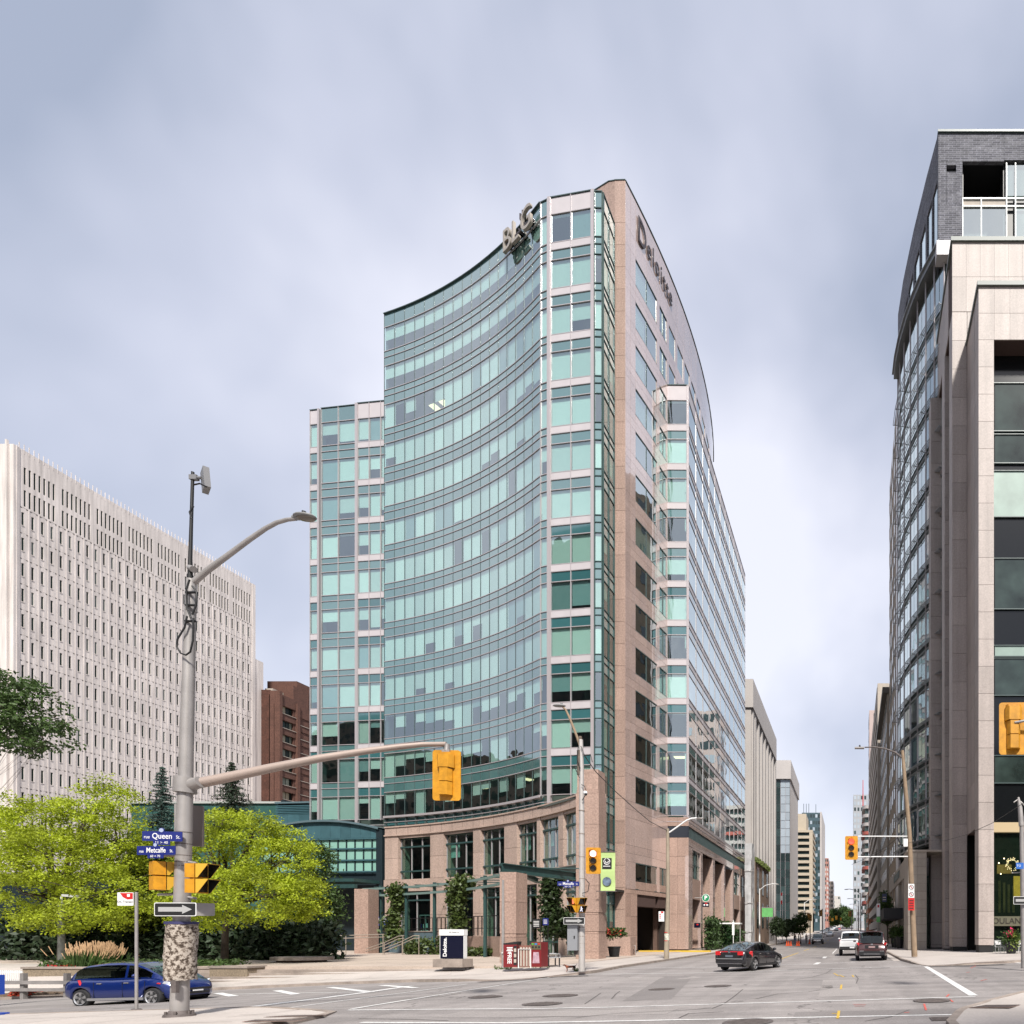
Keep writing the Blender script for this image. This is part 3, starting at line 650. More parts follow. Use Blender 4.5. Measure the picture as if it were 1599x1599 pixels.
# glass block on the street side
GX, GD0, GD1 = -16.2, S*54.0, S*82.6; ZG = 56.15
flatbay((-18.35, GD0-0.02), (GX-0.12, GD0), 1, ZG, 2, 13, 'W')
F = F_((GX, GD0), (GX, GD1)); n = 11; w_ = F[4]/n
for i in range(n):
    a, b = i*w_+0.03, (i+1)*w_-0.03
    for k in range(2, 13):
        zt = ZW-P_*k; zb = zt-HW
        panes.box(F, a, b, zb+0.03, zt-0.03, -0.03, 0.0, GLG)
        if rg.random() < 0.7: blinds.box(F, a, b, zb+(0 if rg.random() < .5 else 1.1), zt-0.02, -0.35, -0.3, BLIND)
        if k < 12: spans.box(F, a, b, zb-HN+0.02, zb-0.03, -0.05, 0.0, WHITE); spans.box(F, a, b, zb-HN-HS+0.03, zb-HN-0.02, -0.05, 0.0, SPAN)
    wp.box(F, a, b, ZW-P_*2+0.04, ZG-0.06, -0.05, 0.0, WHITE)
for k in range(2, 13):
    mb = MB(); zt = ZW-P_*k; zb = zt-HW
    for z in (zt, zb, zb-HN): fbox(mb, F, 0, F[4], z-0.03, z+0.03, 0, 0.05)
    mb.build('transom', ALU, TW)
for i in range(n+1):
    mb = MB(); fbox(mb, F, max(0, i*w_-0.04), min(F[4], i*w_+0.04), 13.4, ZG, -0.05, 0.045); mb.build('mullion', ALU, TW)
mb = MB(); mb.box(GX-0.12, GX-0.002, GD0-0.02, GD0+0.1, 13.3, ZG); mb.build('corner_post', ALU, TW)
mb = MB(); fbox(mb, F, 0, F[4], ZG-0.05, ZG+0.06, -0.4, 0.06); mb.build('coping', ALU, TW); mb = MB(); fbox(mb, F, 0, F[4], 13.2, 13.5, -0.5, 0.06); mb.build('sill', ALU, TW)
mb = MB()
for k in range(2, 14): mb.box(-22, GX-0.36, GD0+0.34, GD1-0.1, ZW-P_*k, ZW-P_*k+HN+HS)
mb.build('floor_slab', CEIL, TW)
mb = MB(); mb.box(-30, GX-3, GD0+4, GD1-0.05, 0, ZG-0.2); mb.build('core', INT, TW)
# base of the street block: granite, black band, tall portals
PB = S
def dd(px): return 13770/(1330-px)*S
mb = MB(); F = F_((GX+0.02, GD0-0.05), (GX+0.02, GD1))
def base_face(F, L):
    for j in range(12):
        a, b = L*j/12, L*(j+1)/12; granp.box(F, a+0.008, b-0.008, 12.42, 13.2, -0.15, 0.0, PINKP)
        granp.box(F, a+0.008, b-0.008, 10.5, 11.28, -0.15, 0.0, PINKP)
base_face(F, F[4])
mb = MB(); fbox(mb, F, 0, F[4], 11.3, 12.4, -0.3, -0.10); mb.build('black_band', mat('black_louvre', (0.02, 0.024, 0.034), 0.35), TW)
mb = MB()
for j in range(60): fbox(mb, F, F[4]*(j+0.3)/60, F[4]*(j+0.7)/60, 11.32, 12.38, -0.10, -0.05)
stuff(mb.build('band_fin', MUL, TW))
y0 = GD0-0.05
ops = [(1081, 1094, 5.3, 7.4, 10.3), (1097, 1113, None, None, 10.4), (1116, 1130, None, None, 10.4), (1132, 1144, None, None, 10.4), (1146, 1155, 5.2, 7.2, 10.3), (1157, 1162, 5.2, 7.2, 10.3)]
edges = [y0]
for a, b, *_ in ops: edges += [dd(a), dd(b)]
edges.append(GD1)
for j in range(0, len(edges), 2):
    a, b = edges[j]-y0, edges[j+1]-y0
    z = 0.2
    while z < 10.45:
        z2 = min(10.48, z+2.05); granp.box(F, a, b, z+0.01, z2-0.01, -0.35, 0.0, PINKP); z = z2
for (a, b, z1, z2, zt) in ops:
    a, b = dd(a)-y0, dd(b)-y0
    granp.box(F, a, b, zt, 10.48, -0.35, 0.0, PINKP) if zt < 10.4 else None
    if z1:
        gran.box(F, a, b, z1+0.01, z2-0.01, -0.3, -0.05, PINK); panes.box(F, a, b, z2+0.02, zt-0.02, -0.25, -0.2, GLD)
        mb = MB(); fbox(mb, F, a, b, (z2+zt)/2-0.04, (z2+zt)/2+0.04, -0.2, -0.14); fbox(mb, F, (a+b)/2-0.05, (a+b)/2+0.05, z2, zt, -0.2, -0.13); mb.build('window_frame', MUL, TW)
for (a, b, z1, z2, zt) in ops:
    a, b = dd(a)-y0, dd(b)-y0
    mb = MB(); fbox(mb, F, b, b+0.12, 0.2, 10.5, -3.2, -0.351); mb.build('portal_side', PINK, TW)
mb = MB(); fbox(mb, F, 0.2, F[4], 0.1, 10.5, -3.6, -3.2); mb.build('recess_wall', mat('recess_wall', (0.10, 0.06, 0.045), 0.8, speck=0.2, ss=8), TW)
# south (camera facing) side of the base
F = F_((-18.35, GD0-0.05), (GX+0.02, GD0-0.05)); L = F[4]
for j in range(2):
    a, b = L*j/2, L*(j+1)/2
    for z1, z2 in ((12.42, 13.3), (9.4, 11.28), (7.5, 9.4), (5.6, 7.5), (3.7, 5.6), (1.9, 3.7), (0.2, 1.9)): gran.box(F, a+0.008, b-0.008, z1+0.01, z2-0.01, -0.15, 0.0, PINK)
mb = MB(); fbox(mb, F, 0, L, 11.3, 12.4, -0.2, -0.05); mb.build('black_band', MATS['black_louvre'], TW)
mb = MB(); mb.box(-18.3, GX-0.16, GD0+0.11, GD0+0.5, 0.1, 13.3); mb.build('backing_wall', JOINT, TW)
# left block
LD = S
flatbay((-56.3, S*56.6), (-55.35, S*56.5), 1, ZG, 2, 13, 'W')
mb = MB(); F = F_((-55.35, S*56.5), (-55.15, S*56.48)); fbox(mb, F, 0, F[4], 13, ZG, -0.2, 0.16); mb.build('corner_post', ALU, TW)
mb = MB(); F = F_((-55.15, S*56.48), (-54.95, S*56.46)); fbox(mb, F, 0, F[4], 13, ZG, -0.5, 0.0); mb.build('corner_post', MUL, TW)
flatbay((-54.95, S*56.4), (-51.0, S*56.0), 2, ZG, 2, 13, 'S')
mb = MB(); F = F_((-51.0, S*56.0), (-50.75, S*55.98)); fbox(mb, F, 0, F[4], 13, ZG+0.1, -0.2, 0.16); mb.build('corner_post', ALU, TW)
flatbay((-50.75, S*55.95), (-46.9, S*55.6), 3, ZG+0.1, 2, 13, 'W')
mb = MB()
LB = [(-56.2, S*56.6+0.1), (-51, S*56.0+0.1), (-46.9, S*55.6+0.1)]
for k in range(2, 14): mb.strip(LB, -5, -0.32, ZW-P_*k, min(ZW-P_*k+HN+HS, ZG-0.1))
mb.build('floor_slab', CEIL, TW)
mb = MB(); mb.strip(LB, -9, -5.0, 0, ZG-0.2); mb.box(-56.3, -56.1, S*56.7, S*70, 13, ZG-0.1); mb.build('core', INT, TW)
mb = MB(); mb.box(-46.85, -46.6, S*54.75, S*57, 0, ZR-0.1); mb.build('party_wall', MUL, TW)
lamps.build('ceiling_light', LITE, TW)
# roof slabs so that the tower is closed
mb = MB(); mb.prism([p for p in TC]+[(-21, S*45.9), (-20.8, S*47.5), (-20.5, S*70), (-46.8, S*70)], ZR-0.35, ZR-0.25); mb.build('roof', CEIL, TW)
# ---------------- podium
PD = arc((-46.5, S*54.2), (-33.0, S*49.2), (-19.6, S*40.4), 40)
ZB0, ZB1 = 11.43, 12.35
mb = MB(); mb.strip(PD, -1.4, 0.0, ZB0, ZB1); mb.build('stone_band', PINKL, TW)
mb = MB(); mb.strip(PD, 0.0, 0.12, ZB0-0.03, ZB0+0.10); mb.strip(PD, 0.0, 0.08, ZB1-0.10, ZB1+0.02); mb.build('band_moulding', PINKL, TW)
for i in range(0, 40, 2):
    q = norms(PD)[i]; mb = MB(); x, y = PD[i]; mb.box(-0.012, 0.012, -0.004, 0.0, ZB0+0.11, ZB1-0.11, M=Matrix.Translation((x, y, 0)) @ Matrix.Rotation(math.atan2(q[0], -q[1]), 4, 'Z')); mb.build('joint', JOINT, TW)
mb = MB(); mb.strip(TC, -0.3, -0.2, 12.3, 13.42); mb.build('clerestory', SPAN2, TW)
mb = MB(); mb.strip(TC, -0.3, 0.16, 13.3, 13.5); mb.build('sill', ALU, TW)
mb = MB()
for i in range(17):
    F = F_(TC[i], TC[i+1]); fbox(mb, F, 0, 0.14, 12.36, 13.3, -0.2, 0.0)
stuff(mb.build('bracket', MUL, TW))
PDI = PD[:30]
mb = MB(); mb.strip(PDI, -6, -1.41, 12.1, 12.3); mb.prism([PD[29], PD[38], (-19.6, S*42), (-21.2, S*45.3), (-25, S*46.5)], 12.1, 12.28); mb.build('terrace', CEIL, TW)
bays = [(621.7, 671.6), (692.6, 738.6), (750.4, 787.2), (807.3, 838), (843.5, 871.6), (879.5, 903)]
cpx = [597.5]+[v for b in bays for v in b]
for j in range(0, len(cpx)-1, 2):
    p, q = resample_px(PD, cpx[j]) if j else PD[0], resample_px(PD, cpx[j+1]); F = F_(p, q); L = F[4]
    for z1, z2 in ((0.03, 1.3), (1.3, 3.6), (3.6, 5.9), (7.1, 9.2), (9.2, ZB0)): gran.box(F, 0.012, L-0.012, z1+0.012, z2-0.012, -1.2, 0.0, PINKL)
    gran.box(F, -0.15, L+0.15, 5.9+0.01, 7.1-0.01, -1.2, -0.0, PINKL)
for a, b in bays:
    p, q = resample_px(PD, a), resample_px(PD, b); F = F_(p, q); L = F[4]
    gran.box(F, 0.15, L-0.15, 5.9+0.01, 7.1-0.01, -1.1, -0.02, PINKL)
    gran.box(F, -0.0, L, 11.15, ZB0-0.01, -1.1, -0.05, PINKL)
    for (z0, z1, nt_) in ((7.1, 11.15, 3), (0.1, 5.9, 2)):
        for i in range(nt_):
            panes.box(F, L*i/nt_+0.03, L*(i+1)/nt_-0.03, z0+0.8 if z0 > 5 else z0+1.0, z1-0.9, -0.38, -0.34, GLD)
            panes.box(F, L*i/nt_+0.03, L*(i+1)/nt_-0.03, z1-0.85, z1-0.05, -0.38, -0.34, GLD)
            panes.box(F, L*i/nt_+0.03, L*(i+1)/nt_-0.03, z0+0.03, z0+0.75 if z0 > 5 else z0+0.95, -0.38, -0.34, GLD)
        mb = MB()
        for i in range(nt_+1): fbox(mb, F, max(0, L*i/nt_-0.035), min(L, L*i/nt_+0.035), z0, z1, -0.38, -0.28)
        mb.build('window_frame', ALU, TW); mb = MB()
        for z in ((z0+0.78, z1-0.88) if z0 > 5 else (z0+0.98, z1-0.88)): fbox(mb, F, 0, L, z-0.07, z+0.07, -0.36, -0.2)
        fbox(mb, F, 0, L, z1-0.08, z1, -0.38, -0.23); mb.build('window_frame', STEELG, TW)
    if rg.random() < 0.6: blinds.box(F, 0.2, L*0.33, 9.0, 10.2, -0.65, -0.6, BLIND)
mb = MB(); mb.strip(PDI, -4.0, -3.8, 0.0, 12.0); mb.strip(PDI, -3.8, -1.25, 5.95, 7.0); mb.box(-24.5, -20.95, S*45.2, S*45.35, 0.02, 12.0); mb.prism([PD[30], PD[38], (-20.2, S*42.4), (-21.2, S*45.0), (-25, S*45)], 5.95, 7.0); mb.build('core_wall', INT, TW)
# glazed entrance doors with notices
p, q = resample_px(PD, 642), resample_px(PD, 660); F = F_(p, q); mb = MB(); L = F[4]
fbox(mb, F, 0, 0.08, 0.1, 3.6, -0.9, -0.8); fbox(mb, F, L/2-0.04, L/2+0.04, 0.1, 3.6, -0.9, -0.8); fbox(mb, F, L-0.08, L, 0.1, 3.6, -0.9, -0.8); fbox(mb, F, 0, L, 3.5, 3.62, -0.9, -0.78); mb.build('door_frame', ALU, TW)
for i, (u, z, c) in enumerate(((0.1, 2.3, 'sign_blue'), (0.55, 2.3, 'white_paint'), (0.95, 2.35, 'white_paint'), (0.15, 1.7, 'white_paint'), (0.6, 1.75, 'white_paint'), (1.0, 1.7, 'white_paint'))):
    mb = MB(); fbox(mb, F, u, u+0.26, z, z+0.4, -0.8, -0.79); mb.build('notice', MATS[c], TW)
# tall granite pylon closing the curved podium
XP0, XP1, YP = -18.75, -17.2, S*37
pyl = thing('granite_pylon', 'tall slender pink granite pylon where the curved podium wall meets the corner', 'pylon', (-18, YP+0.6, 0))
z = 0.03; k = 0
for z2 in (0.5, 1.75, 1.9, 3.05, 3.2, 5.0, 7.1, 9.2, 11.3, 11.55, 12.95):
    ins = 0.03 if (z2-z) < 0.3 else 0.0
    if z2 == 12.95: ins = 0.06
    mb = MB(); mb.box(XP0+ins, XP1-ins, YP+ins, YP+1.3-ins, z+0.008, z2-0.008); mb.build('granite_block', PINK, pyl); z = z2
mb = MB(); mb.box(XP0+0.12, XP1-0.12, YP+0.12, YP+1.1, 0.1, 12.85); mb.build('core', JOINT, pyl)
for P in (panes, blinds, spans, wp, gran, granp): P.flush()
# roof lettering
mbm = mat('sign_letter_face', (0.36, 0.32, 0.28), 0.4); mbs = mat('sign_letter_dark', (0.05, 0.04, 0.045), 0.5)
LS = thing('roof_sign', 'large pale BLG letters standing off the top edge of the curved glass front', 'sign', (-30, S*48, 63))
for ch, px in (('B', 801), ('L', 814), ('G', 831)):
    p = resample_px(TC, px); a = resample_px(TC, px-3); ang = math.atan2(p[1]-a[1], p[0]-a[0]); q = (math.sin(ang), -math.cos(ang))
    M = Matrix.Translation((p[0]+q[0]*0.5-LS.location.x, p[1]+q[1]*0.5-LS.location.y, 62.75-63)) @ Matrix.Rotation(ang, 4, 'Z') @ Matrix.Rotation(R(90), 4, 'X')
    text(ch, 2.75, 0.12, mbm, LS, M, 'letter', bold=0.0, sx=0.9)
    mb = MB(); M2 = Matrix.Translation((p[0], p[1], 0)) @ Matrix.Rotation(ang, 4, 'Z'); mb.box(-0.5, 0.5, -0.36, -0.06, 62.5, 62.58, M=M2); mb.build('bracket', mbs, LS)
    mb.box(-0.5, -0.35, -0.5, 0.0, 62.7, 62.85, M=M2); mb.box(0.35, 0.5, -0.5, 0.0, 62.7, 62.85, M=M2); mb.box(-0.7, 0.7, -0.5, -0.4, 62.45, 62.62, M=M2); mb.build('bracket', mbs, LS)
p = resample_px(TC, 822); mb = MB()
for i, h in enumerate((0.5, 0.8, 0.6)): mb.box(p[0]-0.3+i*0.2, p[0]-0.16+i*0.2, p[1]-0.6, p[1]-0.45, 63.2, 63.2+h)
mb.build('emblem', mbs, LS)
DS = thing('wall_sign', 'raised dark Deloitte letters along the top of the pink street wall', 'sign', (-18.9, S*50, 65))
adv = {'D': 1.95, 'e': 1.2, 'l': 0.75, 'o': 1.35, 'i': 0.75, 't': 0.9}
def at_s(s):
    acc = 0
    for a, b in zip(PA, PA[1:]):
        L = math.hypot(b[0]-a[0], b[1]-a[1])
        if acc+L >= s: t_ = (s-acc)/L; return (a[0]+(b[0]-a[0])*t_, a[1]+(b[1]-a[1])*t_), math.atan2(b[1]-a[1], b[0]-a[0])
        acc += L
def s_of(p):
    acc = 0
    for a, b in zip(PA, PA[1:]):
        L = math.hypot(b[0]-a[0], b[1]-a[1]); t_ = ((p[0]-a[0])*(b[0]-a[0])+(p[1]-a[1])*(b[1]-a[1]))/L
        if t_ <= L: return acc+t_
        acc += L
s0 = s_of(resample_px(PA, 995)); s1 = s_of(resample_px(PA, 1049)); tot = sum(adv[c] for c in 'Deloitte'); s_ = s0; kk = (s1-s0)/tot
for c in 'Deloitte':
    w_ = adv[c]*kk; p, ang = at_s(s_+w_*0.45); s_ += w_
    M = Matrix.Translation((p[0]-math.sin(-ang)*0.1-DS.location.x, p[1]-math.cos(ang)*0.1-DS.location.y, 65.35-65-(0 if c == 'D' else 0.0))) @ Matrix.Rotation(ang, 4, 'Z') @ Matrix.Rotation(R(90), 4, 'X')
    text(c, 3.3 if c == 'D' else 2.5, 0.04, mbs, DS, M, 'letter', bold=0.0, sx=0.62)
# ================================================================ other buildings
def block(b, x0, x1, y0, y1, z0, z1, m, name='wall'):
    mb = MB(); mb.box(x0, x1, y0, y1, z0, z1); return mb.build(name, m, b)
# ---- concrete government slab
GB = thing('concrete_office_slab', 'long white precast concrete slab building with rows of narrow slot windows', 'building', (-140, S*110, 0))
gx0 = -1310/850*95; GY0, GY1 = S*95, S*(95*1.406); gH = 765*95/850+1.75
block(GB, gx0-60, gx0-0.5, GY0+0.6, GY1, -1, gH-1.0, CONC)
FG = F_((gx0, GY0), (gx0, GY1)); Lg = FG[4]
NCOL = 32; cw = (Lg-1.6)/NCOL; fh = 40.2*95/850*1.0
GBG = Pieces(GB, 'window'); GBP = Pieces(GB, 'facade_panel')
zt0 = gH-2.9
WINM = mat('slot_window', (0.010, 0.022, 0.018), 0.4, spec=0.25, rnd=0.6)
rg2 = random.Random(5)
GAPM = mat('panel_gap', (0.10, 0.085, 0.075), 0.9)
def u_of(i): return 0.8+cw*i
# attic rows with close-set small windows in groups of seven
attic = MB(); narrow = MB()
for gidx in range(8):
    u0 = u_of(gidx*4); u1 = u_of(gidx*4+4)
    slots = [u0+(u1-u0)*(0.12+0.125*j) for j in range(7)]
    ws = (u1-u0)*0.058
    rows = [(gH-3.0-3.0, gH-3.0), (gH-7.0-2.9, gH-7.0)]
    prev = u0
    for sl in slots+[None]:
        e_ = sl if sl is not None else u1
        fbox(attic, FG, prev, e_, gH-10.2, gH-0.0, -0.5, 0.0)
        if sl is not None:
            fbox(attic, FG, sl, sl+ws, gH-3.0, gH, -0.5, 0.0); fbox(attic, FG, sl, sl+ws, gH-7.0, gH-6.0, -0.5, 0.0); fbox(attic, FG, sl, sl+ws, gH-10.2, gH-9.9, -0.5, 0.0)
            for a, b in rows: GBG.box(FG, sl, sl+ws, a, b, -0.14, -0.1, WINM)
            prev = sl+ws
    for j in range(8): fbox(attic, FG, u0+(u1-u0)*j/8.0, u0+(u1-u0)*j/8.0+0.09, gH-0.6, gH+1.0, -0.06, 0.03)
attic.build('attic_wall', CONC, GB)
zf = gH-10.23; NF = 17
for k in range(NF):
    zt = zf-fh*k; zb = zt-fh+0.0
    for i in range(NCOL):
        u = u_of(i)
        wt, wb = zt-0.9, zt-0.9-fh*0.50
        ww = cw*0.27
        if wb < 12: continue
        GBG.box(FG, u+cw*0.24, u+cw*0.24+ww, wb, wt, -0.14, -0.10, WINM if rg2.random() < 0.85 else mat('slot_window_blind', (0.10, 0.12, 0.11), 0.6))
    # storey band and joint
    mb = MB()
    fbox(mb, FG, 0.8, Lg-0.8, zt-0.85, zt-0.03, -0.5, 0.0)
    for i in range(NCOL):
        u = u_of(i); fbox(mb, FG, u, u+cw*0.24, zb, zt-0.85, -0.5, 0.0); fbox(mb, FG, u+cw*0.51, u+cw, zb, zt-0.85, -0.5, 0.0)
        fbox(mb, FG, u+cw*0.24, u+cw*0.51, zb, zt-0.9-fh*0.50, -0.5, -0.02)
        fbox(mb, FG, u+cw*0.22, u+cw*0.53, zt-0.9-fh*0.50-0.12, zt-0.9-fh*0.50-0.001, 0.001, 0.05)
    mb.build('storey_wall', CONC, GB)
    mb = MB()
    for i in range(NCOL):
        u = u_of(i)
        for q in (0.12, 0.72): fbox(mb, FG, u+cw*q, u+cw*q+0.2, zt-0.16, zt-0.03, 0.001, 0.03)
    fbox(mb, FG, 0.8, Lg-0.8, zt-0.03, zt, -0.5, -0.02)
    stuff(mb.build('storey_joint', GAPM, GB))
mb = MB()
for i in range(NCOL+1): 
    u = u_of(i); fbox(mb, FG, u-0.1, u+0.1, 10, gH-10.2, 0.0, 0.05)
stuff(mb.build('rib', CONC, GB))
mb = MB(); fbox(mb, FG, 0, 0.8, -1, gH, -0.6, 0.1); fbox(mb, FG, Lg-0.8, Lg, -1, gH, -0.6, 0.1)
fbox(mb, FG, 0.4, 0.5, -1, gH+0.2, 0.1, 0.16)
mb.build('corner_pier', CONC, GB)
FGs = F_((gx0-60, GY0), (gx0, GY0)); mb = MB(); fbox(mb, FGs, 0, 59.35, -1, gH, -0.6, 0.0)
for q in range(20): fbox(mb, FGs, 60-1.0-3*q, 60-0.7-3*q, -1, gH+0.6, 0.0, 0.3)
mb.build('end_wall', CONC, GB)
mb = MB(); 
for q in range(12):
    for k in range(16): fbox(mb, FGs, 55-4*q, 56-4*q, gH-7-fh*k, gH-4-fh*k, 0.001, 0.03)
stuff(mb.build('end_window', WINM, GB))
block(GB, gx0-30, gx0-0.05, GY1+0.05, GY1+2.2, -1, PZ(1030, 134), CONC, 'end_pier')
GBG.flush()
# ---- brown brick apartment block
BB = thing('brick_apartment_building', 'dark brown brick apartment building between the white slab and the glass tower', 'building', (-105, S*110, 0))
def xx(px, d): return PX(px, d)
bd = 135; sc_ = bd/105
BRICK_SHADE = mat('shaded_brick', (0.075, 0.030, 0.020), 0.95, speck=0.35, ss=4, var=0.25, vs=0.5)  # darker copy of the brown brick, shade of the front face put into its colour
z_ = PZ(1077, bd); da, db_ = bd*896/868, bd*896/846
block(BB, xx(398, bd)-6, xx(434, bd)-2.03, S*bd, S*bd+6, 0, z_, BRICK_SHADE)
F = F_((xx(434, bd), S*bd), (xx(434, bd), S*da)); L = F[4]; F2 = F_((xx(434, bd), S*da), (xx(434, bd), S*db_)); L2 = F2[4]
for Fx, Lx, zz in ((F, L, z_-0.8), (F2, L2, z_-2.2)):
    mb = MB(); fbox(mb, Fx, 0, 0.75, 0, zz+0.6, -2, 0.45); mb.build('brick_pier', BRICK, BB)
    mb = MB(); fbox(mb, Fx, 0.75, Lx, zz-2.6, zz, -2, 0.0); mb.build('brick_parapet', BRICK, BB)
    for k in range(10):
        zt = zz-2.6-k*3.57; zb = zt-3.57
        if zt < 8: break
        mb = MB(); fbox(mb, Fx, 0.75, Lx, zb, zb+1.5, -2, 0.0); mb.build('brick_band', BRICK, BB)
        mb = MB(); fbox(mb, Fx, 0.75, Lx, zb+1.5, zb+1.62, -0.2, 0.18); mb.build('sill', STONEL, BB)
        for j in range(4):
            u = 0.85+(Lx-0.9)*j/4; mb = MB(); fbox(mb, Fx, u, u+(Lx-0.9)/4-0.15, zb+1.62, zt-0.02, -0.75, -0.7)
            mb.build('window', rg2.choice([WINM, WINM, mat('curtain_window', (0.20, 0.22, 0.17), 0.5, rnd=0.3), mat('curtain_window_2', (0.28, 0.24, 0.16), 0.5)]), BB)
    mb = MB(); fbox(mb, Fx, 0, Lx, 0, zz-0.3, -2.2, -2.0); fbox(mb, Fx, 0, Lx, 0, zz-2.6, -1.0, -0.9); mb.build('inner_wall', JOINT, BB)
block(BB, xx(434, bd)-9, xx(434, bd)-2.3, S*bd+6.1, S*db_, 0, z_-1.5, BRICK_SHADE)
block(BB, xx(419, bd), xx(434, bd)-0.2, S*bd+4.5, S*bd+9, 20, PZ(1067, bd)+1.2, BRICK, 'penthouse')
block(BB, xx(402, bd), xx(414, bd), S*bd+2, S*bd+5, 20, PZ(1070, bd), STONEL, 'roof_plant')
block(BB, xx(434, bd)-8, xx(434, bd)-0.4, S*(db_-3), S*(db_+4), 10, PZ(1072, db_), BRICK, 'penthouse')
# ---- slate pavilion
PV = thing('slate_pavilion', 'low teal slate pavilion with a shallow arched roof beside the glass tower', 'building', (-55, S*58, 0))
tp = Pieces(PV, 'slate_panel')
d0 = 57.5
F = F_((xx(430, 58.6), S*58.6), (xx(599, d0), S*d0)); L = F[4]
mb = MB()
for j in range(6): fbox(mb, F, 0, L, PZ(1256+j*2.6, 58)-0.10, PZ(1256+j*2.6, 58), -0.3, 0.0)
stuff(mb.build('louvre', TEALP, PV))
mb = MB(); fbox(mb, F, 0, L, PZ(1252.5, 58)-0.05, PZ(1250.5, 58), -0.6, 0.1); mb.build('coping', mat('slate_trim', (0.10, 0.15, 0.17), 0.4), PV)
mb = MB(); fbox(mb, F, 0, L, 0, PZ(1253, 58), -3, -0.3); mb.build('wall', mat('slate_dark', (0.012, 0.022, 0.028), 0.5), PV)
for j in range(9):
    a, b = L*j/9, L*(j+1)/9; tp.box(F, a+0.012, b-0.012, 8.5, PZ(1271, 58), -0.3, 0.0, TEALP)
# arched front wall, nearer
ad = 55.3
Fa = F_((xx(410, 56.2), S*56.2), (xx(594, ad-0.4), S*(ad-0.4))); La = Fa[4]
zc = lambda u: 12.35+0.9*(1-((u-La*0.5)/(La*0.5))**2)
nA = 12
for j in range(nA):
    a, b = La*j/nA, La*(j+1)/nA; x0, y0, ux, uy, _ = Fa; nx, ny = uy, -ux
    vs = [];
    for n_ in (0.0, -0.25):
        for u, z in ((a+0.012, PZ(1308, 55)+0.0), (b-0.012, PZ(1308, 55)), (b-0.012, zc(b)-0.1), (a+0.012, zc(a)-0.1)): vs.append((x0+ux*u+nx*n_, y0+uy*u+ny*n_, z))
    mb = MB(); mb.raw(vs, [(0, 1, 2, 3), (7, 6, 5, 4), (0, 4, 5, 1), (1, 5, 6, 2), (2, 6, 7, 3), (3, 7, 4, 0)]); mb.build('slate_panel', TEALP, PV)
x0, y0, ux, uy, _ = Fa; nx, ny = uy, -ux
mb = MB(); top = [(x0+ux*La*j/24, y0+uy*La*j/24, zc(La*j/24)) for j in range(25)]
for (p, q) in zip(top, top[1:]):
    mb.raw([(p[0]+nx*.3, p[1]+ny*.3, p[2]-.12), (q[0]+nx*.3, q[1]+ny*.3, q[2]-.12), (q[0]+nx*.3, q[1]+ny*.3, q[2]+.08), (p[0]+nx*.3, p[1]+ny*.3, p[2]+.08), (p[0]-nx*2.5, p[1]-ny*2.5, p[2]+.08), (q[0]-nx*2.5, q[1]-ny*2.5, q[2]+.08), (p[0]-nx*2.5, p[1]-ny*2.5, p[2]-.1), (q[0]-nx*2.5, q[1]-ny*2.5, q[2]-.1)], [(0, 1, 2, 3), (3, 2, 5, 4), (0, 6, 7, 1), (4, 5, 7, 6)])
mb.build('arched_roof', MATS['slate_trim'], PV)
zrow = [PZ(y, 55) for y in (1309.5, 1325, 1343, 1361)]
pv = Pieces(PV, 'window_pane')
for j in range(14):
    a, b = La*j/14+0.0, La*(j+1)/14
    for k in range(3):
        if rg2.random() < 0.86: fr_ = mat('teal_blind_glass', (0.25, 0.46, 0.39), 0.3, coat=0.5, rnd=0.1)
        else: fr_ = WINM
        pv.box(Fa, a+0.05, b-0.05, zrow[k+1]+0.08, zrow[k]-0.08, -0.12, -0.08, fr_)
mb = MB()
for j in range(15): fbox(mb, Fa, max(0, La*j/14-0.04), min(La, La*j/14+0.04), zrow[3], zrow[0]+0.1, -0.15, 0.02)
mb.build('mullion', MATS['slate_dark'], PV)
mb = MB()
for k in range(4): fbox(mb, Fa, -0.02, La+0.02, zrow[k]-0.07, zrow[k]+0.07, 0.021, 0.10)
mb.build('transom', TEALP, PV)
mb = MB(); fbox(mb, Fa, 0, La, 0, zrow[0], -3.0, -0.2); fbox(mb, Fa, La-0.4, La+0.3, 0, 12.2, -3, 0.1); mb.build('wall', MATS['slate_dark'], PV)
pv.flush(); tp.flush()
mb = MB(); fbox(mb, Fa, La*0.1, La, PZ(1376, 52)-0.0, PZ(1371, 52), 0.1, 3.0); fbox(mb, Fa, La*0.1, La, PZ(1386, 52), PZ(1380, 52), 2.6, 2.9); mb.build('entrance_canopy', STEELG, PV)
for u in (0.32, 0.62, 0.66):
    mb = MB(); fbox(mb, Fa, La*u, La*u+0.22, 0, PZ(1376, 52), 2.4, 2.62); mb.build('canopy_post', TEALP, PV)
LWB = thing('low_teal_wall', 'low dark green flat roofed wall behind the trees left of the pavilion', 'building', (-75, S*60, 0))
dq = 60
block(LWB, xx(205, dq), xx(430, dq-1), S*dq, S*dq+4, -1, PZ(1255, dq), mat('dark_green_panel', (0.03, 0.09, 0.08), 0.5, var=0.2, vs=1))
block(LWB, xx(205, dq)-0.2, xx(430, dq-1), S*dq-0.2, S*dq+4.2, PZ(1255, dq)+0.001, PZ(1252, dq), mat('light_coping', (0.4, 0.42, 0.4), 0.5), 'coping')
block(LWB, xx(430, dq-1)+0.01, xx(436, dq-1), S*dq-0.5, S*dq+2, -1, PZ(1251, dq), MATS['slate_dark'], 'end_pier')
block(LWB, -110, xx(205, dq)-0.3, S*dq+1, S*dq+4, -1, 8.5, MATS['slate_dark'], 'rear_wall')
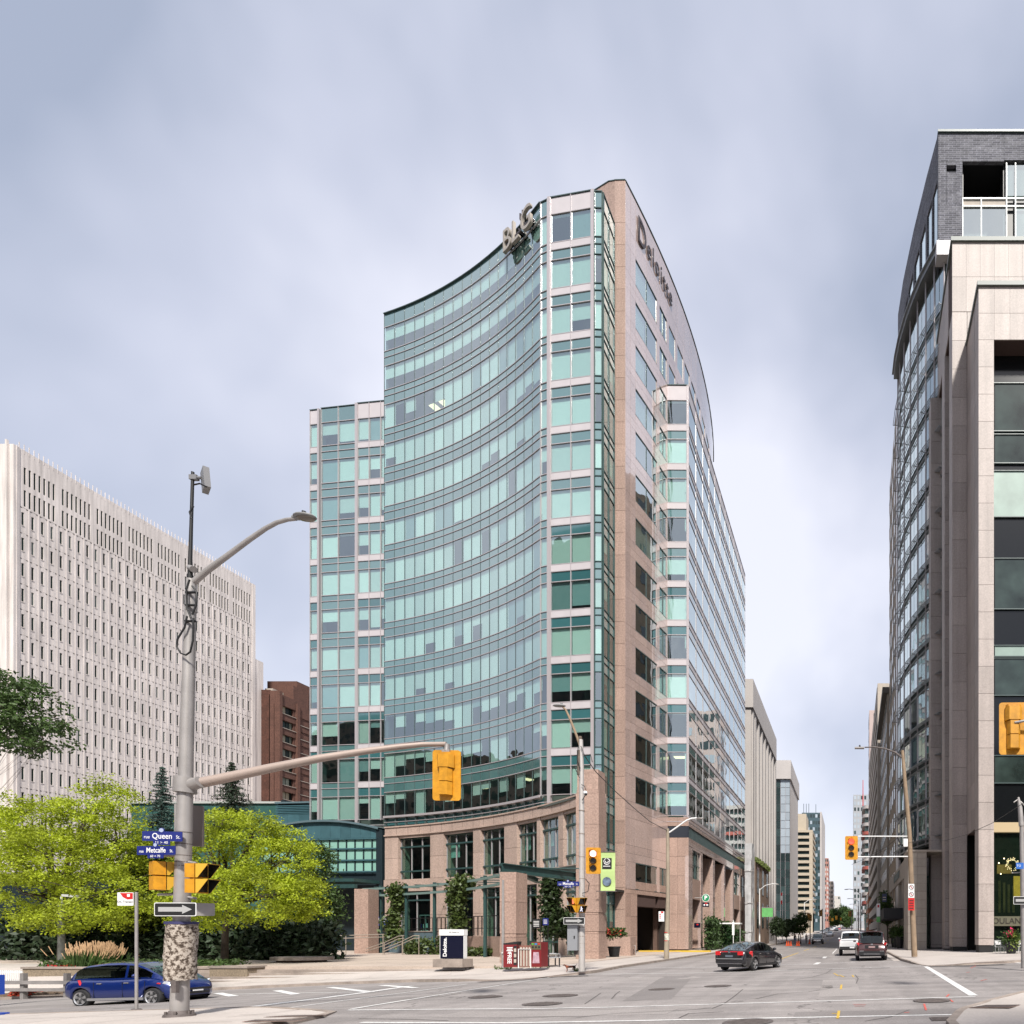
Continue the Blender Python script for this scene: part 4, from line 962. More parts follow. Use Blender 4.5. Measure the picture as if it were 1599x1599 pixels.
# ---- right: stone office with colonnade
SB = thing('stone_office', 'grey granite office block with tall stepped piers on the right hand corner', 'building', (14, S*46, 0))
gs = Pieces(SB, 'stone_block')
def stone_box(x0, x1, y0, y1, z0, z1, hs=2.0, xs=None, m=STONE, faces='fs', off=0.0):
    """solid core with separate facing slabs on the front (f) and left side (s)"""
    mb = MB(); mb.box(x0+0.08, x1, y0+0.08, y1, z0, z1-0.05); mb.build('core', JOINT, SB)
    z = z1
    zs = []
    while z > z0+0.01:
        zn = max(z0, z-hs); zs.append((zn, z)); z = zn
    xs = xs or 1.1
    for i, (a, b) in enumerate(zs):
        if 'f' in faces:
            n = max(1, round((x1-x0)/xs)); F = F_((x0, y0), (x1, y0))
            for j in range(n): gs.box(F, (x1-x0)*j/n+(0.006 if j else 0), (x1-x0)*(j+1)/n-0.006, a+0.012, b-0.012, -0.079, 0.0, m)
        if 's' in faces:
            n = max(1, round((y1-y0)/1.6)); F = F_((x0, y1), (x0, y0)); L = y1-y0
            for j in range(n): gs.box(F, L*j/n+0.006, L*(j+1)/n-(0.006 if j < n-1 else 0.081), a+0.012, b-0.012, -0.079, 0.0, m)
IN_Y, OUT_Y = S*40, S*44
XI = 9.32; ZI = 49.3; ZO = 57.65; XO = 8.12
gzr = 0.25
stone_box(XI, 10.45, IN_Y, IN_Y+1.4, 0.9, 45.4, 2.0, 1.2)
stone_box(XI, 22, IN_Y, IN_Y+1.4, 45.4, ZI, 1.95, 1.13, faces='fs')
stone_box(XI, XI+1.2, IN_Y+1.41, OUT_Y, 9.7, ZI, 2.0, faces='s')
stone_box(XO, 9.31, OUT_Y, OUT_Y+1.6, 0.7, 52.0, 2.3, 1.3)
stone_box(XO, 24, OUT_Y, OUT_Y+2, 52.01, ZO, 2.8, 1.1, faces='f')
stone_box(XO, XO+2, OUT_Y+2.01, S*59, 52.01, ZO, 2.8, faces='s')
stone_box(XI+0.02, 24, OUT_Y, OUT_Y+1.6, ZI-1, 52.0, 1.35, 1.1, faces='f')
for (pa, pb, d) in ((1475, 1487.5, 47.3), (1453.5, 1472.5, 51), (1446, 1453.2, 55)):
    stone_box(PX(pa, d), PX(pb, d)+0.15, S*d, S*d+1.6, 0.45, 51.98, 2.05, 1.4)
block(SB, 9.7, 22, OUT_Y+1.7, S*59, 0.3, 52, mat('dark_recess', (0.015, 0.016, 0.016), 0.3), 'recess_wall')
mb = MB(); mb.box(XI+0.06, 10.4, IN_Y+0.06, IN_Y+1.3, 0.1, 0.88); mb.box(XO+0.06, 9.3, OUT_Y+0.06, OUT_Y+1.5, 0.1, 0.68)
for (pa, pb, d) in ((1475, 1487.5, 47.3), (1453.5, 1472.5, 51), (1446, 1453.2, 55)): mb.box(PX(pa, d)+0.1, PX(pb, d)-0.1, S*d+0.1, S*d+1.5, 0.1, 0.44)
mb.build('plinth', BLACK, SB)
mb = MB(); mb.box(XI-0.12, 24, IN_Y-0.15, IN_Y+1.5, ZI+0.001, ZI+0.3); mb.box(XI-0.12, XI+0.6, IN_Y+1.5, OUT_Y-0.01, ZI+0.001, ZI+0.3); mb.box(XO-0.12, 24, OUT_Y-0.15, OUT_Y+1.8, ZO+0.001, ZO+0.32); mb.box(XO-0.12, XO+2, OUT_Y+1.8, S*59, ZO+0.001, ZO+0.32)
mb.build('coping', mat('zinc_coping', (0.13, 0.15, 0.14), 0.5), SB)
gs.flush()
# glazing of the tall opening
F = F_((10.45, IN_Y+1.2), (22, IN_Y+1.2)); wd = 2.6
DK = mat('dark_spandrel', (0.006, 0.007, 0.008), 0.12, spec=0.6)
block(SB, 10.45, 22, IN_Y+1.3, IN_Y+1.6, 0.3, 45.4, DK, 'dark_spandrel_wall')
PALE = mat('pale_roller_blind', (0.20, 0.28, 0.245), 0.5, var=0.25, vs=0.7, coat=0.6)
WG = mat('window_reflection_dark', (0.03, 0.045, 0.04), 0.08, spec=0.8, var=0.6, vs=0.6)
for (y1, y2, m, nm) in ((598, 672, WG, 'window_pane'), (678, 722, WG, 'window_pane'), (735, 806, PALE, 'window_pane'), (872, 950, WG, 'window_pane'), (1008, 1024, PALE, 'window_pane'), (1028, 1085, WG, 'window_pane'), (1180, 1222, WG, 'window_pane')):
    za, zb = PZ(y2, 41), PZ(y1, 41)
    for j in range(4):
        mb = MB(); u = 0.35+j*wd if y1 != 735 else 0.1+j*wd; fbox(mb, F, u, u+wd-0.08, za, zb, -0.08, -0.03); mb.build(nm, m, SB)
    mb = MB(); fbox(mb, F, 0.0, 11, za-0.06, za, -0.08, 0.05); fbox(mb, F, 0.0, 11, zb, zb+0.05, -0.08, 0.05); mb.build('window_rail', MUL, SB)
mb = MB(); fbox(mb, F, 0.0, 0.06, 0.5, 45.3, -0.09, 0.5); mb.build('frame_edge', WHITEP, SB)
mb = MB(); fbox(mb, F, 0.1, 11, PZ(1300, 41), PZ(1285, 41), -0.1, 0.3); mb.build('soffit_band', mat('shop_soffit', (0.35, 0.27, 0.16), 0.6, emit=(0.6, 0.45, 0.25), es=0.08), SB)
# shop interior behind ground floor glass
SH = mat('shop_wall', (0.12, 0.07, 0.03), 0.8, var=0.6, vs=1.4)
mb = MB(); fbox(mb, F, 0.1, 11, 0.3, PZ(1301, 41), 0.15, 0.2); 
mb.build('shop_glass', GLW, SB)
mb = MB(); fbox(mb, F, 0.1, 11, 0.3, PZ(1301, 41), -0.07, -0.03); mb.build('shop_back', mat('shop_dark', (0.02, 0.014, 0.008), 0.8), SB)
mb = MB(); fbox(mb, F, 0.5, 1.6, PZ(1364, 41), PZ(1350, 41), -0.03, 0.02); mb.build('lit_ceiling', mat('lit_shop', (0.2, 0.1, 0.03), 0.7, var=0.5, vs=6, emit=(0.6, 0.3, 0.08), es=0.15), SB)
mb = MB()
for j in range(4): fbox(mb, F, 0.6+j*0.35, 0.78+j*0.35, PZ(1425, 41), PZ(1375+j*3, 41), -0.03, 0.0)
mb.build('shop_shelf', SH, SB)
mb = MB(); fbox(mb, F, 1.75, 2.4, PZ(1400, 41), PZ(1368, 41), -0.03, 0.01); mb.build('lit_display', mat('lit_amber', (0.4, 0.2, 0.03), 0.7, var=0.6, vs=3, emit=(0.8, 0.42, 0.06), es=0.25), SB)
for (px, py) in ((1559, 1348), (1567, 1341), (1562, 1365)):
    mb = MB(); x = PX(px, 41); mb.ell((x, IN_Y+1.0, PZ(py, 41)), (0.05, 0.05, 0.05)); mb.build('spot_lamp', mat('warm_bulb', (1, 0.8, 0.5), 0.5, emit=(1, 0.75, 0.4), es=1.2), SB)
mb = MB(); fbox(mb, F, 0.1, 11, PZ(1446, 41), PZ(1431, 41), 0.201, 0.24); mb.build('shop_sign_band', mat('sign_band', (0.10, 0.095, 0.06), 0.6), SB)
text('BOULANGERIE', 0.62, 0.01, mat('sign_ink', (0.02, 0.015, 0.01), 0.5), SB, upright(PX(1585, 41)-14-0.05, IN_Y+1.2-0.26-S*46, PZ(1438.5, 41)), 'lettering')
# ---- dark brick penthouse and glass building with sunshades
GBd = thing('curved_glass_building', 'curved glass office building with steel sunshades and a grey brick penthouse behind the stone piers', 'building', (10, S*60, 0))
CV = [(8.6, S*50.6), (7.9, S*51.9), (7.25, S*53.2), (6.65, S*54.8), (6.1, S*56.6), (5.65, S*58.6), (5.38, S*60.6), (5.3, S*62.5)]
CV = CV[::-1]     # far to near so that the outside faces the street
gp = Pieces(GBd, 'glass_pane'); ZT = 65.4
for i in range(7):
    F = F_(CV[i], CV[i+1]); L = F[4]
    for k in range(14):
        z0 = 10.6+3.79*k; z1 = min(z0+3.79, ZT)
        for j in range(2):
            if z1-z0 > 0.5: gp.box(F, L*j/2+0.04, L*(j+1)/2-0.04, z0+0.5, z1-0.04, -0.05, 0.0, GLG)
            if z1-z0 > 0.5 and rg2.random() < 0.5 and k < 11: gp.box(F, L*j/2+0.06, L*(j+1)/2-0.06, z0+1.3, z1-0.1, -0.3, -0.27, BLIND)
gp.flush()
mb = MB(); mb.strip(CV, -2.5, -0.9, 10.6, ZT-0.1)
for k in range(15): mb.strip(CV, -0.9, -0.06, 10.6+3.79*k-0.35, 10.6+3.79*k+0.45)
mb.build('floor_slab', INT, GBd)
mb = MB()
for i in range(8):
    x, y = CV[i]; q = norms(CV)[i]; mb.box(-0.05, 0.05, -0.08, 0.03, 10.4, ZT, M=Matrix.Translation((x, y, 0)) @ Matrix.Rotation(math.atan2(q[0], -q[1]), 4, 'Z'))
mb.build('mullion', ALU, GBd)
SHD = mat('sunshade_metal', (0.30, 0.31, 0.32), 0.35, metal=0.6)
for k in range(14):
    z = 10.9+3.79*k
    mb = MB()
    for o_ in (0.2, 0.36, 0.52): mb.strip(CV, o_, o_+0.06, z-0.03, z+0.04)
    mb.strip(CV, 0.02, 0.08, z-0.45, z-0.3)
    nv = norms(CV)
    for (x, y), q in zip(CV, nv):
        M = Matrix.Translation((x, y, 0)) @ Matrix.Rotation(math.atan2(q[0], -q[1]), 4, 'Z'); mb.box(-0.03, 0.03, -0.58, 0, z-0.08, z-0.031, M=M)
    mb.build('sunshade', SHD, GBd)
mb = MB(); mb.strip(CV, -1, 0.5, ZT, ZT+0.5); mb.strip(CV, -1, 0.7, ZT+0.5, ZT+0.6); mb.build('parapet', SHD, GBd)
mb = MB(); mb.box(5.35, 5.6, S*62.5, S*66, 2, ZT); mb.build('edge_panel', WHITE, GBd)
block(GBd, 5.7, 14, S*62.6, S*67, 2, ZT, INT, 'rear_wall')
GBK = mat('grey_brick', (0.125, 0.125, 0.14), 0.85, speck=0.3, ss=6, streak=0.1, var=0.25, vs=1.2, rnd=0.04, bump=0.4, bs=9)
t = GBK.node_tree; b_ = t.nodes['Principled BSDF']; prev = b_.inputs['Base Color'].links[0].from_socket; geo = t.nodes.new('ShaderNodeNewGeometry'); sx_ = t.nodes.new('ShaderNodeSeparateXYZ'); t.links.new(geo.outputs['Position'], sx_.inputs[0])
ad_ = t.nodes.new('ShaderNodeMath'); t.links.new(sx_.outputs[0], ad_.inputs[0]); t.links.new(sx_.outputs[1], ad_.inputs[1]); cb_ = t.nodes.new('ShaderNodeCombineXYZ'); t.links.new(ad_.outputs[0], cb_.inputs[0]); t.links.new(sx_.outputs[2], cb_.inputs[1])
bk_ = t.nodes.new('ShaderNodeTexBrick'); bk_.inputs['Scale'].default_value = 1.0; bk_.inputs['Brick Width'].default_value = 0.75; bk_.inputs['Row Height'].default_value = 0.19; bk_.inputs['Mortar Size'].default_value = 0.022; bk_.inputs['Color1'].default_value = (1.0, 1, 1, 1); bk_.inputs['Color2'].default_value = (0.45, 0.45, 0.5, 1); bk_.inputs['Mortar'].default_value = (1.5, 1.5, 1.6, 1); t.links.new(cb_.outputs[0], bk_.inputs['Vector'])
mm_ = t.nodes.new('ShaderNodeVectorMath'); mm_.operation = 'MULTIPLY'; t.links.new(prev, mm_.inputs[0]); t.links.new(bk_.outputs['Color'], mm_.inputs[1]); t.links.new(mm_.outputs[0], b_.inputs['Base Color'])
pd = 51; X0 = PX(1465, pd); ZPN = 76.75
def pf(x): return PX(x, pd)
gb = Pieces(GBd, 'brick_panel')
F = F_((X0, S*pd), (24, S*pd))
cuts_x = [1465, 1503, 1568, 1599, 1700]; 
for (a, b, y1, y2) in ((1465, 1568, 208, 252), (1568, 1700, 208, 250), (1465, 1478, 252, 320), (1478, 1493, 268, 320), (1493, 1503, 252, 320), (1478, 1493, 252, 258), (1465, 1503, 320, 388), (1465, 1503, 388, 415)):
    gb.box(F, pf(a)-X0+0.01, pf(b)-X0-0.01, PZ(y2, pd)+0.012, PZ(y1, pd)-0.012, -0.3, 0.0, GBK)
gb.flush()
mb = MB(); fbox(mb, F, 0.05, 15, 64, ZPN-0.05, -3.2, -3.0); fbox(mb, F, 0.05, pf(1503)-X0-0.05, 64, ZPN-0.05, -3, -0.31); fbox(mb, F, 0.05, 15, PZ(250, pd), ZPN-0.05, -3, -0.31); fbox(mb, F, pf(1568)-X0, 15, 64, ZPN-.05, -3, -0.4); mb.build('backing', BLACK, GBd)
mb = MB(); fbox(mb, F, -0.05, 15, ZPN, ZPN+0.2, -3, 0.15); mb.build('coping', MUL, GBd)
WF = mat('window_white_frame', (0.6, 0.62, 0.62), 0.4)
for (a, b, y1, y2) in ((1504.5, 1532, 322, 374), (1533.5, 1571, 322, 374), (1573.5, 1585, 252, 302), (1587, 1620, 252, 302), (1587, 1620, 318, 374), (1504.5, 1571, 309, 318)):
    mb = MB(); fbox(mb, F, pf(a)-X0, pf(b)-X0, PZ(y2, pd), PZ(y1, pd), -0.25, -0.2); mb.build('window_pane', GLG if y1 != 309 else STONEL, GBd)
mb = MB()
for x in (1503.5, 1532.7, 1572.2, 1586.2): fbox(mb, F, pf(x)-X0-0.05, pf(x)-X0+0.05, PZ(376, pd), PZ(306 if x < 1570 else 251, pd), -0.26, -0.1)
for y in (307.5, 319.5, 376): fbox(mb, F, pf(1503)-X0, 15, PZ(y, pd)-0.06, PZ(y, pd)+0.06, -0.27, -0.09)
mb.build('window_frame', WF, GBd)
PS = [(5.6, S*66), (5.9, S*62.5), (6.6, S*58), (7.4, S*54), (X0, S*pd+0.02)]
mb = MB(); mb.strip(PS, -0.3, 0.0, ZT+0.7, ZT+1.2); mb.strip(PS, -0.3, 0.0, 72.6, ZPN); mb.build('side_brick_wall', GBK, GBd)
for i in range(4):
    for (a, b) in ((0.08, 0.45), (0.55, 0.92)):
        F = F_(PS[i], PS[i+1]); mb = MB(); fbox(mb, F, F[4]*a, F[4]*b, ZT+1.2, 72.6, -0.2, -0.1); mb.build('window_pane', GLG, GBd)
mb = MB()
for i in range(4):
    F = F_(PS[i], PS[i+1])
    for a in (0.0, 0.47, 0.94): fbox(mb, F, F[4]*a, F[4]*(a+0.06), ZT+1.2, 72.6, -0.3, 0.01)
mb.build('side_pier', GBK, GBd)
mb = MB(); mb.strip(PS, -2.5, -2.0, ZT, 76); mb.build('side_backing', BLACK, GBd)
block(GBd, X0-0.3, X0+2.5, S*pd-1.2, S*pd-0.1, ZT-1.3, ZT+0.0, WHITE, 'balcony_edge')
# limestone base of the glass building and shopfront
LB_ = thing('limestone_porch', 'low pale limestone block under the glass building beside the wooden pole', 'building', (6, S*50, 0))
lp = Pieces(LB_, 'limestone_block'); x0, x1 = PX(1418, 49), PX(1447, 49)
mb = MB(); mb.box(x0+0.06, x1-0.02, S*49+0.06, S*53, 0.1, PZ(1330, 49)); mb.build('core', JOINT, LB_)
F = F_((x0, S*49), (x1, S*49)); z = 0.3
while z < PZ(1332, 49):
    for j in range(2): lp.box(F, (x1-x0)*j/2+0.005, (x1-x0)*(j+1)/2-0.005, z+0.01, min(z+0.75, PZ(1330, 49))-0.005, -0.06, 0, STONEL)
    z += 0.75
F = F_((x0, S*53), (x0, S*49)); z = 0.3
while z < PZ(1332, 49):
    for j in range(3): lp.box(F, F[4]*j/3+0.005, F[4]*(j+1)/3-0.065, z+0.01, min(z+0.75, PZ(1330, 49))-0.005, -0.06, 0, STONEL)
    z += 0.75
lp.flush(); mb = MB(); mb.box(x0-0.1, x1+2, S*49-0.1, S*53, PZ(1330, 49), PZ(1327, 49)); mb.build('coping', STONEL, LB_)
SF = thing('shopfront', 'dark shopfront with a pale lettered fascia and black awning right of the parked cars', 'shopfront', (6, S*62, 0))
xs = 5.28; F = F_((xs, S*76), (xs, S*53.1)); L = F[4]
mb = MB(); fbox(mb, F, 0, L, 0.2, 7.4, -3, -0.6); mb.build('dark_glazing', GLD, SF)
mb = MB(); fbox(mb, F, 0, L, 0.2, 7.4, -3.2, -3.05); mb.build('interior', INT, SF)
mb = MB(); fbox(mb, F, 0, L, 7.4, 9.2, -1.5, 0.0); mb.build('fascia', STONEL, SF)
for j in range(6):
    mb = MB(); u = L*j/5; fbox(mb, F, max(0, u-0.4), min(L, u+0.4), 0.2, 7.4, -1.0, -0.05); mb.build('pier', STONEL, SF)
mb = MB()
for j in range(22): fbox(mb, F, L*0.35+j*0.42, L*0.35+j*0.42+rg2.uniform(0.12, 0.3), 8.0, 8.8, 0.0, 0.05)
stuff(mb.build('fascia_letters', MUL, SF))
mb = MB(); mb.box(xs-2.0, xs-0.01, S*56, S*66, 3.3, 4.4); mb.build('awning', mat('black_canvas', (0.02, 0.02, 0.022), 0.8), SF)
# ---- far street, both sides
def far_building(name, label, x0, x1, d0, d1, ztop, m, rows, colsf, colss, wm, front=True, side='r', wh=0.55, wf=0.6, z0=3.0, inset=0.3, base=None):
    b = thing(name, label, 'building', ((x0+x1)/2, S*d0, 0))
    y0, y1 = S*d0, S*d1; zg = gz(x1, y0)-1
    mb = MB(); mb.box(x0, x1, y0, y1, zg, ztop); mb.build('wall', m, b)
    h = (ztop-z0)/rows; wins = Pieces(b, 'window', 200)
    for k in range(rows):
        a = z0+h*k+h*(1-wh)/2; c = a+h*wh
        F = F_((x0, y0), (x1, y0)) if y1 > 0 else F_((x1, y1), (x0, y1)); L = F[4]
        for j in range(colsf): wins.box(F, L*(j+(1-wf)/2)/colsf, L*(j+1-(1-wf)/2)/colsf, a, c, 0.02, 0.06, wm if not isinstance(wm, list) else rg2.choice(wm))
        F = F_((x1, y0), (x1, y1)) if side == 'r' else F_((x0, y1), (x0, y0)); L = F[4]
        for j in range(colss): wins.box(F, L*(j+(1-wf)/2)/colss, L*(j+1-(1-wf)/2)/colss, a, c, 0.02, 0.06, wm if not isinstance(wm, list) else rg2.choice(wm))
    wins.flush()
    return b
XL = -16.3
PALEC = mat('pale_concrete', (0.43, 0.40, 0.385), 0.8, var=0.06, vs=0.3)
PALEG = mat('pale_reflective_glass', (0.35, 0.40, 0.45), 0.12, spec=1.0, coat=0.6, rnd=0.12)
DGL = mat('far_dark_glass', (0.03, 0.05, 0.05), 0.15, spec=0.9, rnd=0.5)
# white finned building
WB = thing('white_finned_building', 'pale concrete office building with close vertical fins just beyond the tower', 'building', (XL-4, S*100, 0))
d0, d1 = 90, 118; x1 = XL; x0 = PX(1161, d0); zt = PZ(1060, d0)
block(WB, x0-8, x1, S*d0, S*d1, zt-5.2*0.9, zt, PALEC, 'attic')
block(WB, x0-8, x1-0.9, S*d0+0.8, S*d1-0.5, 0, zt-4.6, PALEG, 'glazed_wall')
for j in range(9):
    y = S*(d0+(d1-d0)*j/8.0); block(WB, x1-1.3, x1-0.15, y-(0.7 if j else -0.81), y+0.55 if j else y+2.2, 0, zt-4.7, PALEC, 'fin')
block(WB, x0, x1-0.4, S*d0+0.3, S*d0+0.79, 0, zt-4.69, PALEC, 'end_wall')
mb = MB()
for k in range(11):
    z = 4+3.2*k; mb.box(x1-0.9, x1-0.82, S*d0+3, S*d1-0.6, z, z+0.9)
stuff(mb.build('spandrel', PALEC, WB))
# brown stone low building
LBn = far_building('brown_stone_building', 'low brown stone building with tall dark windows left of the far street trees', PX(1174, 84), -14.9, 84, 98, PZ(1345, 84), mat('brown_stone', (0.22, 0.15, 0.11), 0.8, var=0.1, speck=0.1), 2, 1, 3, DGL, wh=0.75, wf=0.35, z0=2)
mb = MB()
rr = random.Random(2)
for _ in range(500):
    y = S*rr.uniform(84, 97); x = -14.9+rr.uniform(-.5, .3); z = PZ(1345, 84)+rr.uniform(-.2, .5); s_ = 0.25; mb.face([(x-s_, y, z), (x+s_, y+rr.uniform(-.2, .2), z), (x+s_*rr.uniform(0, 1), y, z+s_), (x-s_, y, z+s_*1.2)])
LEAFY = mat('roof_plants', (0.10, 0.13, 0.03), 0.8, var=0.4, vs=4)
stuff(mb.build('roof_planting', LEAFY, LBn))
# wrapped scaffold
SCF = thing('wrapped_scaffold', 'tall scaffold wrapped in white plastic sheet against the end of the granite portals', 'scaffold', (PX(1170, 78), S*78, 0))
WR = mat('plastic_wrap', (0.45, 0.45, 0.46), 0.35, var=0.15, vs=1.5, bump=1.0, bs=2.5)
xa, xb = PX(1163.5, 78), PX(1174.5, 78)
mb = MB(); rr = random.Random(4); n = 14; zz = [0.1+(PZ(1318, 78))*i/n for i in range(n+1)]; vs = []; fs = []
for i, z in enumerate(zz):
    for (x, y) in ((xa, S*78), ((xa+xb)/2, S*78-0.1), (xb, S*78), (xb+0.05, S*79.5), (xa, S*79.5)): vs.append((x+rr.uniform(-.07, .07), y+rr.uniform(-.08, .08), z))
for i in range(n):
    for k in range(5): fs.append((i*5+k, i*5+(k+1) % 5, i*5+5+(k+1) % 5, i*5+5+k))
fs.append(tuple(range(n*5, n*5+5)))
mb.raw(vs, fs); mb.build('plastic_sheet', WR, SCF)
for zz_ in (PZ(1360, 78), PZ(1410, 78), PZ(1455, 78)):
    mb = MB(); mb.tube([(xa-0.1, S*78-0.2, zz_), (xb+0.2, S*78-0.2, zz_)], 0.04, 6); mb.build('scaffold_tube', GREYM, SCF)
mb = MB()
for q in (-0.1, 1.2): mb.tube([(xb+q*0.3, S*78-0.2, 0), (xb+q*0.3, S*78-0.2, PZ(1340, 78))], 0.04, 6)
mb.build('scaffold_post', GREYM, SCF)
# glass and stone building
B3 = thing('stone_and_glass_building', 'pale stone office with a dark glass stair bay facing the street corner', 'building', (-18, S*143, 0))
d0, d1 = 143, 166; x1 = -16.0; xm = PX(1233, d0); x0 = PX(1211, d0); zt = PZ(1187, d0); zg = PZ(1216, d0)
block(B3, x0-5, x1, S*d0, S*d1, zg, zt, PALEC, 'attic'); block(B3, xm, x1-0.5, S*d0+0.8, S*d1-1, 0, zg, PALEC)
block(B3, x0-5, xm-0.02, S*d0+1.2, S*d1-1, 0, zg, INT, 'stair_core')
pp = Pieces(B3, 'glass_pane'); F = F_((x0, S*d0+0.7), (xm, S*d0+0.7)); 
for k in range(18):
    h = (zg-3.5)/18
    for j in range(3): pp.box(F, F[4]*j/3+0.05, F[4]*(j+1)/3-0.05, 3.5+h*k+0.06, 3.5+h*(k+1)-0.06, -0.08, 0, DGL if j == 0 else (PALEG if k > 8 else DGL))
pp.flush()
mb = MB(); fbox(mb, F, 0, F[4], 3.3, zg, -0.15, -0.1); mb.build('frame', ALU, B3)
# beige banded
B4 = thing('beige_banded_building', 'beige office building with continuous dark window bands farther down the street', 'building', (-16, S*190, 0))
d0, d1 = 190, 205; x1 = PX(1269, d0); x0 = PX(1245, d0); zt = PZ(1296, d0); zb = PZ(1425, d0)
BEI = mat('beige_concrete', (0.42, 0.36, 0.28), 0.8, var=0.05)
nf = 13; h = (zt-zb-0.8)/nf
block(B4, x0-4, x1-0.6, S*d0+0.6, S*d1, 0, zt-0.1, DGL, 'window_band')
for k in range(nf+1):
    z = zb+h*k; block(B4, x0-4, x1, S*d0, S*d1, z-h*0.0, z+h*0.45 if k < nf else zt, BEI, 'spandrel_band')
block(B4, x1-1.2, x1-0.02, S*d0+0.02, S*d0+1.2, 0, zt-.1, BEI, 'corner_pier'); block(B4, x0-4, x1-0.6, S*d0+0.4, S*d1, 0, zb-0.01, BEI, 'base')
block(B4, x0-4, PX(1258, d0), S*d0+2, S*d1-3, zt, PZ(1269, d0), BEI, 'penthouse')
B5 = far_building('dark_glass_tower', 'dark blue glass office tower with pale edge rising behind the beige building', PX(1252, 232), PX(1281, 232), 232, 262, PZ(1269, 232), mat('blue_glass_wall', (0.05, 0.085, 0.10), 0.2, spec=0.8), 17, 7, 6, [DGL, MATS['pale_reflective_glass'], DGL], wh=0.5, wf=0.75, z0=6)
block(B5, PX(1280.5, 232), PX(1283, 232), S*232-0.4, S*262, 0, PZ(1268, 232), PALEC, 'edge_fin')
mb = MB()
for px in (1255, 1259, 1263, 1274): mb.tube([(PX(px, 240), S*240, PZ(1269, 232)-1), (PX(px, 240), S*240, PZ(1258-px % 4, 240))], 0.12, 5)
mb.build('aerial', MUL, B5)
far_building('red_brick_tower', 'slim reddish balcony tower far down the left side of the street', PX(1284, 300), PX(1293.5, 300), 300, 316, PZ(1340, 300), mat('far_brick', (0.33, 0.16, 0.13), 0.8, var=0.2), 14, 3, 2, [DGL, PALEC], z0=8)
far_building('tan_tower', 'tan apartment tower farther down the left side behind the red one', PX(1286, 350), PX(1301, 350), 350, 372, PZ(1376, 350), mat('far_tan', (0.36, 0.30, 0.26), 0.8, var=0.1), 9, 4, 3, DGL, z0=10)
far_building('pale_far_block', 'pale block at the far end of the street on the left', PX(1300, 420), PX(1312, 420), 420, 440, PZ(1399, 420), mat('far_pale', (0.45, 0.43, 0.40), 0.8), 6, 3, 2, [DGL, PALEC], z0=12)
# right side
TAN = mat('tan_stone', (0.33, 0.25, 0.175), 0.8, var=0.1)
b = far_building('tan_stone_building', 'narrow tan stone building squeezed behind the curved glass one', 5.45, 14, 67.5, 79, 66, TAN, 17, 2, 4, DGL, side='l', wh=0.5, wf=0.45)
b = far_building('cornice_building', 'old stone building with a heavy cornice and small windows on the right', 5.2, 16, 80, 99, PZ(1092, 82), mat('weathered_limestone', (0.34, 0.29, 0.235), 0.85, var=0.12, streak=0.15), 11, 3, 9, DGL, side='l', wh=0.48, wf=0.35)
block(b, 4.5, 16, S*79.8, S*99.2, PZ(1092, 82), PZ(1083, 82), mat('dark_cornice', (0.11, 0.10, 0.09), 0.7), 'cornice')
B7 = thing('louvred_grey_building', 'grey concrete office tower with long horizontal sunshade bands on the right', 'building', (8, S*110, 0))
d0, d1 = 100, 150; x0 = 4.75; zt = PZ(1067, d0)
block(B7, x0, 16, S*d0, S*d0+2, 0, zt, STONEL, 'end_wall'); block(B7, x0+0.9, 16, S*d0+2, S*d1, 0, zt-0.5, DGL, 'glazed_wall')
for k in range(15):
    block(B7, x0-0.05, x0+1.2, S*d0+2.01, S*d1, zt-3.0-3.0*k, zt-3.0-3.0*k+1.5, STONEL, 'sunshade_band')
block(B7, x0-0.05, x0+1.2, S*d0+2.01, S*d1, zt-0.9, zt, STONEL, 'parapet')
far_building('orange_brick_building', 'orange brick building with dark windows half way down the right side', 4.6, 16, 152, 175, PZ(1440-48, 152), mat('orange_brick', (0.36, 0.15, 0.08), 0.85, var=0.15), 4, 3, 5, DGL, side='l')
far_building('white_panel_tower', 'white and red topped tower just showing beyond the louvred building', PX(1357.5, 160), 18, 160.5, 168, PZ(1108, 160), mat('red_trim_white', (0.42, 0.33, 0.31), 0.7), 16, 2, 2, [PALEG, DGL], side='l')
B9 = thing('rounded_balcony_building', 'banded building with rounded red and white balconies on the right', 'building', (8, S*200, 0))
x0 = PX(1346.5, 200); zt = PZ(1256, 200)
block(B9, x0+1, 18, S*200+1, S*215, 0, zt-0.5, DGL, 'glazed_wall')
for k in range(13):
    z = zt-3.2*k; mb = MB(); poly = [(x0+3-3*math.cos(a), S*200+3-3*math.sin(a)) for a in [R(90)*j/6 for j in range(7)]]+[(18, S*200), (18, S*215), (x0, S*215)]
    mb.prism(poly, z-1.4, z-0.2); mb.build('balcony_band', [PALEC, mat('red_band', (0.38, 0.10, 0.08), 0.7)][k % 4 == 3], B9)
B10 = far_building('grey_slab_tower', 'tall grey slab tower with vertical window strips far down on the right', PX(1332.5, 300), 14, 300, 330, PZ(1241, 300), mat('slab_grey', (0.30, 0.31, 0.33), 0.6), 22, 7, 5, [DGL, PALEG, PALEG], side='l', wh=0.6, wf=0.55, z0=8)
mb = MB(); mb.tube([(PX(1347.5, 210), S*210, 40), (PX(1347.5, 210), S*210, PZ(1218, 210))], [0.3, 0.12], 6); mb.build('red_mast', RED, B9)
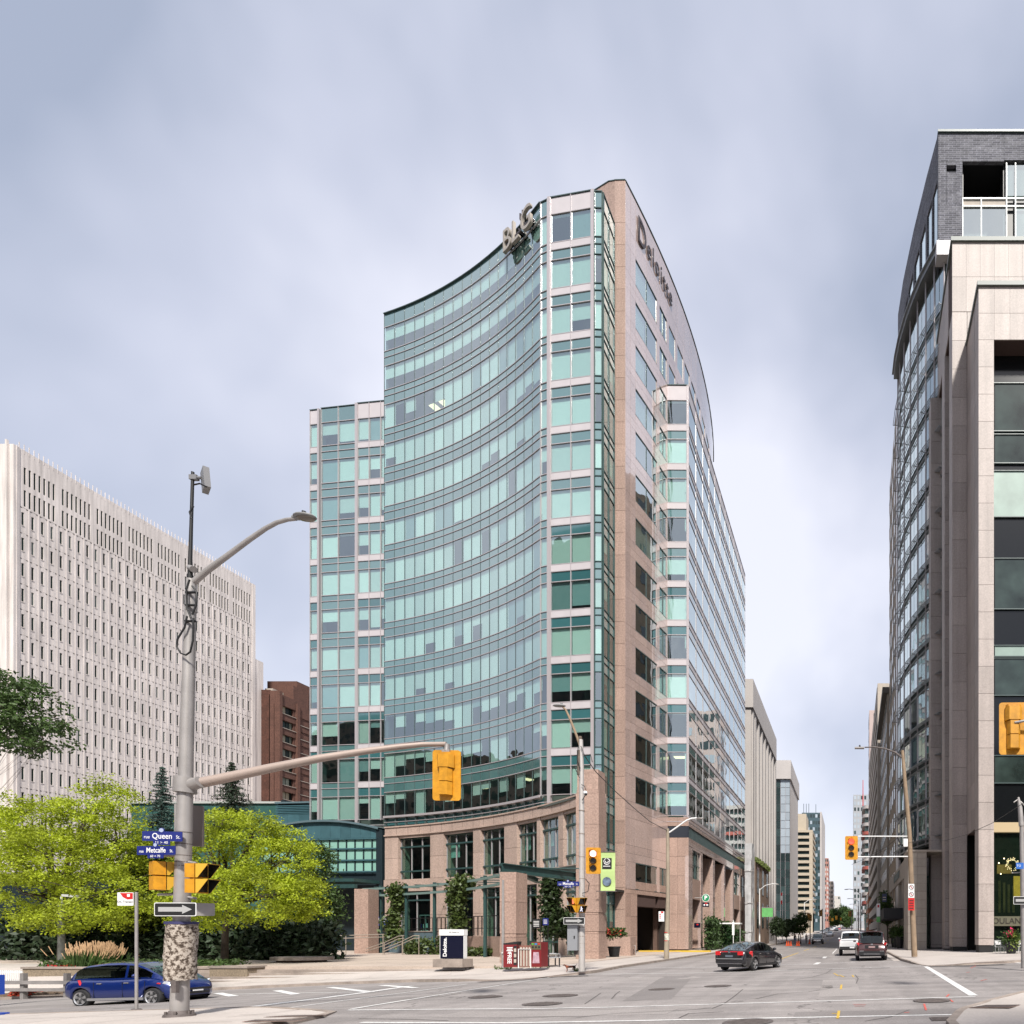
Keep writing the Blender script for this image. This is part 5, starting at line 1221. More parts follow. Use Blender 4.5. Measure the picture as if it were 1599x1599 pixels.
# buildings behind the viewer, seen in reflections
RFM = mat('reflected_facade', (0.10, 0.085, 0.07), 0.8, var=0.2, vs=0.3)
far_building('opposite_office', 'brown office block across the street behind the viewer', -170, -105, -45, -13, 58, RFM, 13, 14, 4, WINM)
far_building('opposite_tower', 'tall dark office tower behind the viewer to the left', -100, -58, -40, -13, 88, mat('reflected_dark', (0.035, 0.03, 0.028), 0.8), 22, 10, 8, WINM)
far_building('west_block', 'dark brown block left of the picture beside the concrete slab', -155, -120, 7, 60, 40, mat('reflected_brown', (0.06, 0.048, 0.04), 0.8), 11, 8, 16, WINM)
far_building('opposite_stone_block', 'stone block across the street to the right behind the viewer', 12, 60, -60, -14, 34, RFM, 9, 12, 8, DGL, side='l')
far_building('neighbour_block', 'broad brown block to the right of the stone office', 26, 70, 34, 75, 30, RFM, 8, 10, 8, DGL, side='l')
# ================================================================ street furniture
def P3(px, py, d): return (PX(px, d), S*d, PZ(py, d))
def loc(o, p): return tuple(a-b for a, b in zip(p, o.location))
def rounded(w_, h, r, n=5):
    P = []
    for cx, cy, a0 in ((w_/2-r, h/2-r, 0), (-w_/2+r, h/2-r, 90), (-w_/2+r, -h/2+r, 180), (w_/2-r, -h/2+r, 270)):
        P += [(cx+r*math.cos(R(a0+90*i/n)), cy+r*math.sin(R(a0+90*i/n))) for i in range(n+1)]
    return P
def plate_mb(mb, w_, h, r, t0, t1, M, mi=0):      # plate in XZ plane, y = thickness
    mb.prism(rounded(w_, h, r), t0, t1, mi, M @ Matrix.Rotation(R(90), 4, 'X'))
TR = Matrix.Translation
def RZ(a): return Matrix.Rotation(a, 4, 'Z')
LENSR = mat('red_lens_lit', (0.8, 0.05, 0.03), 0.4, emit=(1, 0.10, 0.06), es=0.42)
LENSW = mat('red_lens_bright', (1, 0.8, 0.8), 0.4, emit=(1, 0.55, 0.5), es=0.5)
LENSD = mat('dark_lens', (0.03, 0.02, 0.01), 0.25)
PALEY = mat('pale_yellow_visor', (0.60, 0.34, 0.03), 0.5)
def signal_head(name, label, p, yaw, h=1.25, lit=None, parent=None, mats_=None):
    """three lens signal with backboard; lenses face local -Y"""
    o = thing(name, label, 'traffic light', p, yaw)
    w_ = h*0.54; I = Matrix.Identity(4)
    mb = MB(); plate_mb(mb, w_, h, 0.06*h, -0.02, 0.0, I); mb.build('backboard', YEL, o, world=False)
    s_ = h*0.26
    for k in range(3):
        z = h*0.27*(1-k)
        bw = s_*(0.62 if k == 0 else 0.48)
        mb = MB(); mb.prism([(-bw, 0.001), (bw, 0.001), (bw, 0.06), (bw*0.6, 0.17), (-bw*0.6, 0.17), (-bw, 0.06)], z-s_*0.49, z+s_*0.49); mb.build('housing', YEL, o, world=False)
        R0 = s_*0.42*(1.12 if k == 0 else 1)
        mb = MB(); mb.tube([(0, -0.02, z), (0, -0.05, z)], R0, 20); mb.build('lens', (lit or LENSR) if (k == 0 and lit) else LENSD, o, world=False)
        mb = MB(); vs = []; fs = []; n = 12
        for i in range(n+1):
            a = R(-20+220*i/n); vs += [(R0*1.15*math.cos(a), -0.021, z+R0*1.15*math.sin(a)), (R0*1.15*math.cos(a), -0.22 if 2 < i < n-2 else -0.13, z+R0*1.15*math.sin(a))]
        for i in range(n): fs += [(2*i, 2*i+1, 2*i+3, 2*i+2), (2*i+2, 2*i+3, 2*i+1, 2*i)]
        mb.raw(vs, fs, 0, True); mb.build('visor', YEL, o, world=False)
    mb = MB(); mb.prism([(-s_*0.62, 0.001), (s_*0.62, 0.001), (s_*0.4, 0.10), (-s_*0.4, 0.10)], h*0.405, h*0.45); mb.build('cap', YEL, o, world=False)
    return o
def ped_head(name, label, p, yaw, h=0.62, glyph=None):
    """two section pedestrian head, faces local -Y with long visors"""
    o = thing(name, label, 'pedestrian signal', p, yaw)
    w_ = h*0.5
    for k in range(2):
        z = h*0.26*(1-2*k); hh = h*0.235
        mb = MB(); mb.box(-w_/2, w_/2, 0.0, h*0.28, z-hh, z+hh); mb.box(-w_/2-0.01, w_/2+0.01, -0.015, -0.001, z-hh-0.005, z+hh+0.005); mb.build('housing', YEL, o, world=False)
        mb = MB(); mb.box(-w_/2+0.02, w_/2-0.02, -0.03, -0.016, z-hh+0.02, z+hh-0.02); mb.build('lens', LENSD, o, world=False)
        mb = MB(); d = h*0.42
        t_ = 0.008
        mb.box(-w_/2, w_/2, -d, -0.031, z+hh-t_, z+hh, 0)
        for sx in (-1, 1):
            x = sx*w_/2
            pts_ = [(x, -0.031, z-hh), (x, -d*0.25, z-hh), (x, -d, z+hh-t_-.001), (x, -0.031, z+hh-t_-.001)]; q = [(x-sx*t_, a, b) for _, a, b in pts_]
            mb.raw(pts_+q, [(0, 1, 2, 3), (7, 6, 5, 4), (0, 4, 5, 1), (1, 5, 6, 2), (2, 6, 7, 3), (3, 7, 4, 0)], 0)
        mb.build('visor', PALEY, o, world=False)
        mb = MB(); e1 = 0.002; x = w_/2-t_-e1
        mb.face([(-x, -0.032, z+hh-t_-e1), (x, -0.032, z+hh-t_-e1), (x, -d+.002, z+hh-t_-e1), (-x, -d+.002, z+hh-t_-e1)])
        for sx in (-1, 1): mb.face([(sx*x, -0.032, z-hh), (sx*x, -d*0.25, z-hh), (sx*x, -d+.002, z+hh-t_-e1), (sx*x, -0.032, z+hh-t_-e1)])
        mb.build('visor_lining', BLACK, o, world=False)
    mb = MB(); mb.box(-w_*0.3, w_*0.3, 0.02, h*0.2, -h*0.06, h*0.06); mb.build('joiner', YEL, o, world=False)
    if glyph:
        z = h*0.26*(1 if glyph == 'hand' else -1); m = mat('hand_lit', (1, 0.2, 0.1), 0.5, emit=(1, 0.18, 0.08), es=0.5) if glyph == 'hand' else mat('walk_lit', (0.9, 0.9, 1), 0.5, emit=(0.9, 0.85, 1), es=0.4)
        mb = MB(); k = h*0.2
        if glyph == 'hand':
            mb.box(-k*0.45, k*0.35, -0.04, -0.031, z-k*0.8, z+k*0.15)
            for i in range(4): mb.box(-k*0.45+i*k*0.21, -k*0.29+i*k*0.21, -0.04, -0.031, z+k*0.16, z+k*(0.7+0.15*math.sin(1+i)))
            mb.box(k*0.36, k*0.6, -0.04, -0.031, z-k*0.4, z+k*0.1)
        else:
            mb.ell((0, -0.035, z+k*0.65), (k*0.2, 0.01, k*0.2)); mb.box(-k*0.15, k*0.15, -0.04, -0.031, z-k*0.1, z+k*0.4)
            mb.tube([(0, -0.036, z), (-k*0.4, -0.036, z-k*0.8)], k*0.1, 5); mb.tube([(0, -0.036, z), (k*0.4, -0.036, z-k*0.8)], k*0.1, 5); mb.tube([(0, -0.036, z+k*0.3), (k*0.5, -0.036, z)], k*0.09, 5)
        mb.build('symbol', m, o, world=False)
    return o
def oneway(name, label, p, yaw, w_=0.92, h=0.3):
    o = thing(name, label, 'sign', p, yaw); I = Matrix.Identity(4)
    mb = MB(); plate_mb(mb, w_, h, 0.03, 0.0, 0.006, I); mb.build('plate', WHITEP, o, world=False)
    mb = MB(); plate_mb(mb, w_*0.965, h*0.9, 0.025, 0.0065, 0.009, I); mb.build('black_field', BLACK, o, world=False)
    a = w_*0.4; b = w_*0.17; t_ = h*0.17; hh = h*0.33
    mb = MB(); mb.prism([(-a, -t_), (b, -t_), (b, -hh), (a, 0), (b, hh), (b, t_), (-a, t_)], 0.0095, 0.012, M=Matrix.Rotation(R(90), 4, 'X')); mb.build('arrow', mat('arrow_white', (0.36, 0.36, 0.36), 0.5), o, world=False)
    return o
def streetsign(name, label, p, yaw, txt, w_=0.95, h=0.2, sub='', fs=0.15):
    o = thing(name, label, 'street sign', p, yaw); I = Matrix.Identity(4)
    mb = MB(); plate_mb(mb, w_, h, 0.015, 0.0, 0.01, I); plate_mb(mb, w_*0.42, h*0.45, 0.01, 0.001, 0.009, TR((-w_*0.02, 0, -h*0.66))); mb.tube([(-w_*0.02, 0.0, h*0.62), (-w_*0.02, -0.012, h*0.62)], h*0.26, 16, smooth=False); mb.build('plate', SIGNBLUE, o, world=False)
    mb = MB(); mb.tube([(-w_*0.02, -0.013, h*0.62), (-w_*0.02, -0.016, h*0.62)], h*0.2, 16, smooth=False); mb.build('crest', mat('crest_grey', (0.35, 0.4, 0.55), 0.5), o, world=False)
    n1_, n2_, n3_ = txt; lw = {'Queen': 0.50, 'Metcalfe': 0.60}[n2_]*w_
    U = Matrix.Rotation(R(90), 4, 'X')
    text(n1_, fs*0.55, 0.002, WHITEP, o, TR((-w_*0.38, -0.013, -0.02)) @ U, sx=0.8); text(n2_, fs*0.92, 0.002, WHITEP, o, TR((0.0, -0.013, 0.0)) @ U, bold=0.0015, sx=lw/(fs*0.92*{'Queen': 2.75, 'Metcalfe': 4.0}[n2_])); text(n3_, fs*0.55, 0.002, WHITEP, o, TR((w_*0.40, -0.013, -0.015)) @ U, sx=0.8)
    if sub: text(sub, fs*0.42, 0.002, WHITEP, o, TR((-w_*0.02, -0.013, -h*0.66)) @ U)
    return o
# ---- the big pole in front
D0 = 12.0
PB_ = P3(280, 1587, D0); mp_ = thing('signal_mast', 'large grey steel pole with curved mast arm and poster wrap in the left foreground', 'pole', (PB_[0], PB_[1], PB_[2]))
def pp_(px, py, d=D0): return P3(px, py, d)
mb = MB(); mb.tube([pp_(280, 1585), pp_(283.5, 1440), pp_(289, 1240), pp_(294, 1060), pp_(299, 905)], [0.155, 0.142, 0.125, 0.105, 0.085], 20); mb.build('shaft', GREYM, mp_)
mb = MB()
x, y, z = PB_
mb.tube([(x, y, z-0.02), (x, y, z+0.05)], [0.27, 0.25], 20); mb.tube([(x, y, z+0.05), (x, y, z+0.13)], [0.2, 0.165], 20)
mb.build('base_plate', IRON, mp_)
for k in range(6):
    a = k*math.pi/3; mb = MB(); mb.tube([(x+0.21*math.cos(a), y+0.21*math.sin(a), z+0.05), (x+0.21*math.cos(a), y+0.21*math.sin(a), z+0.12)], 0.025, 6); mb.build('bolt', IRON, mp_)
POST = mat('poster_remnants', (0.30, 0.26, 0.22), 0.95, bump=0.8, bs=30)
t = POST.node_tree; b_ = t.nodes['Principled BSDF']; geo = t.nodes.new('ShaderNodeNewGeometry'); nz = t.nodes.new('ShaderNodeTexNoise'); nz.inputs['Scale'].default_value = 13; nz.inputs['Detail'].default_value = 6; nz.inputs['Roughness'].default_value = 0.7
t.links.new(geo.outputs['Position'], nz.inputs['Vector']); r_ = t.nodes.new('ShaderNodeValToRGB'); r_.color_ramp.elements[0].position = 0.42; r_.color_ramp.elements[0].color = (0.05, 0.035, 0.025, 1); r_.color_ramp.elements[1].position = 0.53; r_.color_ramp.elements[1].color = (0.42, 0.37, 0.32, 1); e2 = r_.color_ramp.elements.new(0.48); e2.color = (0.20, 0.16, 0.13, 1)
t.links.new(nz.outputs['Fac'], r_.inputs[0]); t.links.new(r_.outputs[0], b_.inputs['Base Color'])
mb = MB(); vs = []; fs = []; n = 28; m_ = 14; rr = random.Random(9)
pa_, pb2 = Vector(pp_(281.3, 1530)), Vector(pp_(283.6, 1442))
for i in range(m_+1):
    c = pa_.lerp(pb2, i/m_)
    for k in range(n):
        a = 2*math.pi*k/n; r0 = 0.255+rr.uniform(-.008, .012)+0.01*math.sin(3*a+i*0.4); vs.append((c.x+r0*math.cos(a), c.y+r0*math.sin(a), c.z+(rr.uniform(-.02, .02) if i in (0, m_) else 0)))
for i in range(m_):
    for k in range(n): fs.append((i*n+k, i*n+(k+1) % n, (i+1)*n+(k+1) % n, (i+1)*n+k))
mb.raw(vs, fs, 0, True); mb.build('poster_wrap', POST, mp_)
mb = MB(); mb.tube([tuple(pb2-Vector((0, 0, 0.02))), tuple(pb2+Vector((0, 0, 0.04)))], 0.27, 28); mb.build('poster_band', mat('blue_tape', (0.03, 0.03, 0.10), 0.6), mp_)
for py in (1238, 1215, 1300, 1318, 1336, 1341, 1346, 1352, 1388, 1394, 1399, 1404):
    mb = MB(); px = 289-(py-1240)*0.028; mb.tube([pp_(px, py+0.6), pp_(px, py-0.6)], 0.136, 16); mb.build('strap', IRON if py % 3 else GREYM, mp_)
mb = MB(); c = pp_(289, 1223); mb.tube([pp_(288.6, 1238), pp_(289.8, 1214)], 0.19, 16); mb.tube([pp_(296, 1226), pp_(313, 1221)], [0.13, 0.12], 14); mb.build('arm_clamp', GREYM, mp_)
AR = [pp_(296, 1226, 12), pp_(340, 1217, 12.15), pp_(420, 1200, 12.4), pp_(500, 1184, 12.7), pp_(570, 1173, 13.0), pp_(625, 1166, 13.2), pp_(660, 1162.5, 13.4), pp_(697, 1162, 13.5)]
mb = MB(); mb.tube(AR, [0.115, 0.11, 0.10, 0.088, 0.078, 0.07, 0.062, 0.058], 14); mb.build('mast_arm', mat('mast_arm_paint', (0.34, 0.27, 0.235), 0.5, metal=0.2, var=0.1, vs=2), mp_)
LA = [pp_(299, 912), pp_(322, 892), pp_(355, 868), pp_(390, 842), pp_(415, 825), pp_(432, 816), pp_(448, 811.5), pp_(462, 810)]
mb = MB(); mb.tube(LA, [0.06, 0.058, 0.052, 0.048, 0.044, 0.042, 0.04, 0.04], 12); mb.build('luminaire_arm', GREYM, mp_)
c = Vector(pp_(476, 807)); mb = MB(); mb.ell((c.x, c.y, c.z), (0.24, 0.15, 0.055), 16, 8, 0, None); mb.tube([tuple(c+Vector((-0.26, 0, -0.02))), tuple(c+Vector((-0.1, 0, 0)))], [0.05, 0.07], 10); mb.build('luminaire', mat('luminaire_grey', (0.22, 0.22, 0.22), 0.5), mp_)
mb = MB(); mb.ell((c.x+0.02, c.y, c.z-0.03), (0.2, 0.12, 0.045), 16, 8); mb.build('lamp_lens', mat('lamp_lens', (0.16, 0.14, 0.12), 0.2), mp_)
mb = MB(); mb.tube([tuple(c+Vector((-0.02, 0, 0.05))), tuple(c+Vector((-0.02, 0, 0.12)))], 0.04, 10); mb.build('photocell', BLACK, mp_)
mb = MB(); mb.tube([pp_(297, 915), pp_(297, 872), pp_(298.5, 820), pp_(301, 737)], [0.05, 0.035, 0.03, 0.028], 10); mb.tube([pp_(293, 965), pp_(297, 898)], 0.055, 10); mb.build('antenna_mast', BLACK, mp_)
M = TR(pp_(321, 750)) @ RZ(R(-38)) @ Matrix.Rotation(R(4), 4, 'X')
mb = MB(); mb.box(-0.19, 0.19, -0.05, 0.05, -0.21, 0.21, M=M); mb.tube([pp_(301, 746), pp_(315, 746)], 0.03, 8); mb.box(-0.08, 0.08, -0.04, 0.04, -0.05, 0.05, M=TR(pp_(303, 746))); mb.build('flat_antenna', mat('antenna_grey', (0.20, 0.20, 0.21), 0.5), mp_)
for P in ([(292, 962), (288, 980), (277, 998), (276, 1010), (282, 1020), (290, 1023), (297, 1018), (301, 1000), (302, 965)], [(300, 915), (307, 925), (306, 945), (300, 960)], [(296, 905), (291, 920), (292, 950), (298, 965)], [(302, 790), (296, 800), (299, 810)], [(302, 757), (312, 755), (322, 760)]):
    mb = MB(); mb.tube([pp_(a, b, 11.85) for a, b in P], 0.017, 6); mb.build('cable', BLACK, mp_)
mb = MB(); c = Vector(pp_(302, 890)); mb.tube([tuple(c+Vector((-0.08, 0, 0.05))), tuple(c+Vector((0.06, -0.05, -0.02)))], [0.06, 0.07], 12); mb.tube([pp_(298, 955), pp_(299, 925)], 0.10, 10); mb.build('camera_housing', GREYM, mp_)
for (pa1, pb1) in (((290, 945), (306, 945)), ((290, 925), (306, 925)), ((289, 970), (305, 970))):
    mb = MB(); mb.tube([pp_(*pa1, 11.9), pp_(*pb1, 11.9)], 0.025, 6); mb.build('bracket', BLACK, mp_)
mb = MB(); mb.box(-0.05, 0.05, -0.04, 0.03, -0.13, 0.13, M=TR(pp_(274, 1541, 11.8))); mb.build('hand_hole_cover', IRON, mp_)
mb = MB(); plate_mb(mb, 0.26, 0.92, 0.01, -0.04, 0.04, TR(pp_(305.5, 1290, 12.35)) @ RZ(R(28))); mb.build('sign_back', mat('sign_back_grey', (0.20, 0.17, 0.155), 0.6), mp_)
mb = MB(); plate_mb(mb, 0.12, 0.62, 0.01, -0.02, 0.02, TR(pp_(277.5, 1277, 12.3))); mb.build('sign_edge', GREYM, mp_)
for (a, b) in (((245, 1336), (281, 1336.5)), ((247, 1397), (281, 1396)), ((288, 1345), (307, 1348)), ((288, 1400), (306, 1403))):
    mb = MB(); mb.tube([pp_(*a, 12), pp_(*b, 12)], 0.028, 8); mb.build('signal_bracket', GREYM, mp_)
# hanging signal on the mast arm, seen from behind
hd = 13.5; hp = P3(698, 1211, hd)
sg = signal_head('traffic_signal', 'yellow traffic signal seen from behind, hanging at the end of the curved mast arm', hp, R(183), 1.25)
mb = MB(); mb.tube([(0, -0.0, 0.78), (0.0, 0.0, 0.74), (0.0, 0.02, 0.60)], 0.06, 10); mb.box(-0.09, 0.09, -0.06, 0.07, 0.56, 0.64); mb.build('hanger', GREYM, sg, world=False)
# right hand hanging signal, seen from behind
hp = P3(1582, 1138, 13.6)
sg2 = signal_head('traffic_signal', 'large yellow traffic signal seen from behind, cut by the right edge of the picture', hp, R(178), 1.3)
mb = MB(); mb.tube([(0.0, 0.16, 0.1), (-0.35, 0.22, 0.14), (-2.5, 0.2, 0.3), (-6.0, 0, 0.3)], [0.03, 0.035, 0.06, 0.08], 10); mb.build('arm', GREYM, sg2, world=False)
pole2 = thing('signal_pole', 'grey signal pole standing on the near right walk just outside the picture', 'pole', (hp[0]+6, hp[1], gz(9, hp[1])))
mb = MB(); mb.tube([(0, 0, 0), (0, 0, 8)], [0.14, 0.09], 14); mb.build('shaft', GREYM, pole2, world=False)
# heads on the big pole
ped_head('pedestrian_signal', 'yellow pedestrian signal seen from behind, on the left of the big foreground pole', P3(254, 1368, 11.9), R(150), 0.62)
ped_head('pedestrian_signal', 'yellow pedestrian signal with black visors pointing right, on the right of the big foreground pole', P3(313, 1372, 11.9), R(97), 0.64)
oneway('one_way_sign', 'black one way sign with a white arrow strapped to the big foreground pole', P3(274, 1420, 11.75), R(3), 0.86, 0.29)
mb = MB(); bs_ = thing('sign_plate', 'blank grey sign plate beside the one way arrow on the big foreground pole', 'sign', P3(311, 1420, 12.05), R(60)); plate_mb(mb, 0.5, 0.28, 0.03, 0, 0.006, Matrix.Identity(4)); mb.build('plate', GREYM, bs_, world=False)
streetsign('street_sign', 'blue street sign reading rue Queen St. on the big foreground pole', P3(254, 1306, 11.8), R(8), ('rue', 'Queen', 'St.'), 0.76, 0.21, '11 > 40', 0.19)
streetsign('street_sign', 'blue street sign reading rue Metcalfe St. below the Queen sign on the big pole', P3(244.5, 1328, 11.7), R(-2), ('rue', 'Metcalfe', 'St.'), 0.86, 0.19, '60 < 70', 0.17)
# ---- bus stop pole
bp = P3(213, 1577, 13.7); bsn = thing('bus_stop', 'thin grey bus stop post with a white and red flag sign before the blue car', 'bus stop', bp)
mb = MB(); mb.tube([(0, 0, 0), (0, 0, PZ(1393, 13.7)-bp[2])], 0.032, 10); mb.build('post', GREYM, bsn, world=False)
mb = MB(); mb.tube([(0, 0, 0), (0, 0, 0.03)], [0.11, 0.08], 14); mb.build('base', IRON, bsn, world=False)
zc_ = PZ(1404, 13.7)-bp[2]; mb = MB(); plate_mb(mb, 0.40, 0.33, 0.01, 0.0, 0.01, TR((-0.235, -0.03, zc_))); mb.build('flag', WHITEP, bsn, world=False)
mb = MB(); mb.prism([(-0.13, 0.15), (0.19, 0.15), (0.19, -0.0), (0.05, -0.01), (-0.06, 0.05)], 0.011, 0.014, M=TR((-0.235, -0.03, zc_)) @ Matrix.Rotation(R(90), 4, 'X')); mb.build('red_corner', RED, bsn, world=False)
mb = MB(); plate_mb(mb, 0.07, 0.07, 0.01, 0.0145, 0.016, TR((-0.15, -0.03, zc_+0.09))); mb.build('bus_symbol', WHITEP, bsn, world=False)
text('OC Transpo', 0.075, 0.001, BLACK, bsn, TR((-0.235, -0.043, zc_-0.07)) @ Matrix.Rotation(R(90), 4, 'X'))
# ---- mid signal pole at plaza corner
D1 = 24.6; mq = P3(908, 1517, D1); m2 = thing('signal_mast', 'slim white steel signal pole with luminaire and control cabinet at the plaza corner', 'pole', mq)
q3 = lambda px, py, d=D1: P3(px, py, d)
mb = MB(); mb.tube([q3(908.5, 1517), q3(908.5, 1330), q3(908, 1200), q3(907, 1155)], [0.135, 0.12, 0.10, 0.09], 18); mb.build('shaft', mat('pale_pole', (0.5, 0.47, 0.45), 0.4, metal=0.3, var=0.08, vs=3), m2)
mb = MB(); mb.tube([q3(906, 1165), q3(897, 1140), q3(888, 1118), q3(883, 1108), q3(878, 1103)], [0.06, 0.055, 0.05, 0.045, 0.04], 10); mb.build('luminaire_arm', WOOD, m2)
c = Vector(q3(875, 1102)); mb = MB(); mb.ell((c.x-0.05, c.y, c.z), (0.3, 0.15, 0.06), 14, 7); mb.tube([tuple(c+Vector((0.05, 0, 0.05))), tuple(c+Vector((0.05, 0, 0.14)))], 0.05, 8); mb.build('luminaire', MATS['luminaire_grey'], m2)
for P in ([(907, 1165), (913, 1180), (922, 1178), (925, 1190)], [(906, 1200), (901, 1185), (903, 1165)], [(909, 1250), (916, 1238), (913, 1228), (908, 1225)], [(909, 1395), (918, 1392), (920, 1380), (914, 1372)], [(905, 1215), (897, 1197), (893, 1198)]):
    mb = MB(); mb.tube([q3(a, b, D1-0.15) for a, b in P], 0.018, 6); mb.build('cable', BLACK, m2)
mb = MB(); mb.tube([q3(905, 1210), q3(905, 1172)], 0.12, 8); mb.tube([q3(906, 1160), q3(906, 1150)], 0.08, 8); mb.build('cable_bundle', mat('cable_brown', (0.13, 0.10, 0.08), 0.8, var=0.5, vs=12), m2)
for py in (1266, 1302, 1338, 1372, 1432, 1448, 1462, 1473, 1480):
    mb = MB(); mb.tube([q3(908.5, py+.5), q3(908.5, py-.5)], 0.132, 14); mb.build('strap', KERB, m2)
mb = MB(); c = q3(914, 1238, D1-0.2); mb.ell(c, (0.09, 0.09, 0.09)); mb.build('dome_camera', WHITEP, m2); mb = MB(); mb.ell((c[0]+0.04, c[1]-0.05, c[2]-0.08), (0.06, 0.06, 0.06)); mb.build('camera_dome', BLACK, m2)
mb = MB(); c = q3(898, 1464); mb.box(c[0]-0.24, c[0]+0.2, c[1]-0.25, c[1]+0.2, q3(0, 1484)[2], q3(0, 1442)[2]); mb.build('cabinet', mat('cabinet_grey', (0.30, 0.31, 0.33), 0.45, metal=0.3), m2)
mb = MB(); mb.box(c[0]+0.05, c[0]+0.1, c[1]-0.27, c[1]-0.251, c[2]-0.05, c[2]+0.08); mb.build('cabinet_lock', BLACK, m2)
mb = MB(); mb.box(c[0]-0.02, c[0]+0.2, c[1]-0.1, c[1]+0.1, q3(0, 1491)[2], q3(0, 1484.2)[2]); mb.build('cabinet_foot', IRON, m2)
signal_head('traffic_signal', 'yellow traffic signal with its red lamp lit on the white pole at the plaza corner', q3(926.5, 1344, D1-0.3), R(6), 1.18, LENSW)
ped_head('pedestrian_signal', 'small pedestrian signal showing a red hand on the left of the plaza corner pole', q3(896, 1413.5, D1-0.3), R(-20), 0.66, 'hand')
ped_head('pedestrian_signal', 'small pedestrian signal showing a white walking figure right of the plaza corner pole', q3(907, 1413.5, D1-0.35), R(50), 0.66, 'walk')
oneway('one_way_sign', 'small black and white one way arrow sign on the plaza corner pole', q3(896.5, 1438, D1-0.35), R(2), 0.92, 0.31)
streetsign('street_sign', 'blue street sign reading rue Metcalfe St. on the white pole at the plaza corner', q3(887.5, 1380, D1-0.2), R(4), ('rue', 'Metcalfe', 'St.'), 0.95, 0.2, '60 < 70', 0.2)
# small dog at its foot
def dog(p, yaw):
    o = thing('dog', 'small reddish brown dog with black patches standing at the kerb by the plaza corner pole', 'dog', p, yaw)
    me = bpy.data.meshes.new('body')
    J = [(0, 0, .235, .055), (.10, 0, .235, .06), (.19, 0, .25, .05), (.245, 0, .30, .032), (.29, 0, .32, .038), (.345, 0, .30, .018), (-.10, 0, .245, .052), (-.16, 0, .24, .045), (-.20, 0, .28, .014), (-.245, 0, .335, .01), (-.255, 0, .37, .006)]
    E = [(0, 1), (1, 2), (2, 3), (3, 4), (4, 5), (0, 6), (6, 7), (7, 8), (8, 9), (9, 10)]
    for s in (-1, 1):
        b = len(J); J += [(.17, s*.035, .17, .024), (.16, s*.04, .10, .015), (.175, s*.04, .02, .013), (.2, s*.04, .012, .012)]; E += [(2, b), (b, b+1), (b+1, b+2), (b+2, b+3)]
        b = len(J); J += [(-.13+.03*s, s*.035, .17, .028), (-.10+.03*s, s*.04, .12, .018), (-.17+.03*s, s*.04, .08, .012), (-.16+.03*s, s*.04, .015, .012)]; E += [(7, b), (b, b+1), (b+1, b+2), (b+2, b+3)]
    me.from_pydata([j[:3] for j in J], E, []); ob = bpy.data.objects.new('body', me); C.objects.link(ob)
    md = ob.modifiers.new('skin', 'SKIN'); ob.modifiers.new('sub', 'SUBSURF').levels = 2
    for v, j in zip(me.skin_vertices[0].data, J): v.radius = (j[3], j[3])
    me.skin_vertices[0].data[0].use_root = True
    dg = bpy.context.evaluated_depsgraph_get(); dg.update(); m2_ = bpy.data.meshes.new_from_object(ob.evaluated_get(dg)); bpy.data.objects.remove(ob)
    fur = mat('dog_fur', (0.16, 0.05, 0.025), 0.9, var=0.0); tt = fur.node_tree; g = tt.nodes.new('ShaderNodeNewGeometry'); n = tt.nodes.new('ShaderNodeTexNoise'); n.inputs['Scale'].default_value = 9; tt.links.new(g.outputs['Position'], n.inputs['Vector'])
    r = tt.nodes.new('ShaderNodeValToRGB'); r.color_ramp.elements[0].position = 0.46; r.color_ramp.elements[0].color = (.015, .012, .012, 1); r.color_ramp.elements[1].position = 0.52; r.color_ramp.elements[1].color = (.2, .06, .03, 1); tt.links.new(n.outputs['Fac'], r.inputs[0]); tt.links.new(r.outputs[0], tt.nodes['Principled BSDF'].inputs['Base Color'])
    m2_.materials.clear(); m2_.materials.append(fur); m2_.name = 'body'
    for p_ in m2_.polygons: p_.use_smooth = True
    b = bpy.data.objects.new('body', m2_); C.objects.link(b); b.parent = o
    for s in (-1, 1):
        mb = MB(); mb.ell((.285, s*.034, .325), (.016, .007, .03), 8, 6); mb.build('ear', BLACK, o, world=False)
        mb = MB(); mb.ell((.312, s*.022, .328), (.005, .005, .005), 6, 4); mb.build('eye', BLACK, o, world=False)
    mb = MB(); mb.ell((.362, 0, .30), (.009, .01, .008), 6, 4); mb.build('nose', BLACK, o, world=False)
    return o
x, y = G(891.5, 1517.5, 0); dog((x, y, gz(x, y)), R(195))
# ---- concrete lamp pole
D2 = 38; cp = thing('street_lamp', 'tall tapering concrete lamp pole with white curved arm in front of the driveway', 'street lamp', P3(1040, 1497, D2))
f3 = lambda px, py, d=D2: P3(px, py, d)
CPM = mat('old_concrete_pole', (0.30, 0.25, 0.19), 0.85, var=0.15, vs=2, streak=0.15)
mb = MB(); mb.tube([f3(1040.5, 1497), f3(1043, 1400), f3(1042.5, 1294)], [0.18, 0.14, 0.105], 14); mb.build('shaft', CPM, cp)
mb = MB(); mb.tube([f3(1045, 1300), f3(1058, 1291), f3(1072, 1281), f3(1080, 1278), f3(1088, 1277.5)], 0.055, 10); mb.build('arm', WHITEP, cp)
mb = MB(); c = f3(1093, 1278); mb.ell(c, (0.3, 0.13, 0.06), 12, 6); mb.build('luminaire', GREYM, cp)
mb = MB(); c = f3(1033, 1431, D2-0.3); mb.box(c[0]-0.2, c[0]+0.18, c[1], c[1]+0.015, c[2]-0.35, c[2]+0.35); mb.build('notice_plate', WHITEP, cp)
mb = MB()
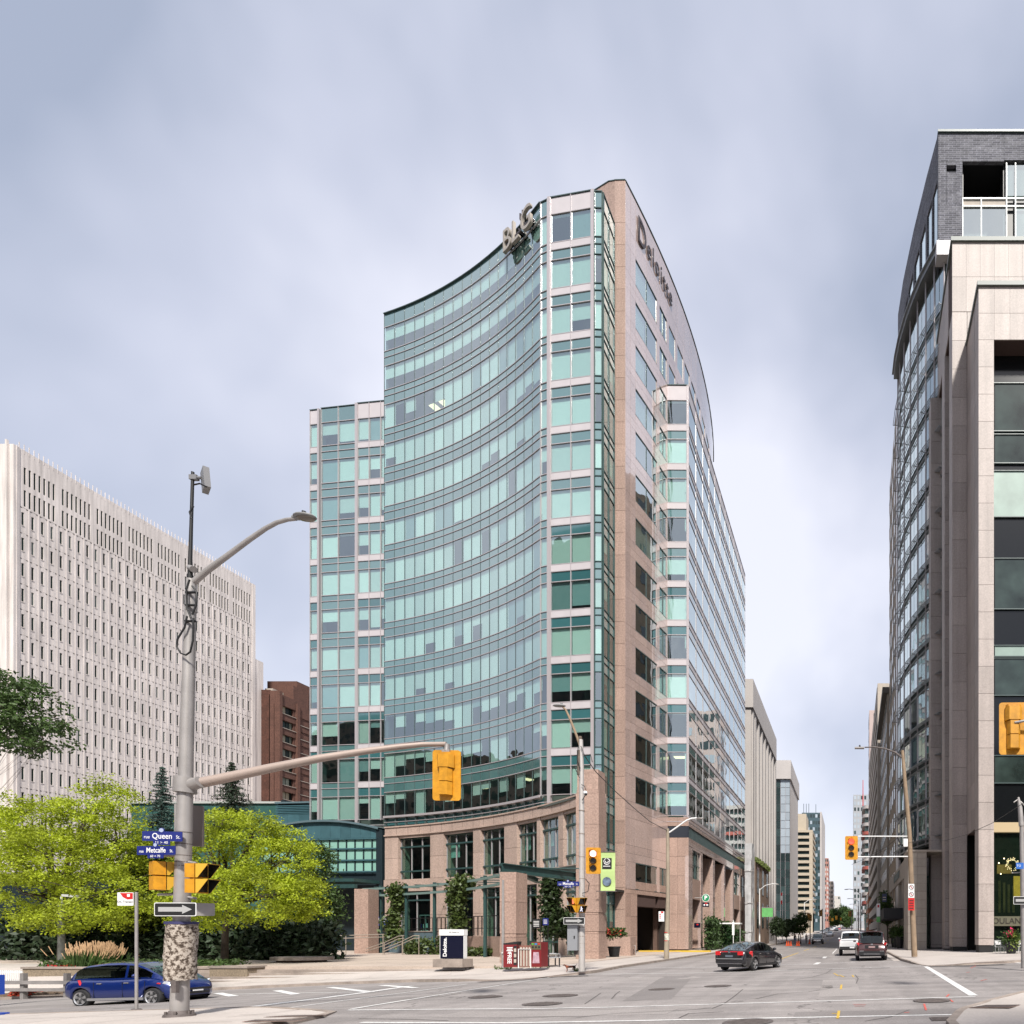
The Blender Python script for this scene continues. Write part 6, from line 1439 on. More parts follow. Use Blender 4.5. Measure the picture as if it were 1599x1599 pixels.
for i in range(3): mb.box(c[0]-0.15, c[0]-0.04, c[1]-0.006, c[1]-0.001, c[2]-0.15+i*0.13, c[2]-0.08+i*0.13)
mb.box(c[0]-0.04, c[0]+0.12, c[1]-0.006, c[1]-0.001, c[2]+0.22, c[2]+0.34); mb.build('red_print', RED, cp)
for py in (1456, 1469): mb = MB(); mb.tube([f3(1041, py+.5), f3(1041, py-.5)], 0.175, 14); mb.build('red_band', RED, cp)
mb = MB(); mb.tube([f3(1041.3, 1468), f3(1041.3, 1458)], 0.172, 14); mb.build('sticker', mat('sticker_paper', (0.5, 0.5, 0.42), 0.8, var=0.7, vs=8), cp)
# overhead wires
def wire(label, pts, r=0.014):
    o = MB(); o.tube([P3(*p) for p in pts], r, 5); ob = o.build('overhead_wire', BLACK); tag(ob, label, 'wire'); return ob
wire('thin span wire sagging from the plaza corner pole to the concrete lamp pole', [(907, 1172, 24.6), (930, 1205, 26.5), (960, 1235, 29), (990, 1262, 32), (1015, 1283, 35), (1042, 1297, 38)], 0.022)
wire('thin wire crossing the tops of the stone piers on the right', [(1330, 1350, 34), (1395, 1322, 34.3), (1440, 1311, 34), (1475, 1313, 30), (1510, 1303, 26), (1550, 1285, 22), (1620, 1240, 18)], 0.012)
wire('wire drooping left of the wooden pole across the stone facades', [(1412, 1300, 35), (1385, 1322, 38), (1350, 1340, 45)], 0.02)
# ---- wooden pole right with twin arm signal
D3 = 34.5; wp_ = thing('utility_pole', 'leaning weathered wooden pole with a lamp arm and twin signal arms on the right kerb', 'utility pole', P3(1428, 1494, D3))
w3 = lambda px, py, d=D3: P3(px, py, d)
mb = MB(); mb.tube([w3(1428, 1494), w3(1424, 1400), w3(1420, 1300), w3(1414, 1230), w3(1409, 1172)], [0.19, 0.17, 0.145, 0.125, 0.105], 14); mb.build('shaft', WOOD, wp_)
mb = MB(); mb.tube([w3(1411, 1185), w3(1398, 1175), w3(1382, 1169), w3(1365, 1166.5), w3(1350, 1167)], [0.06, 0.055, 0.05, 0.045, 0.04], 10); mb.build('luminaire_arm', IRON, wp_)
c = w3(1342, 1168); mb = MB(); mb.box(c[0]-0.3, c[0]+0.3, c[1]-0.14, c[1]+0.14, c[2]-0.04, c[2]+0.04); mb.build('luminaire', GREYM, wp_); mb = MB(); mb.ell((c[0]+0.02, c[1], c[2]+0.12), (0.06, 0.06, 0.08)); mb.build('photocell', BLACK, wp_)
for y1, y2 in ((1306, 1306), (1338, 1337.5)): mb = MB(); mb.tube([w3(1340, y1), w3(1420, y2)], 0.035, 8); mb.build('signal_arm', WHITEP, wp_)
mb = MB(); c = w3(1414, 1316, D3-0.3); mb.box(c[0]-0.13, c[0]+0.13, c[1]-0.1, c[1]+0.1, c[2]-0.24, c[2]+0.24); mb.build('junction_box', WHITEP, wp_)
mb = MB(); mb.tube([w3(1402, 1308), w3(1406, 1318), w3(1412, 1322)], 0.05, 8); mb.build('insulator', BLACK, wp_)
signal_head('traffic_signal', 'yellow traffic signal with red lamp lit, held by two arms of the wooden pole', w3(1329.5, 1324, D3-0.1), R(-4), 1.5, LENSR)
pks = thing('parking_signs', 'stack of two no parking signs and a red tow notice on the wooden pole', 'sign', w3(1423, 1400, D3-0.35))
for i, (y1, y2) in enumerate(((1381, 1391.5), (1392, 1402.5), (1402.8, 1422))):
    z1, z2 = PZ(y2, D3)-pks.location.z, PZ(y1, D3)-pks.location.z; mb = MB(); mb.box(-0.19, 0.19, 0, 0.01, z1, z2); mb.build('plate', RED if i == 2 else WHITEP, pks, world=False)
    if i < 2:
        mb = MB(); zc_ = (z1+z2)/2; vs = []; fs = []
        for k in range(20):
            a = 2*math.pi*k/20; vs += [(0.15*math.cos(a), -0.006, zc_+0.15*math.sin(a)), (0.115*math.cos(a), -0.006, zc_+0.115*math.sin(a))]
        for k in range(20): fs.append((2*k, 2*k+1, (2*k+3) % 40, (2*k+2) % 40))
        mb.raw(vs, [f[::-1] for f in fs]+fs); mb.box(-0.11, 0.11, -0.008, -0.004, -0.018, 0.018, M=TR((0, 0, zc_)) @ Matrix.Rotation(R(45), 4, 'Y')); mb.build('red_ring', RED, pks, world=False)
        text('P', 0.17, 0.001, BLACK, pks, TR((0, -0.003, zc_)) @ Matrix.Rotation(R(90), 4, 'X'), sx=0.9)
    else:
        mb = MB()
        for k in range(4): mb.box(-0.13, 0.13, -0.004, -0.001, z1+0.1+k*0.16, z1+0.16+k*0.16)
        mb.build('print', BLACK, pks, world=False)
# ---- right edge pole
D4 = 23; ep = thing('signal_mast', 'grey pole at the right edge beside the shop window', 'pole', P3(1597, 1512, D4))
mb = MB(); mb.tube([P3(1599, 1512, D4), P3(1597.5, 1400, D4), P3(1595, 1275, D4)], [0.13, 0.11, 0.09], 14); mb.tube([P3(1595, 1290, D4), P3(1593, 1262, D4), P3(1590, 1245, D4)], [0.12, 0.1, 0.05], 10); mb.build('shaft', GREYM, ep)
mb = MB(); mb.tube([P3(1583, 1253, D4), P3(1590, 1248, D4), P3(1600, 1258, D4)], 0.03, 6); mb.tube([P3(1580, 1363, D4), P3(1600, 1362, D4)], 0.025, 6); mb.build('bracket', GREYM, ep)
oneway('one_way_sign', 'one way arrow sign cut by the right edge, on the pole by the shop window', P3(1600, 1406, D4-0.2), R(2), 0.95, 0.33)
mb = MB(); o = thing('blue_notice', 'small blue notice hung on the pole at the right edge of the picture', 'sign', P3(1591, 1352, D4-0.2)); mb.box(-0.12, 0.2, 0, 0.01, -0.13, 0.13); mb.build('plate', mat('notice_blue', (0.02, 0.12, 0.45), 0.5), o, world=False)
text('TO', 0.13, 0.001, WHITEP, o, TR((0.0, -0.003, 0.0)) @ Matrix.Rotation(R(90), 4, 'X'))
# wreath in window
wr = thing('wreath', 'pale lit wreath hanging inside the shop window by the right edge', 'wreath', (PX(1583, 40.5), IN_Y+1.0, PZ(1349, 40.5)))
mb = MB(); rr = random.Random(8)
for k in range(70):
    a = rr.uniform(0, 2*math.pi); r0 = 0.42+rr.uniform(-.1, .1); s_ = 0.035; mb.ell((r0*math.cos(a), rr.uniform(-.04, .04), r0*math.sin(a)), (s_, s_, s_), 6, 4)
mb.build('bauble', mat('wreath_pale', (0.7, 0.6, 0.35), 0.6, emit=(0.7, 0.6, 0.3), es=0.25), wr, world=False)
# small park lamp left
D5 = 31; pl5 = thing('park_lamp', 'short grey park lamp with a flat white head behind the parked blue car', 'street lamp', P3(96, 1512, D5)); pz5 = pl5.location.z
mb = MB(); mb.tube([(0, 0, 0), (0, 0, 0.35)], [0.2, 0.17], 12); mb.tube([(0, 0, 0.3), (0, 0, PZ(1441, D5)-pz5), (0, 0, PZ(1410, D5)-pz5)], [0.15, 0.15, 0.13], 12); mb.tube([(0, 0, PZ(1441, D5)-pz5-.04), (0, 0, PZ(1441, D5)-pz5+.04)], 0.17, 12); mb.build('shaft', mat('lamp_grey', (0.12, 0.12, 0.11), 0.6), pl5, world=False)
mb = MB(); z = PZ(1400, D5)-pz5; mb.tube([(0, 0, z-0.45), (0, 0, z)], 0.05, 8); mb.box(-0.1, 0.75, -0.16, 0.16, z, z+0.13, M=Matrix.Rotation(R(4), 4, 'Y')); mb.build('lamp_head', mat('lamp_white', (0.5, 0.5, 0.5), 0.4), pl5, world=False)
# ---- banner on the pylon
bn = thing('banner', 'tall pale green street banner with a black emblem and a globe beside the red signal', 'banner', P3(949, 1360, 36.6)); bz = bn.location.z
x0, x1 = PX(937.8, 36.6)-bn.location.x, PX(960.5, 36.6)-bn.location.x
mb = MB(); n = 10; zt_, zb_ = PZ(1331, 36.6)-bz, PZ(1391, 36.6)-bz
for i in range(n):
    a, b = zb_+(zt_-zb_)*i/n, zb_+(zt_-zb_)*(i+1)/n; ya, yb = 0.03*math.sin(i*0.9), 0.03*math.sin((i+1)*0.9)
    mb.face([(x0, ya, a), (x1, ya, a), (x1, yb, b), (x0, yb, b)])
BNM = mat('banner_green', (0.42, 0.56, 0.22), 0.7); mb.build('cloth', BNM, bn, world=False)
mb = MB(); mb.box(x0+0.12, x1-0.22, -0.045, -0.035, PZ(1357, 36.6)-bz, PZ(1340, 36.6)-bz); mb.build('emblem_square', BLACK, bn, world=False)
mb = MB(); zc_ = PZ(1345.5, 36.6)-bz; xc_ = (x0+x1)/2-0.05
for a0, a1, r0 in ((200, 340, 0.2), (100, 190, 0.2), (-10, 80, 0.2), (150, 390, 0.1)):
    mb.tube([(xc_+r0*math.cos(R(a0+(a1-a0)*k/8)), -0.05, zc_+r0*math.sin(R(a0+(a1-a0)*k/8))) for k in range(9)], 0.028, 5)
mb.build('emblem', WHITEP, bn, world=False)
mb = MB()
for k in range(8): mb.box(xc_-0.24+k*0.06, xc_-0.2+k*0.06, -0.05, -0.046, PZ(1353.5, 36.6)-bz, PZ(1352, 36.6)-bz)
stuff(mb.build('small_print', WHITEP, bn, world=False))
mb = MB(); mb.ell((xc_, -0.05, PZ(1376.5, 36.6)-bz), (0.3, 0.02, 0.3), 20, 10); mb.build('globe', mat('globe_print', (0.10, 0.14, 0.20), 0.6, var=0.9, vs=4), bn, world=False)
mb = MB(); mb.box(x0-0.3, x1+0.1, -0.02, 0.02, zb_-0.06, zb_-0.01); mb.box(x0-0.3, x1+0.1, -0.02, 0.02, zt_+0.01, zt_+0.06); mb.build('banner_arm', IRON, bn, world=False)
# ---- monument sign
ms = P3(708.5, 1510, 28.2); mo = thing('monument_sign', 'black upright monument sign lettered Deloitte with a white cap on a concrete plinth', 'sign', (ms[0], ms[1], 0.03), R(-4))
u = 28.2/850
mb = MB(); mb.box(-24*u, 24*u, -0.45, 0.35, 0, 12.5*u); mb.build('plinth', KERB, mo, world=False)
mb = MB(); mb.box(-19*u, 19*u, -0.14, 0.1, 13.2*u, 49*u); mb.build('body', mat('sign_navy', (0.004, 0.005, 0.02), 0.3), mo, world=False)
mb = MB(); mb.box(-19.8*u, 19.8*u, -0.17, 0.13, 49.1*u, 58.5*u); mb.build('cap', WHITEP, mo, world=False)
mb = MB(); mb.box(-19.6*u, -19.05*u, -0.145, 0.105, 13.2*u, 49*u); mb.box(19.05*u, 19.6*u, -0.145, 0.105, 13.2*u, 49*u); mb.build('edge', WHITEP, mo, world=False)
text('Deloitte.', 8.4*u, 0.004, WHITEP, mo, TR((-11*u, -0.15, 31*u)) @ Matrix.Rotation(R(90), 4, 'X') @ Matrix.Rotation(R(90), 4, 'Z'), bold=0.008)
text('100 Queen St.', 3.0*u, 0.002, BLACK, mo, TR((4*u, -0.175, 54*u)) @ Matrix.Rotation(R(90), 4, 'X'))
# ---- pillar, beam and trellis
pil = thing('granite_pillar', 'square pink granite pillar carrying the green steel beam beside the newspaper boxes', 'pillar', (-19.8, S*32.4, 0))
z = 0.03
for z2 in (0.45, 0.6, 1.55, 1.75, 3.6, 5.35):
    ins = 0.025 if z2-z < 0.25 else 0; mb = MB(); mb.box(-20.5+ins, -19.55-ins, S*31.7+ins, S*31.7+1.25-ins, z+0.008, z2-0.008); mb.build('granite_block', PINK, pil); z = z2
mb = MB(); mb.box(-20.45, -19.6, S*31.7+0.05, S*31.7+1.2, 0.1, 5.3); mb.build('core', JOINT, pil)
tl = thing('steel_trellis', 'dark green steel beams and curved rails on posts in front of the podium', 'trellis', (-27, S*40, 0))
def ibeam(p, q, h=0.45, w_=0.28):
    d = Vector(q)-Vector(p); L = d.length; M = TR(p) @ d.to_track_quat('X', 'Z').to_matrix().to_4x4(); mb = MB()
    mb.box(0, L, -w_/2, w_/2, h/2-0.05, h/2, M=M); mb.box(0, L, -w_/2, w_/2, -h/2, -h/2+0.05, M=M); mb.box(0, L, -0.02, 0.02, -h/2+0.05, h/2-0.05, M=M); return mb
ibeam((-20.7, S*32.2, 5.65), (-18.8, S*37.3, 5.65), 0.55, 0.35).build('beam', STEELG, tl)
ibeam((-20.2, S*33.4, 5.4), (-21.7, S*37.6, 5.4), 0.3).build('beam', STEELG, tl)
CR = arc((-44, S*49), (-32, S*43.4), (-20.4, S*33.2), 40)
for z in (5.15, 5.75):
    mb = MB(); mb.strip(CR, -0.06, 0.06, z-0.09, z+0.09); mb.build('rail', mat('trellis_rail', (0.17, 0.25, 0.23), 0.4), tl)
for k in (3, 8, 14, 20, 27, 33):
    x, y = CR[k]; mb = MB(); mb.box(x-0.09, x+0.09, y+0.1, y+0.28, 0.03, 6.0); mb.build('post', STEELG, tl)
for k in range(2, 40, 4):
    x, y = CR[k]; q = norms(CR)[k]; mb = MB(); mb.tube([(x, y, 5.9), (x-q[0]*4, y-q[1]*4, 6.1)], 0.04, 6); mb.build('rafter', STEELG, tl)
# ramp wall and railings by podium
rw = thing('ramp_wall', 'low blue grey slate ramp wall below the entrance doors', 'wall', (-38, S*50, 0))
RP = [(PX(567, 50.5), S*50.5), (PX(610, 50), S*50), (PX(652, 48), S*48.2), (PX(675, 47), S*47.2)]
mb = MB(); mb.strip(RP, -0.3, 0.0, 0.0, 1.9); mb.build('wall', mat('ramp_slate', (0.10, 0.15, 0.18), 0.6, var=0.15, vs=2), rw)
mb = MB(); mb.strip(RP, -0.35, 0.05, 1.901, 2.0); mb.build('coping', KERB, rw)
rl = thing('black_railing', 'black metal railing along the terrace edge in front of the ground floor windows', 'railing', (-33, S*47, 0))
RC = arc((PX(636, 49.5), S*49.5), (PX(700, 46.5), S*46.3), (PX(780, 41.5), S*41.3), 22)
for z in (1.25, 2.25): mb = MB(); mb.strip(RC, -0.03, 0.03, z+0.9 if z < 2 else z+0.85, z+0.95 if z < 2 else z+0.91); mb.build('rail', BLACK, rl)
mb = MB()
for k in range(23): mb.box(RC[k][0]-0.03, RC[k][0]+0.03, RC[k][1]-0.03, RC[k][1]+0.03, 1.6, 3.1)
mb.build('baluster', BLACK, rl)
tw_ = thing('terrace_wall', 'low pink granite terrace wall below the black railing', 'wall', (-33, S*46, 0))
mb = MB(); mb.strip(arc((PX(675, 46.5), S*46.5), (PX(730, 43.5), S*43.6), (PX(785, 39.5), S*39.6), 12), -0.4, 0, 0.0, 1.55); mb.build('wall', PINK, tw_)
eb = thing('construction_banner', 'blue banner lettered EllisDon hung on the black railing near the pavilion', 'banner', P3(595, 1439, 50.3)); mb = MB(); u = 50.3/850; mb.box(-20*u, 17*u, 0, 0.02, -7*u, 7.5*u); mb.build('cloth', mat('banner_blue', (0.02, 0.07, 0.42), 0.5, var=0.3, vs=1.5), eb, world=False)
text('EllisDon', 5.6*u, 0.005, WHITEP, eb, TR((1*u, -0.02, 3.6*u)) @ Matrix.Rotation(R(90), 4, 'X'), bold=0.02); mb = MB(); mb.box(-7*u, 9*u, -0.02, -0.005, -0.5*u, 0.1*u); mb.tube([(-14.5*u, -0.01, 3.6*u), (-14.5*u, -0.03, 3.6*u)], 2.2*u, 14); mb.build('print', WHITEP, eb, world=False)
mb = MB(); mb.box(-24*u, 18*u, 0.03, 0.08, -9*u, -7.6*u); mb.box(-24*u, 18*u, 0.03, 0.08, 7.6*u, 8.4*u)
for k in range(8): mb.box(-24*u+k*5.9*u, -23.4*u+k*5.9*u, 0.03, 0.07, -11*u, 8.4*u)
mb.build('railing', BLACK, eb, world=False)
def handrail(label, pts, posts, r=0.035):
    o = thing('handrail', label, 'handrail', P3(*pts[0])); mb = MB(); mb.tube([P3(*p) for p in pts], r, 8); mb.tube([(P3(*p)[0], P3(*p)[1], P3(*p)[2]-0.22) for p in pts], r, 8); mb.build('rail', mat('handrail_metal', (0.42, 0.36, 0.30), 0.4, metal=0.4), o)
    for px, py, d in posts: a = P3(px, py, d); mb = MB(); mb.tube([a, (a[0], a[1], 0.03 if d < 60 else 0)], r*0.8, 6); mb.build('post', MATS['handrail_metal'], o)
handrail('pale horizontal handrail in front of the dark pavilion entrance', [(472, 1462, 44), (535, 1461, 44), (600, 1459, 44)], [(475, 1462, 44), (505, 1461.5, 44), (540, 1461, 44), (598, 1459, 44)])
handrail('sloping handrail, the left of two, on the steps beside the pavilion', [(571, 1482, 45), (600, 1472, 45), (622, 1462, 45), (631, 1461, 45)], [(600, 1472, 45), (629, 1461, 45)])
handrail('sloping handrail, the right of two, beside the vine covered post', [(598, 1482, 44), (625, 1471, 44), (646, 1461, 44), (655, 1461, 44)], [(628, 1470, 44), (654, 1461, 44)])
sp_ = thing('granite_post', 'square pink granite post at the pavilion entrance', 'pillar', (PX(564, 47), S*47, 0)); mb = MB(); mb.box(-0.6, 0.6, 0, 1.2, 0.03, PZ(1388, 47)); mb.build('shaft', PINK, sp_, world=False)
# ---- newspaper boxes, bin, bench
ND = 27.4
def K3(px, py, d=ND): return P3(px, py, d)
nb = thing('newspaper_box', 'dark red newspaper box with FREE lettered in white down its front', 'newspaper box', (PX(800, ND), S*ND, 0.03), R(6)); MAR = mat('maroon_paint', (0.17, 0.012, 0.015), 0.4)
mb = MB(); mb.prism([(-0.32, -0.25), (0.32, -0.25), (0.32, 0.25), (-0.32, 0.25)], 0.05, 1.18); mb.build('cabinet', MAR, nb, world=False)
mb = MB(); vs = [(-0.33, -0.26, 1.181), (0.33, -0.26, 1.181), (0.33, 0.26, 1.181), (-0.33, 0.26, 1.181), (-0.33, -0.26, 1.24), (0.33, -0.26, 1.33), (0.33, 0.26, 1.33), (-0.33, 0.26, 1.24)]; mb.raw(vs, [(0, 3, 2, 1), (4, 5, 6, 7), (0, 1, 5, 4), (1, 2, 6, 5), (2, 3, 7, 6), (3, 0, 4, 7)]); mb.build('lid', BLACK, nb, world=False)
text('FREE', 0.27, 0.003, WHITEP, nb, TR((-0.04, -0.256, 0.5)) @ Matrix.Rotation(R(90), 4, 'X') @ Matrix.Rotation(R(-90), 4, 'Z'), bold=0.006)
mb = MB()
for k, w_ in enumerate((0.28, 0.24, 0.3, 0.14)): mb.box(-0.02-w_/2, -0.02+w_/2, -0.256, -0.252, 1.0-k*0.075, 1.045-k*0.075)
mb.build('small_print', WHITEP, nb, world=False)
mb = MB(); mb.box(0.16, 0.31, -0.256, -0.251, 0.15, 1.12); mb.build('side_panel', BLACK, nb, world=False); mb = MB()
for z in (0.35, 0.62, 0.88): mb.box(0.18, 0.29, -0.262, -0.257, z-0.08, z+0.1)
mb.build('slot', STONEL, nb, world=False)
rb = thing('recycling_box', 'brown and maroon street recycling station beside the newspaper box', 'recycling bin', (PX(831, ND), S*ND, 0.03), R(-4))
mb = MB(); mb.box(-0.55, 0.08, -0.2, 0.4, 0.06, 1.12); mb.build('side_bin', mat('bin_brown', (0.20, 0.08, 0.06), 0.5, var=0.3, vs=3), rb, world=False)
mb = MB()
for k in range(4): mb.box(-0.5+k*0.15, -0.42+k*0.15, -0.215, -0.201, 0.1, 1.05)
mb.build('slat', STONEL, rb, world=False)
mb = MB(); mb.box(0.1, 0.62, -0.26, 0.35, 0.06, 1.3); mb.build('cabinet', MAR, rb, world=False); mb = MB(); mb.box(0.11, 0.61, -0.272, -0.261, 0.93, 1.27); mb.build('panel', mat('olive_panel', (0.11, 0.09, 0.05), 0.6), rb, world=False)
mb = MB(); mb.prism([(0.18, 0.25), (0.54, 0.25), (0.5, 0.8), (0.22, 0.8)], 0.262, 0.27, M=Matrix.Rotation(R(90), 4, 'X')); mb.build('cup_poster', mat('poster_mauve', (0.42, 0.28, 0.33), 0.6, var=0.35, vs=6), rb, world=False)
for k, m in enumerate((mat('tag_green', (0.08, 0.35, 0.05), 0.5), mat('tag_blue', (0.04, 0.2, 0.5), 0.5), RED)):
    mb = MB(); mb.box(0.14+k*0.16, 0.25+k*0.16, -0.28, -0.273, 1.17, 1.24); mb.build('label', m, rb, world=False); mb = MB(); mb.tube([(0.2+k*0.16, -0.273, 1.05), (0.2+k*0.16, -0.285, 1.05)], 0.05, 10); mb.build('hole', BLACK, rb, world=False)
mb = MB(); mb.tube([(-0.57, -0.24, 0), (-0.57, -0.24, 0.95), (0.07, -0.24, 0.95), (0.07, -0.24, 0)], 0.025, 8, smooth=False); mb.build('guard', WHITEP, rb, world=False)
mt = thing('metal_post', 'thin grey metal post standing left of the newspaper box', 'post', (PX(785.5, ND), S*ND, 0.03)); mb = MB(); mb.tube([(0, 0, 0), (0, 0, PZ(1445, ND)), (0, 0, PZ(1375, ND))], [0.07, 0.065, 0.05], 10); mb.ell((-0.02, -0.05, 0.72), (0.07, 0.06, 0.09)); mb.build('shaft', GREYM, mt, world=False)
def bench(label, p, yaw):
    o = thing('bench', label, 'bench', p, yaw); M_ = mat('bench_grey', (0.36, 0.36, 0.37), 0.5)
    for k in range(5): mb = MB(); mb.box(-0.62, 0.62, -0.28+k*0.12, -0.19+k*0.12, 0.43, 0.46); mb.build('seat_slat', M_, o, world=False)
    for k in range(4): mb = MB(); mb.box(-0.62, 0.62, -0.02, 0.02, -0.04, 0.04, M=TR((0, 0.34+k*0.03, 0.56+k*0.11)) @ Matrix.Rotation(R(-15), 4, 'X')); mb.build('back_slat', M_, o, world=False)
    for x in (-0.58, 0.58):
        mb = MB(); mb.box(x-0.03, x+0.03, -0.25, -0.19, 0, 0.43); mb.build('leg', BLACK, o, world=False); mb = MB(); mb.box(x-0.03, x+0.03, 0.27, 0.33, 0, 0.9); mb.build('leg', BLACK, o, world=False)
        mb = MB(); mb.tube([(x, -0.25, 0.44), (x, -0.25, 0.64), (x, 0.28, 0.66)], 0.02, 6); mb.build('armrest', M_, o, world=False)
    return o
bench('pale grey slatted bench right of the recycling station on the plaza', (PX(860, 29), S*29.2, 0.03), R(125))
# signs by podium
for (px, py, w_, h, m, lb) in ((838, 1443, 0.55, 0.6, BLACK, 'small black notice board on thin legs behind the granite pillar'), (852, 1440, 0.35, 0.45, SIGNBLUE, 'small blue notice beside the ivy behind the granite pillar')):
    p = P3(px, py, 35); o = thing('notice_board', lb, 'sign', (p[0], p[1], 0.03)); mb = MB(); mb.box(-w_/2, w_/2, -0.02, 0.02, p[2]-h/2, p[2]+h/2); mb.build('board', m, o, world=False)
    mb = MB()
    for k in range(4): mb.box(-w_*0.35, w_*0.3, -0.026, -0.021, p[2]-h*0.3+k*h*0.17, p[2]-h*0.24+k*h*0.17)
    mb.build('print', WHITEP, o, world=False)
    for s in (-1, 1): mb = MB(); mb.box(s*w_*0.42-0.015, s*w_*0.42+0.015, -0.015, 0.015, 0, p[2]-h/2); mb.build('leg', BLACK, o, world=False)
# planter with red flowers, black pot behind pylon
fp = thing('flower_planter', 'granite planter box with red flowers against the pink wall', 'planter', (PX(954, 42), S*42.5, 0)); mb = MB(); mb.box(-0.9, 1.3, 0, 1.2, 0.03, 1.5); mb.build('box', PINK, fp, world=False)
# black bin
bb = thing('black_pot', 'large empty black flower pot at the foot of the pink wall', 'pot', (PX(959, 40.5), S*40.5, 0.0)); mb = MB(); mb.tube([(0, 0, 0), (0, 0, 0.75)], [0.33, 0.43], 16); mb.tube([(0, 0, 0.7), (0, 0, 0.8)], 0.46, 16); mb.build('pot', BLACK, bb, world=False)
bk = thing('bicycle_rack', 'wire bicycle rack with a locked bicycle beside the black pot', 'bicycle rack', (PX(977, 43), S*43, 0.0))
for k in range(2):
    mb = MB(); x = -0.3+0.65*k; mb.tube([(x+0.3*math.cos(a), 0, 0.35+0.3*math.sin(a)) for a in [2*math.pi*j/14 for j in range(15)]], 0.02, 5); mb.build('wheel', BLACK, bk, world=False)
mb = MB(); mb.tube([(-0.3, 0, 0.35), (-0.1, 0, 0.75), (0.25, 0, 0.72), (0, 0, 0.38), (-0.1, 0, 0.75)], 0.02, 5); mb.tube([(0.35, 0, 0.35), (0.25, 0, 0.72), (0.22, 0, 0.85), (0.32, 0, 0.9)], 0.02, 5); mb.build('frame', GREYM, bk, world=False)
mb = MB(); mb.tube([(-0.7, 0.2, 0), (-0.7, 0.2, 0.8), (0.7, 0.2, 0.8), (0.7, 0.2, 0)], 0.025, 6); mb.build('rack', GREYM, bk, world=False)
o = MB(); o.box(-20.2, -13.4, S*51.6, S*51.6+0.3, 0.0, 0.16); ob = o.build('yellow_kerb', mat('kerb_yellow', (0.55, 0.36, 0.04), 0.7, var=0.2, vs=2)); tag(ob, 'low yellow painted kerb across the driveway entrance', 'kerb')
# P sign
pg = thing('parking_sign', 'round green parking sign with a white P over a small dark plate', 'sign', P3(1102, 1402, 50))
mb = MB(); mb.tube([(0, 0, 0), (0, 0.08, 0)], 0.36, 28, smooth=False); mb.build('rim', WHITEP, pg, world=False); mb = MB(); mb.tube([(0, -0.01, 0), (0, -0.001, 0)], 0.32, 28, smooth=False); mb.build('disc', mat('parking_green', (0.01, 0.22, 0.09), 0.4), pg, world=False)
text('P', 0.5, 0.004, WHITEP, pg, TR((0, -0.016, 0)) @ Matrix.Rotation(R(90), 4, 'X'), bold=0.02)
mb = MB(); mb.box(-0.3, 0.3, 0, 0.08, -0.83, -0.42); mb.build('logo_plate', mat('sign_navy', (0.004, 0.005, 0.02), 0.3), pg, world=False)
mb = MB(); mb.ell((0.02, -0.01, -0.52), (0.13, 0.01, 0.07)); mb.build('logo_red', RED, pg, world=False); mb = MB(); mb.ell((-0.13, -0.01, -0.66), (0.08, 0.01, 0.08)); mb.ell((0.13, -0.01, -0.66), (0.11, 0.01, 0.07)); mb.build('logo_white', WHITEP, pg, world=False)
mb = MB(); mb.tube([(-0.35, 0.04, 0), (-1.0, 0.04, 0)], 0.04, 6); mb.build('bracket', GREYM, pg, world=False)
l2 = thing('logo_sign', 'small dark logo plate inside the first granite portal', 'sign', P3(1089, 1445, 57)); mb = MB(); mb.box(-0.35, 0.3, 0, 0.05, -0.25, 0.25); mb.build('plate', MATS['sign_navy'], l2, world=False); mb = MB(); mb.ell((0, -0.01, 0.08), (0.13, 0.01, 0.08)); mb.build('logo_red', RED, l2, world=False)
bsh = thing('bus_shelter', 'glass bus shelter with a flat white roof among shrubs beyond the parking sign', 'bus shelter', P3(1138, 1478, 62))
mb = MB(); mb.box(-1.6, 1.4, -0.6, 0.7, 2.55, 2.7); mb.build('roof', WHITEP, bsh, world=False)
for x in (-1.5, 1.3): mb = MB(); mb.box(x-0.05, x+0.05, -0.05, 0.05, 0, 2.55); mb.build('post', GREYM, bsh, world=False)
mb = MB(); mb.box(-1.45, 1.25, 0.6, 0.63, 0.2, 2.5); mb.build('pane', GLW, bsh, world=False)
pst = thing('bus_stop', 'narrow white sign post beside the bus shelter', 'bus stop', (PX(1145, 58), S*58, 0)); mb = MB(); mb.box(-0.12, 0.12, -0.03, 0.03, 1.6, 3.0); mb.tube([(0, 0, 0), (0, 0, 3.2)], 0.04, 6); mb.build('post', WHITEP, pst, world=False)
# ---- left side walls, guard rail, fence, blue box
def wallbox(name, label, cat, x0, x1, y0, y1, z0, z1, m, cop=None):
    o = thing(name, label, cat, ((x0+x1)/2, (y0+y1)/2, z0)); mb = MB(); mb.box(x0, x1, y0, y1, z0, z1); mb.build('wall', m, o)
    if cop: mb = MB(); mb.box(x0-0.05, x1+0.05, y0-0.05, y1+0.05, z1+0.001, z1+0.1); mb.build('coping', cop, o)
AGG = mat('exposed_aggregate', (0.22, 0.175, 0.125), 0.9, speck=0.35, ss=14, var=0.15, vs=1)
dW = 28.4
wallbox('planter_wall', 'long low exposed aggregate planter wall behind the blue car', 'wall', PX(35, dW), PX(345, dW), S*dW, S*dW+0.4, -2.2, PZ(1513, dW), AGG, KERB)
wallbox('planter_wall', 'low aggregate wall stub at the left end of the stone steps', 'wall', PX(345, dW)+0.01, PX(403, dW), S*dW-0.6, S*dW+0.4, -2, PZ(1511, dW), AGG, KERB)
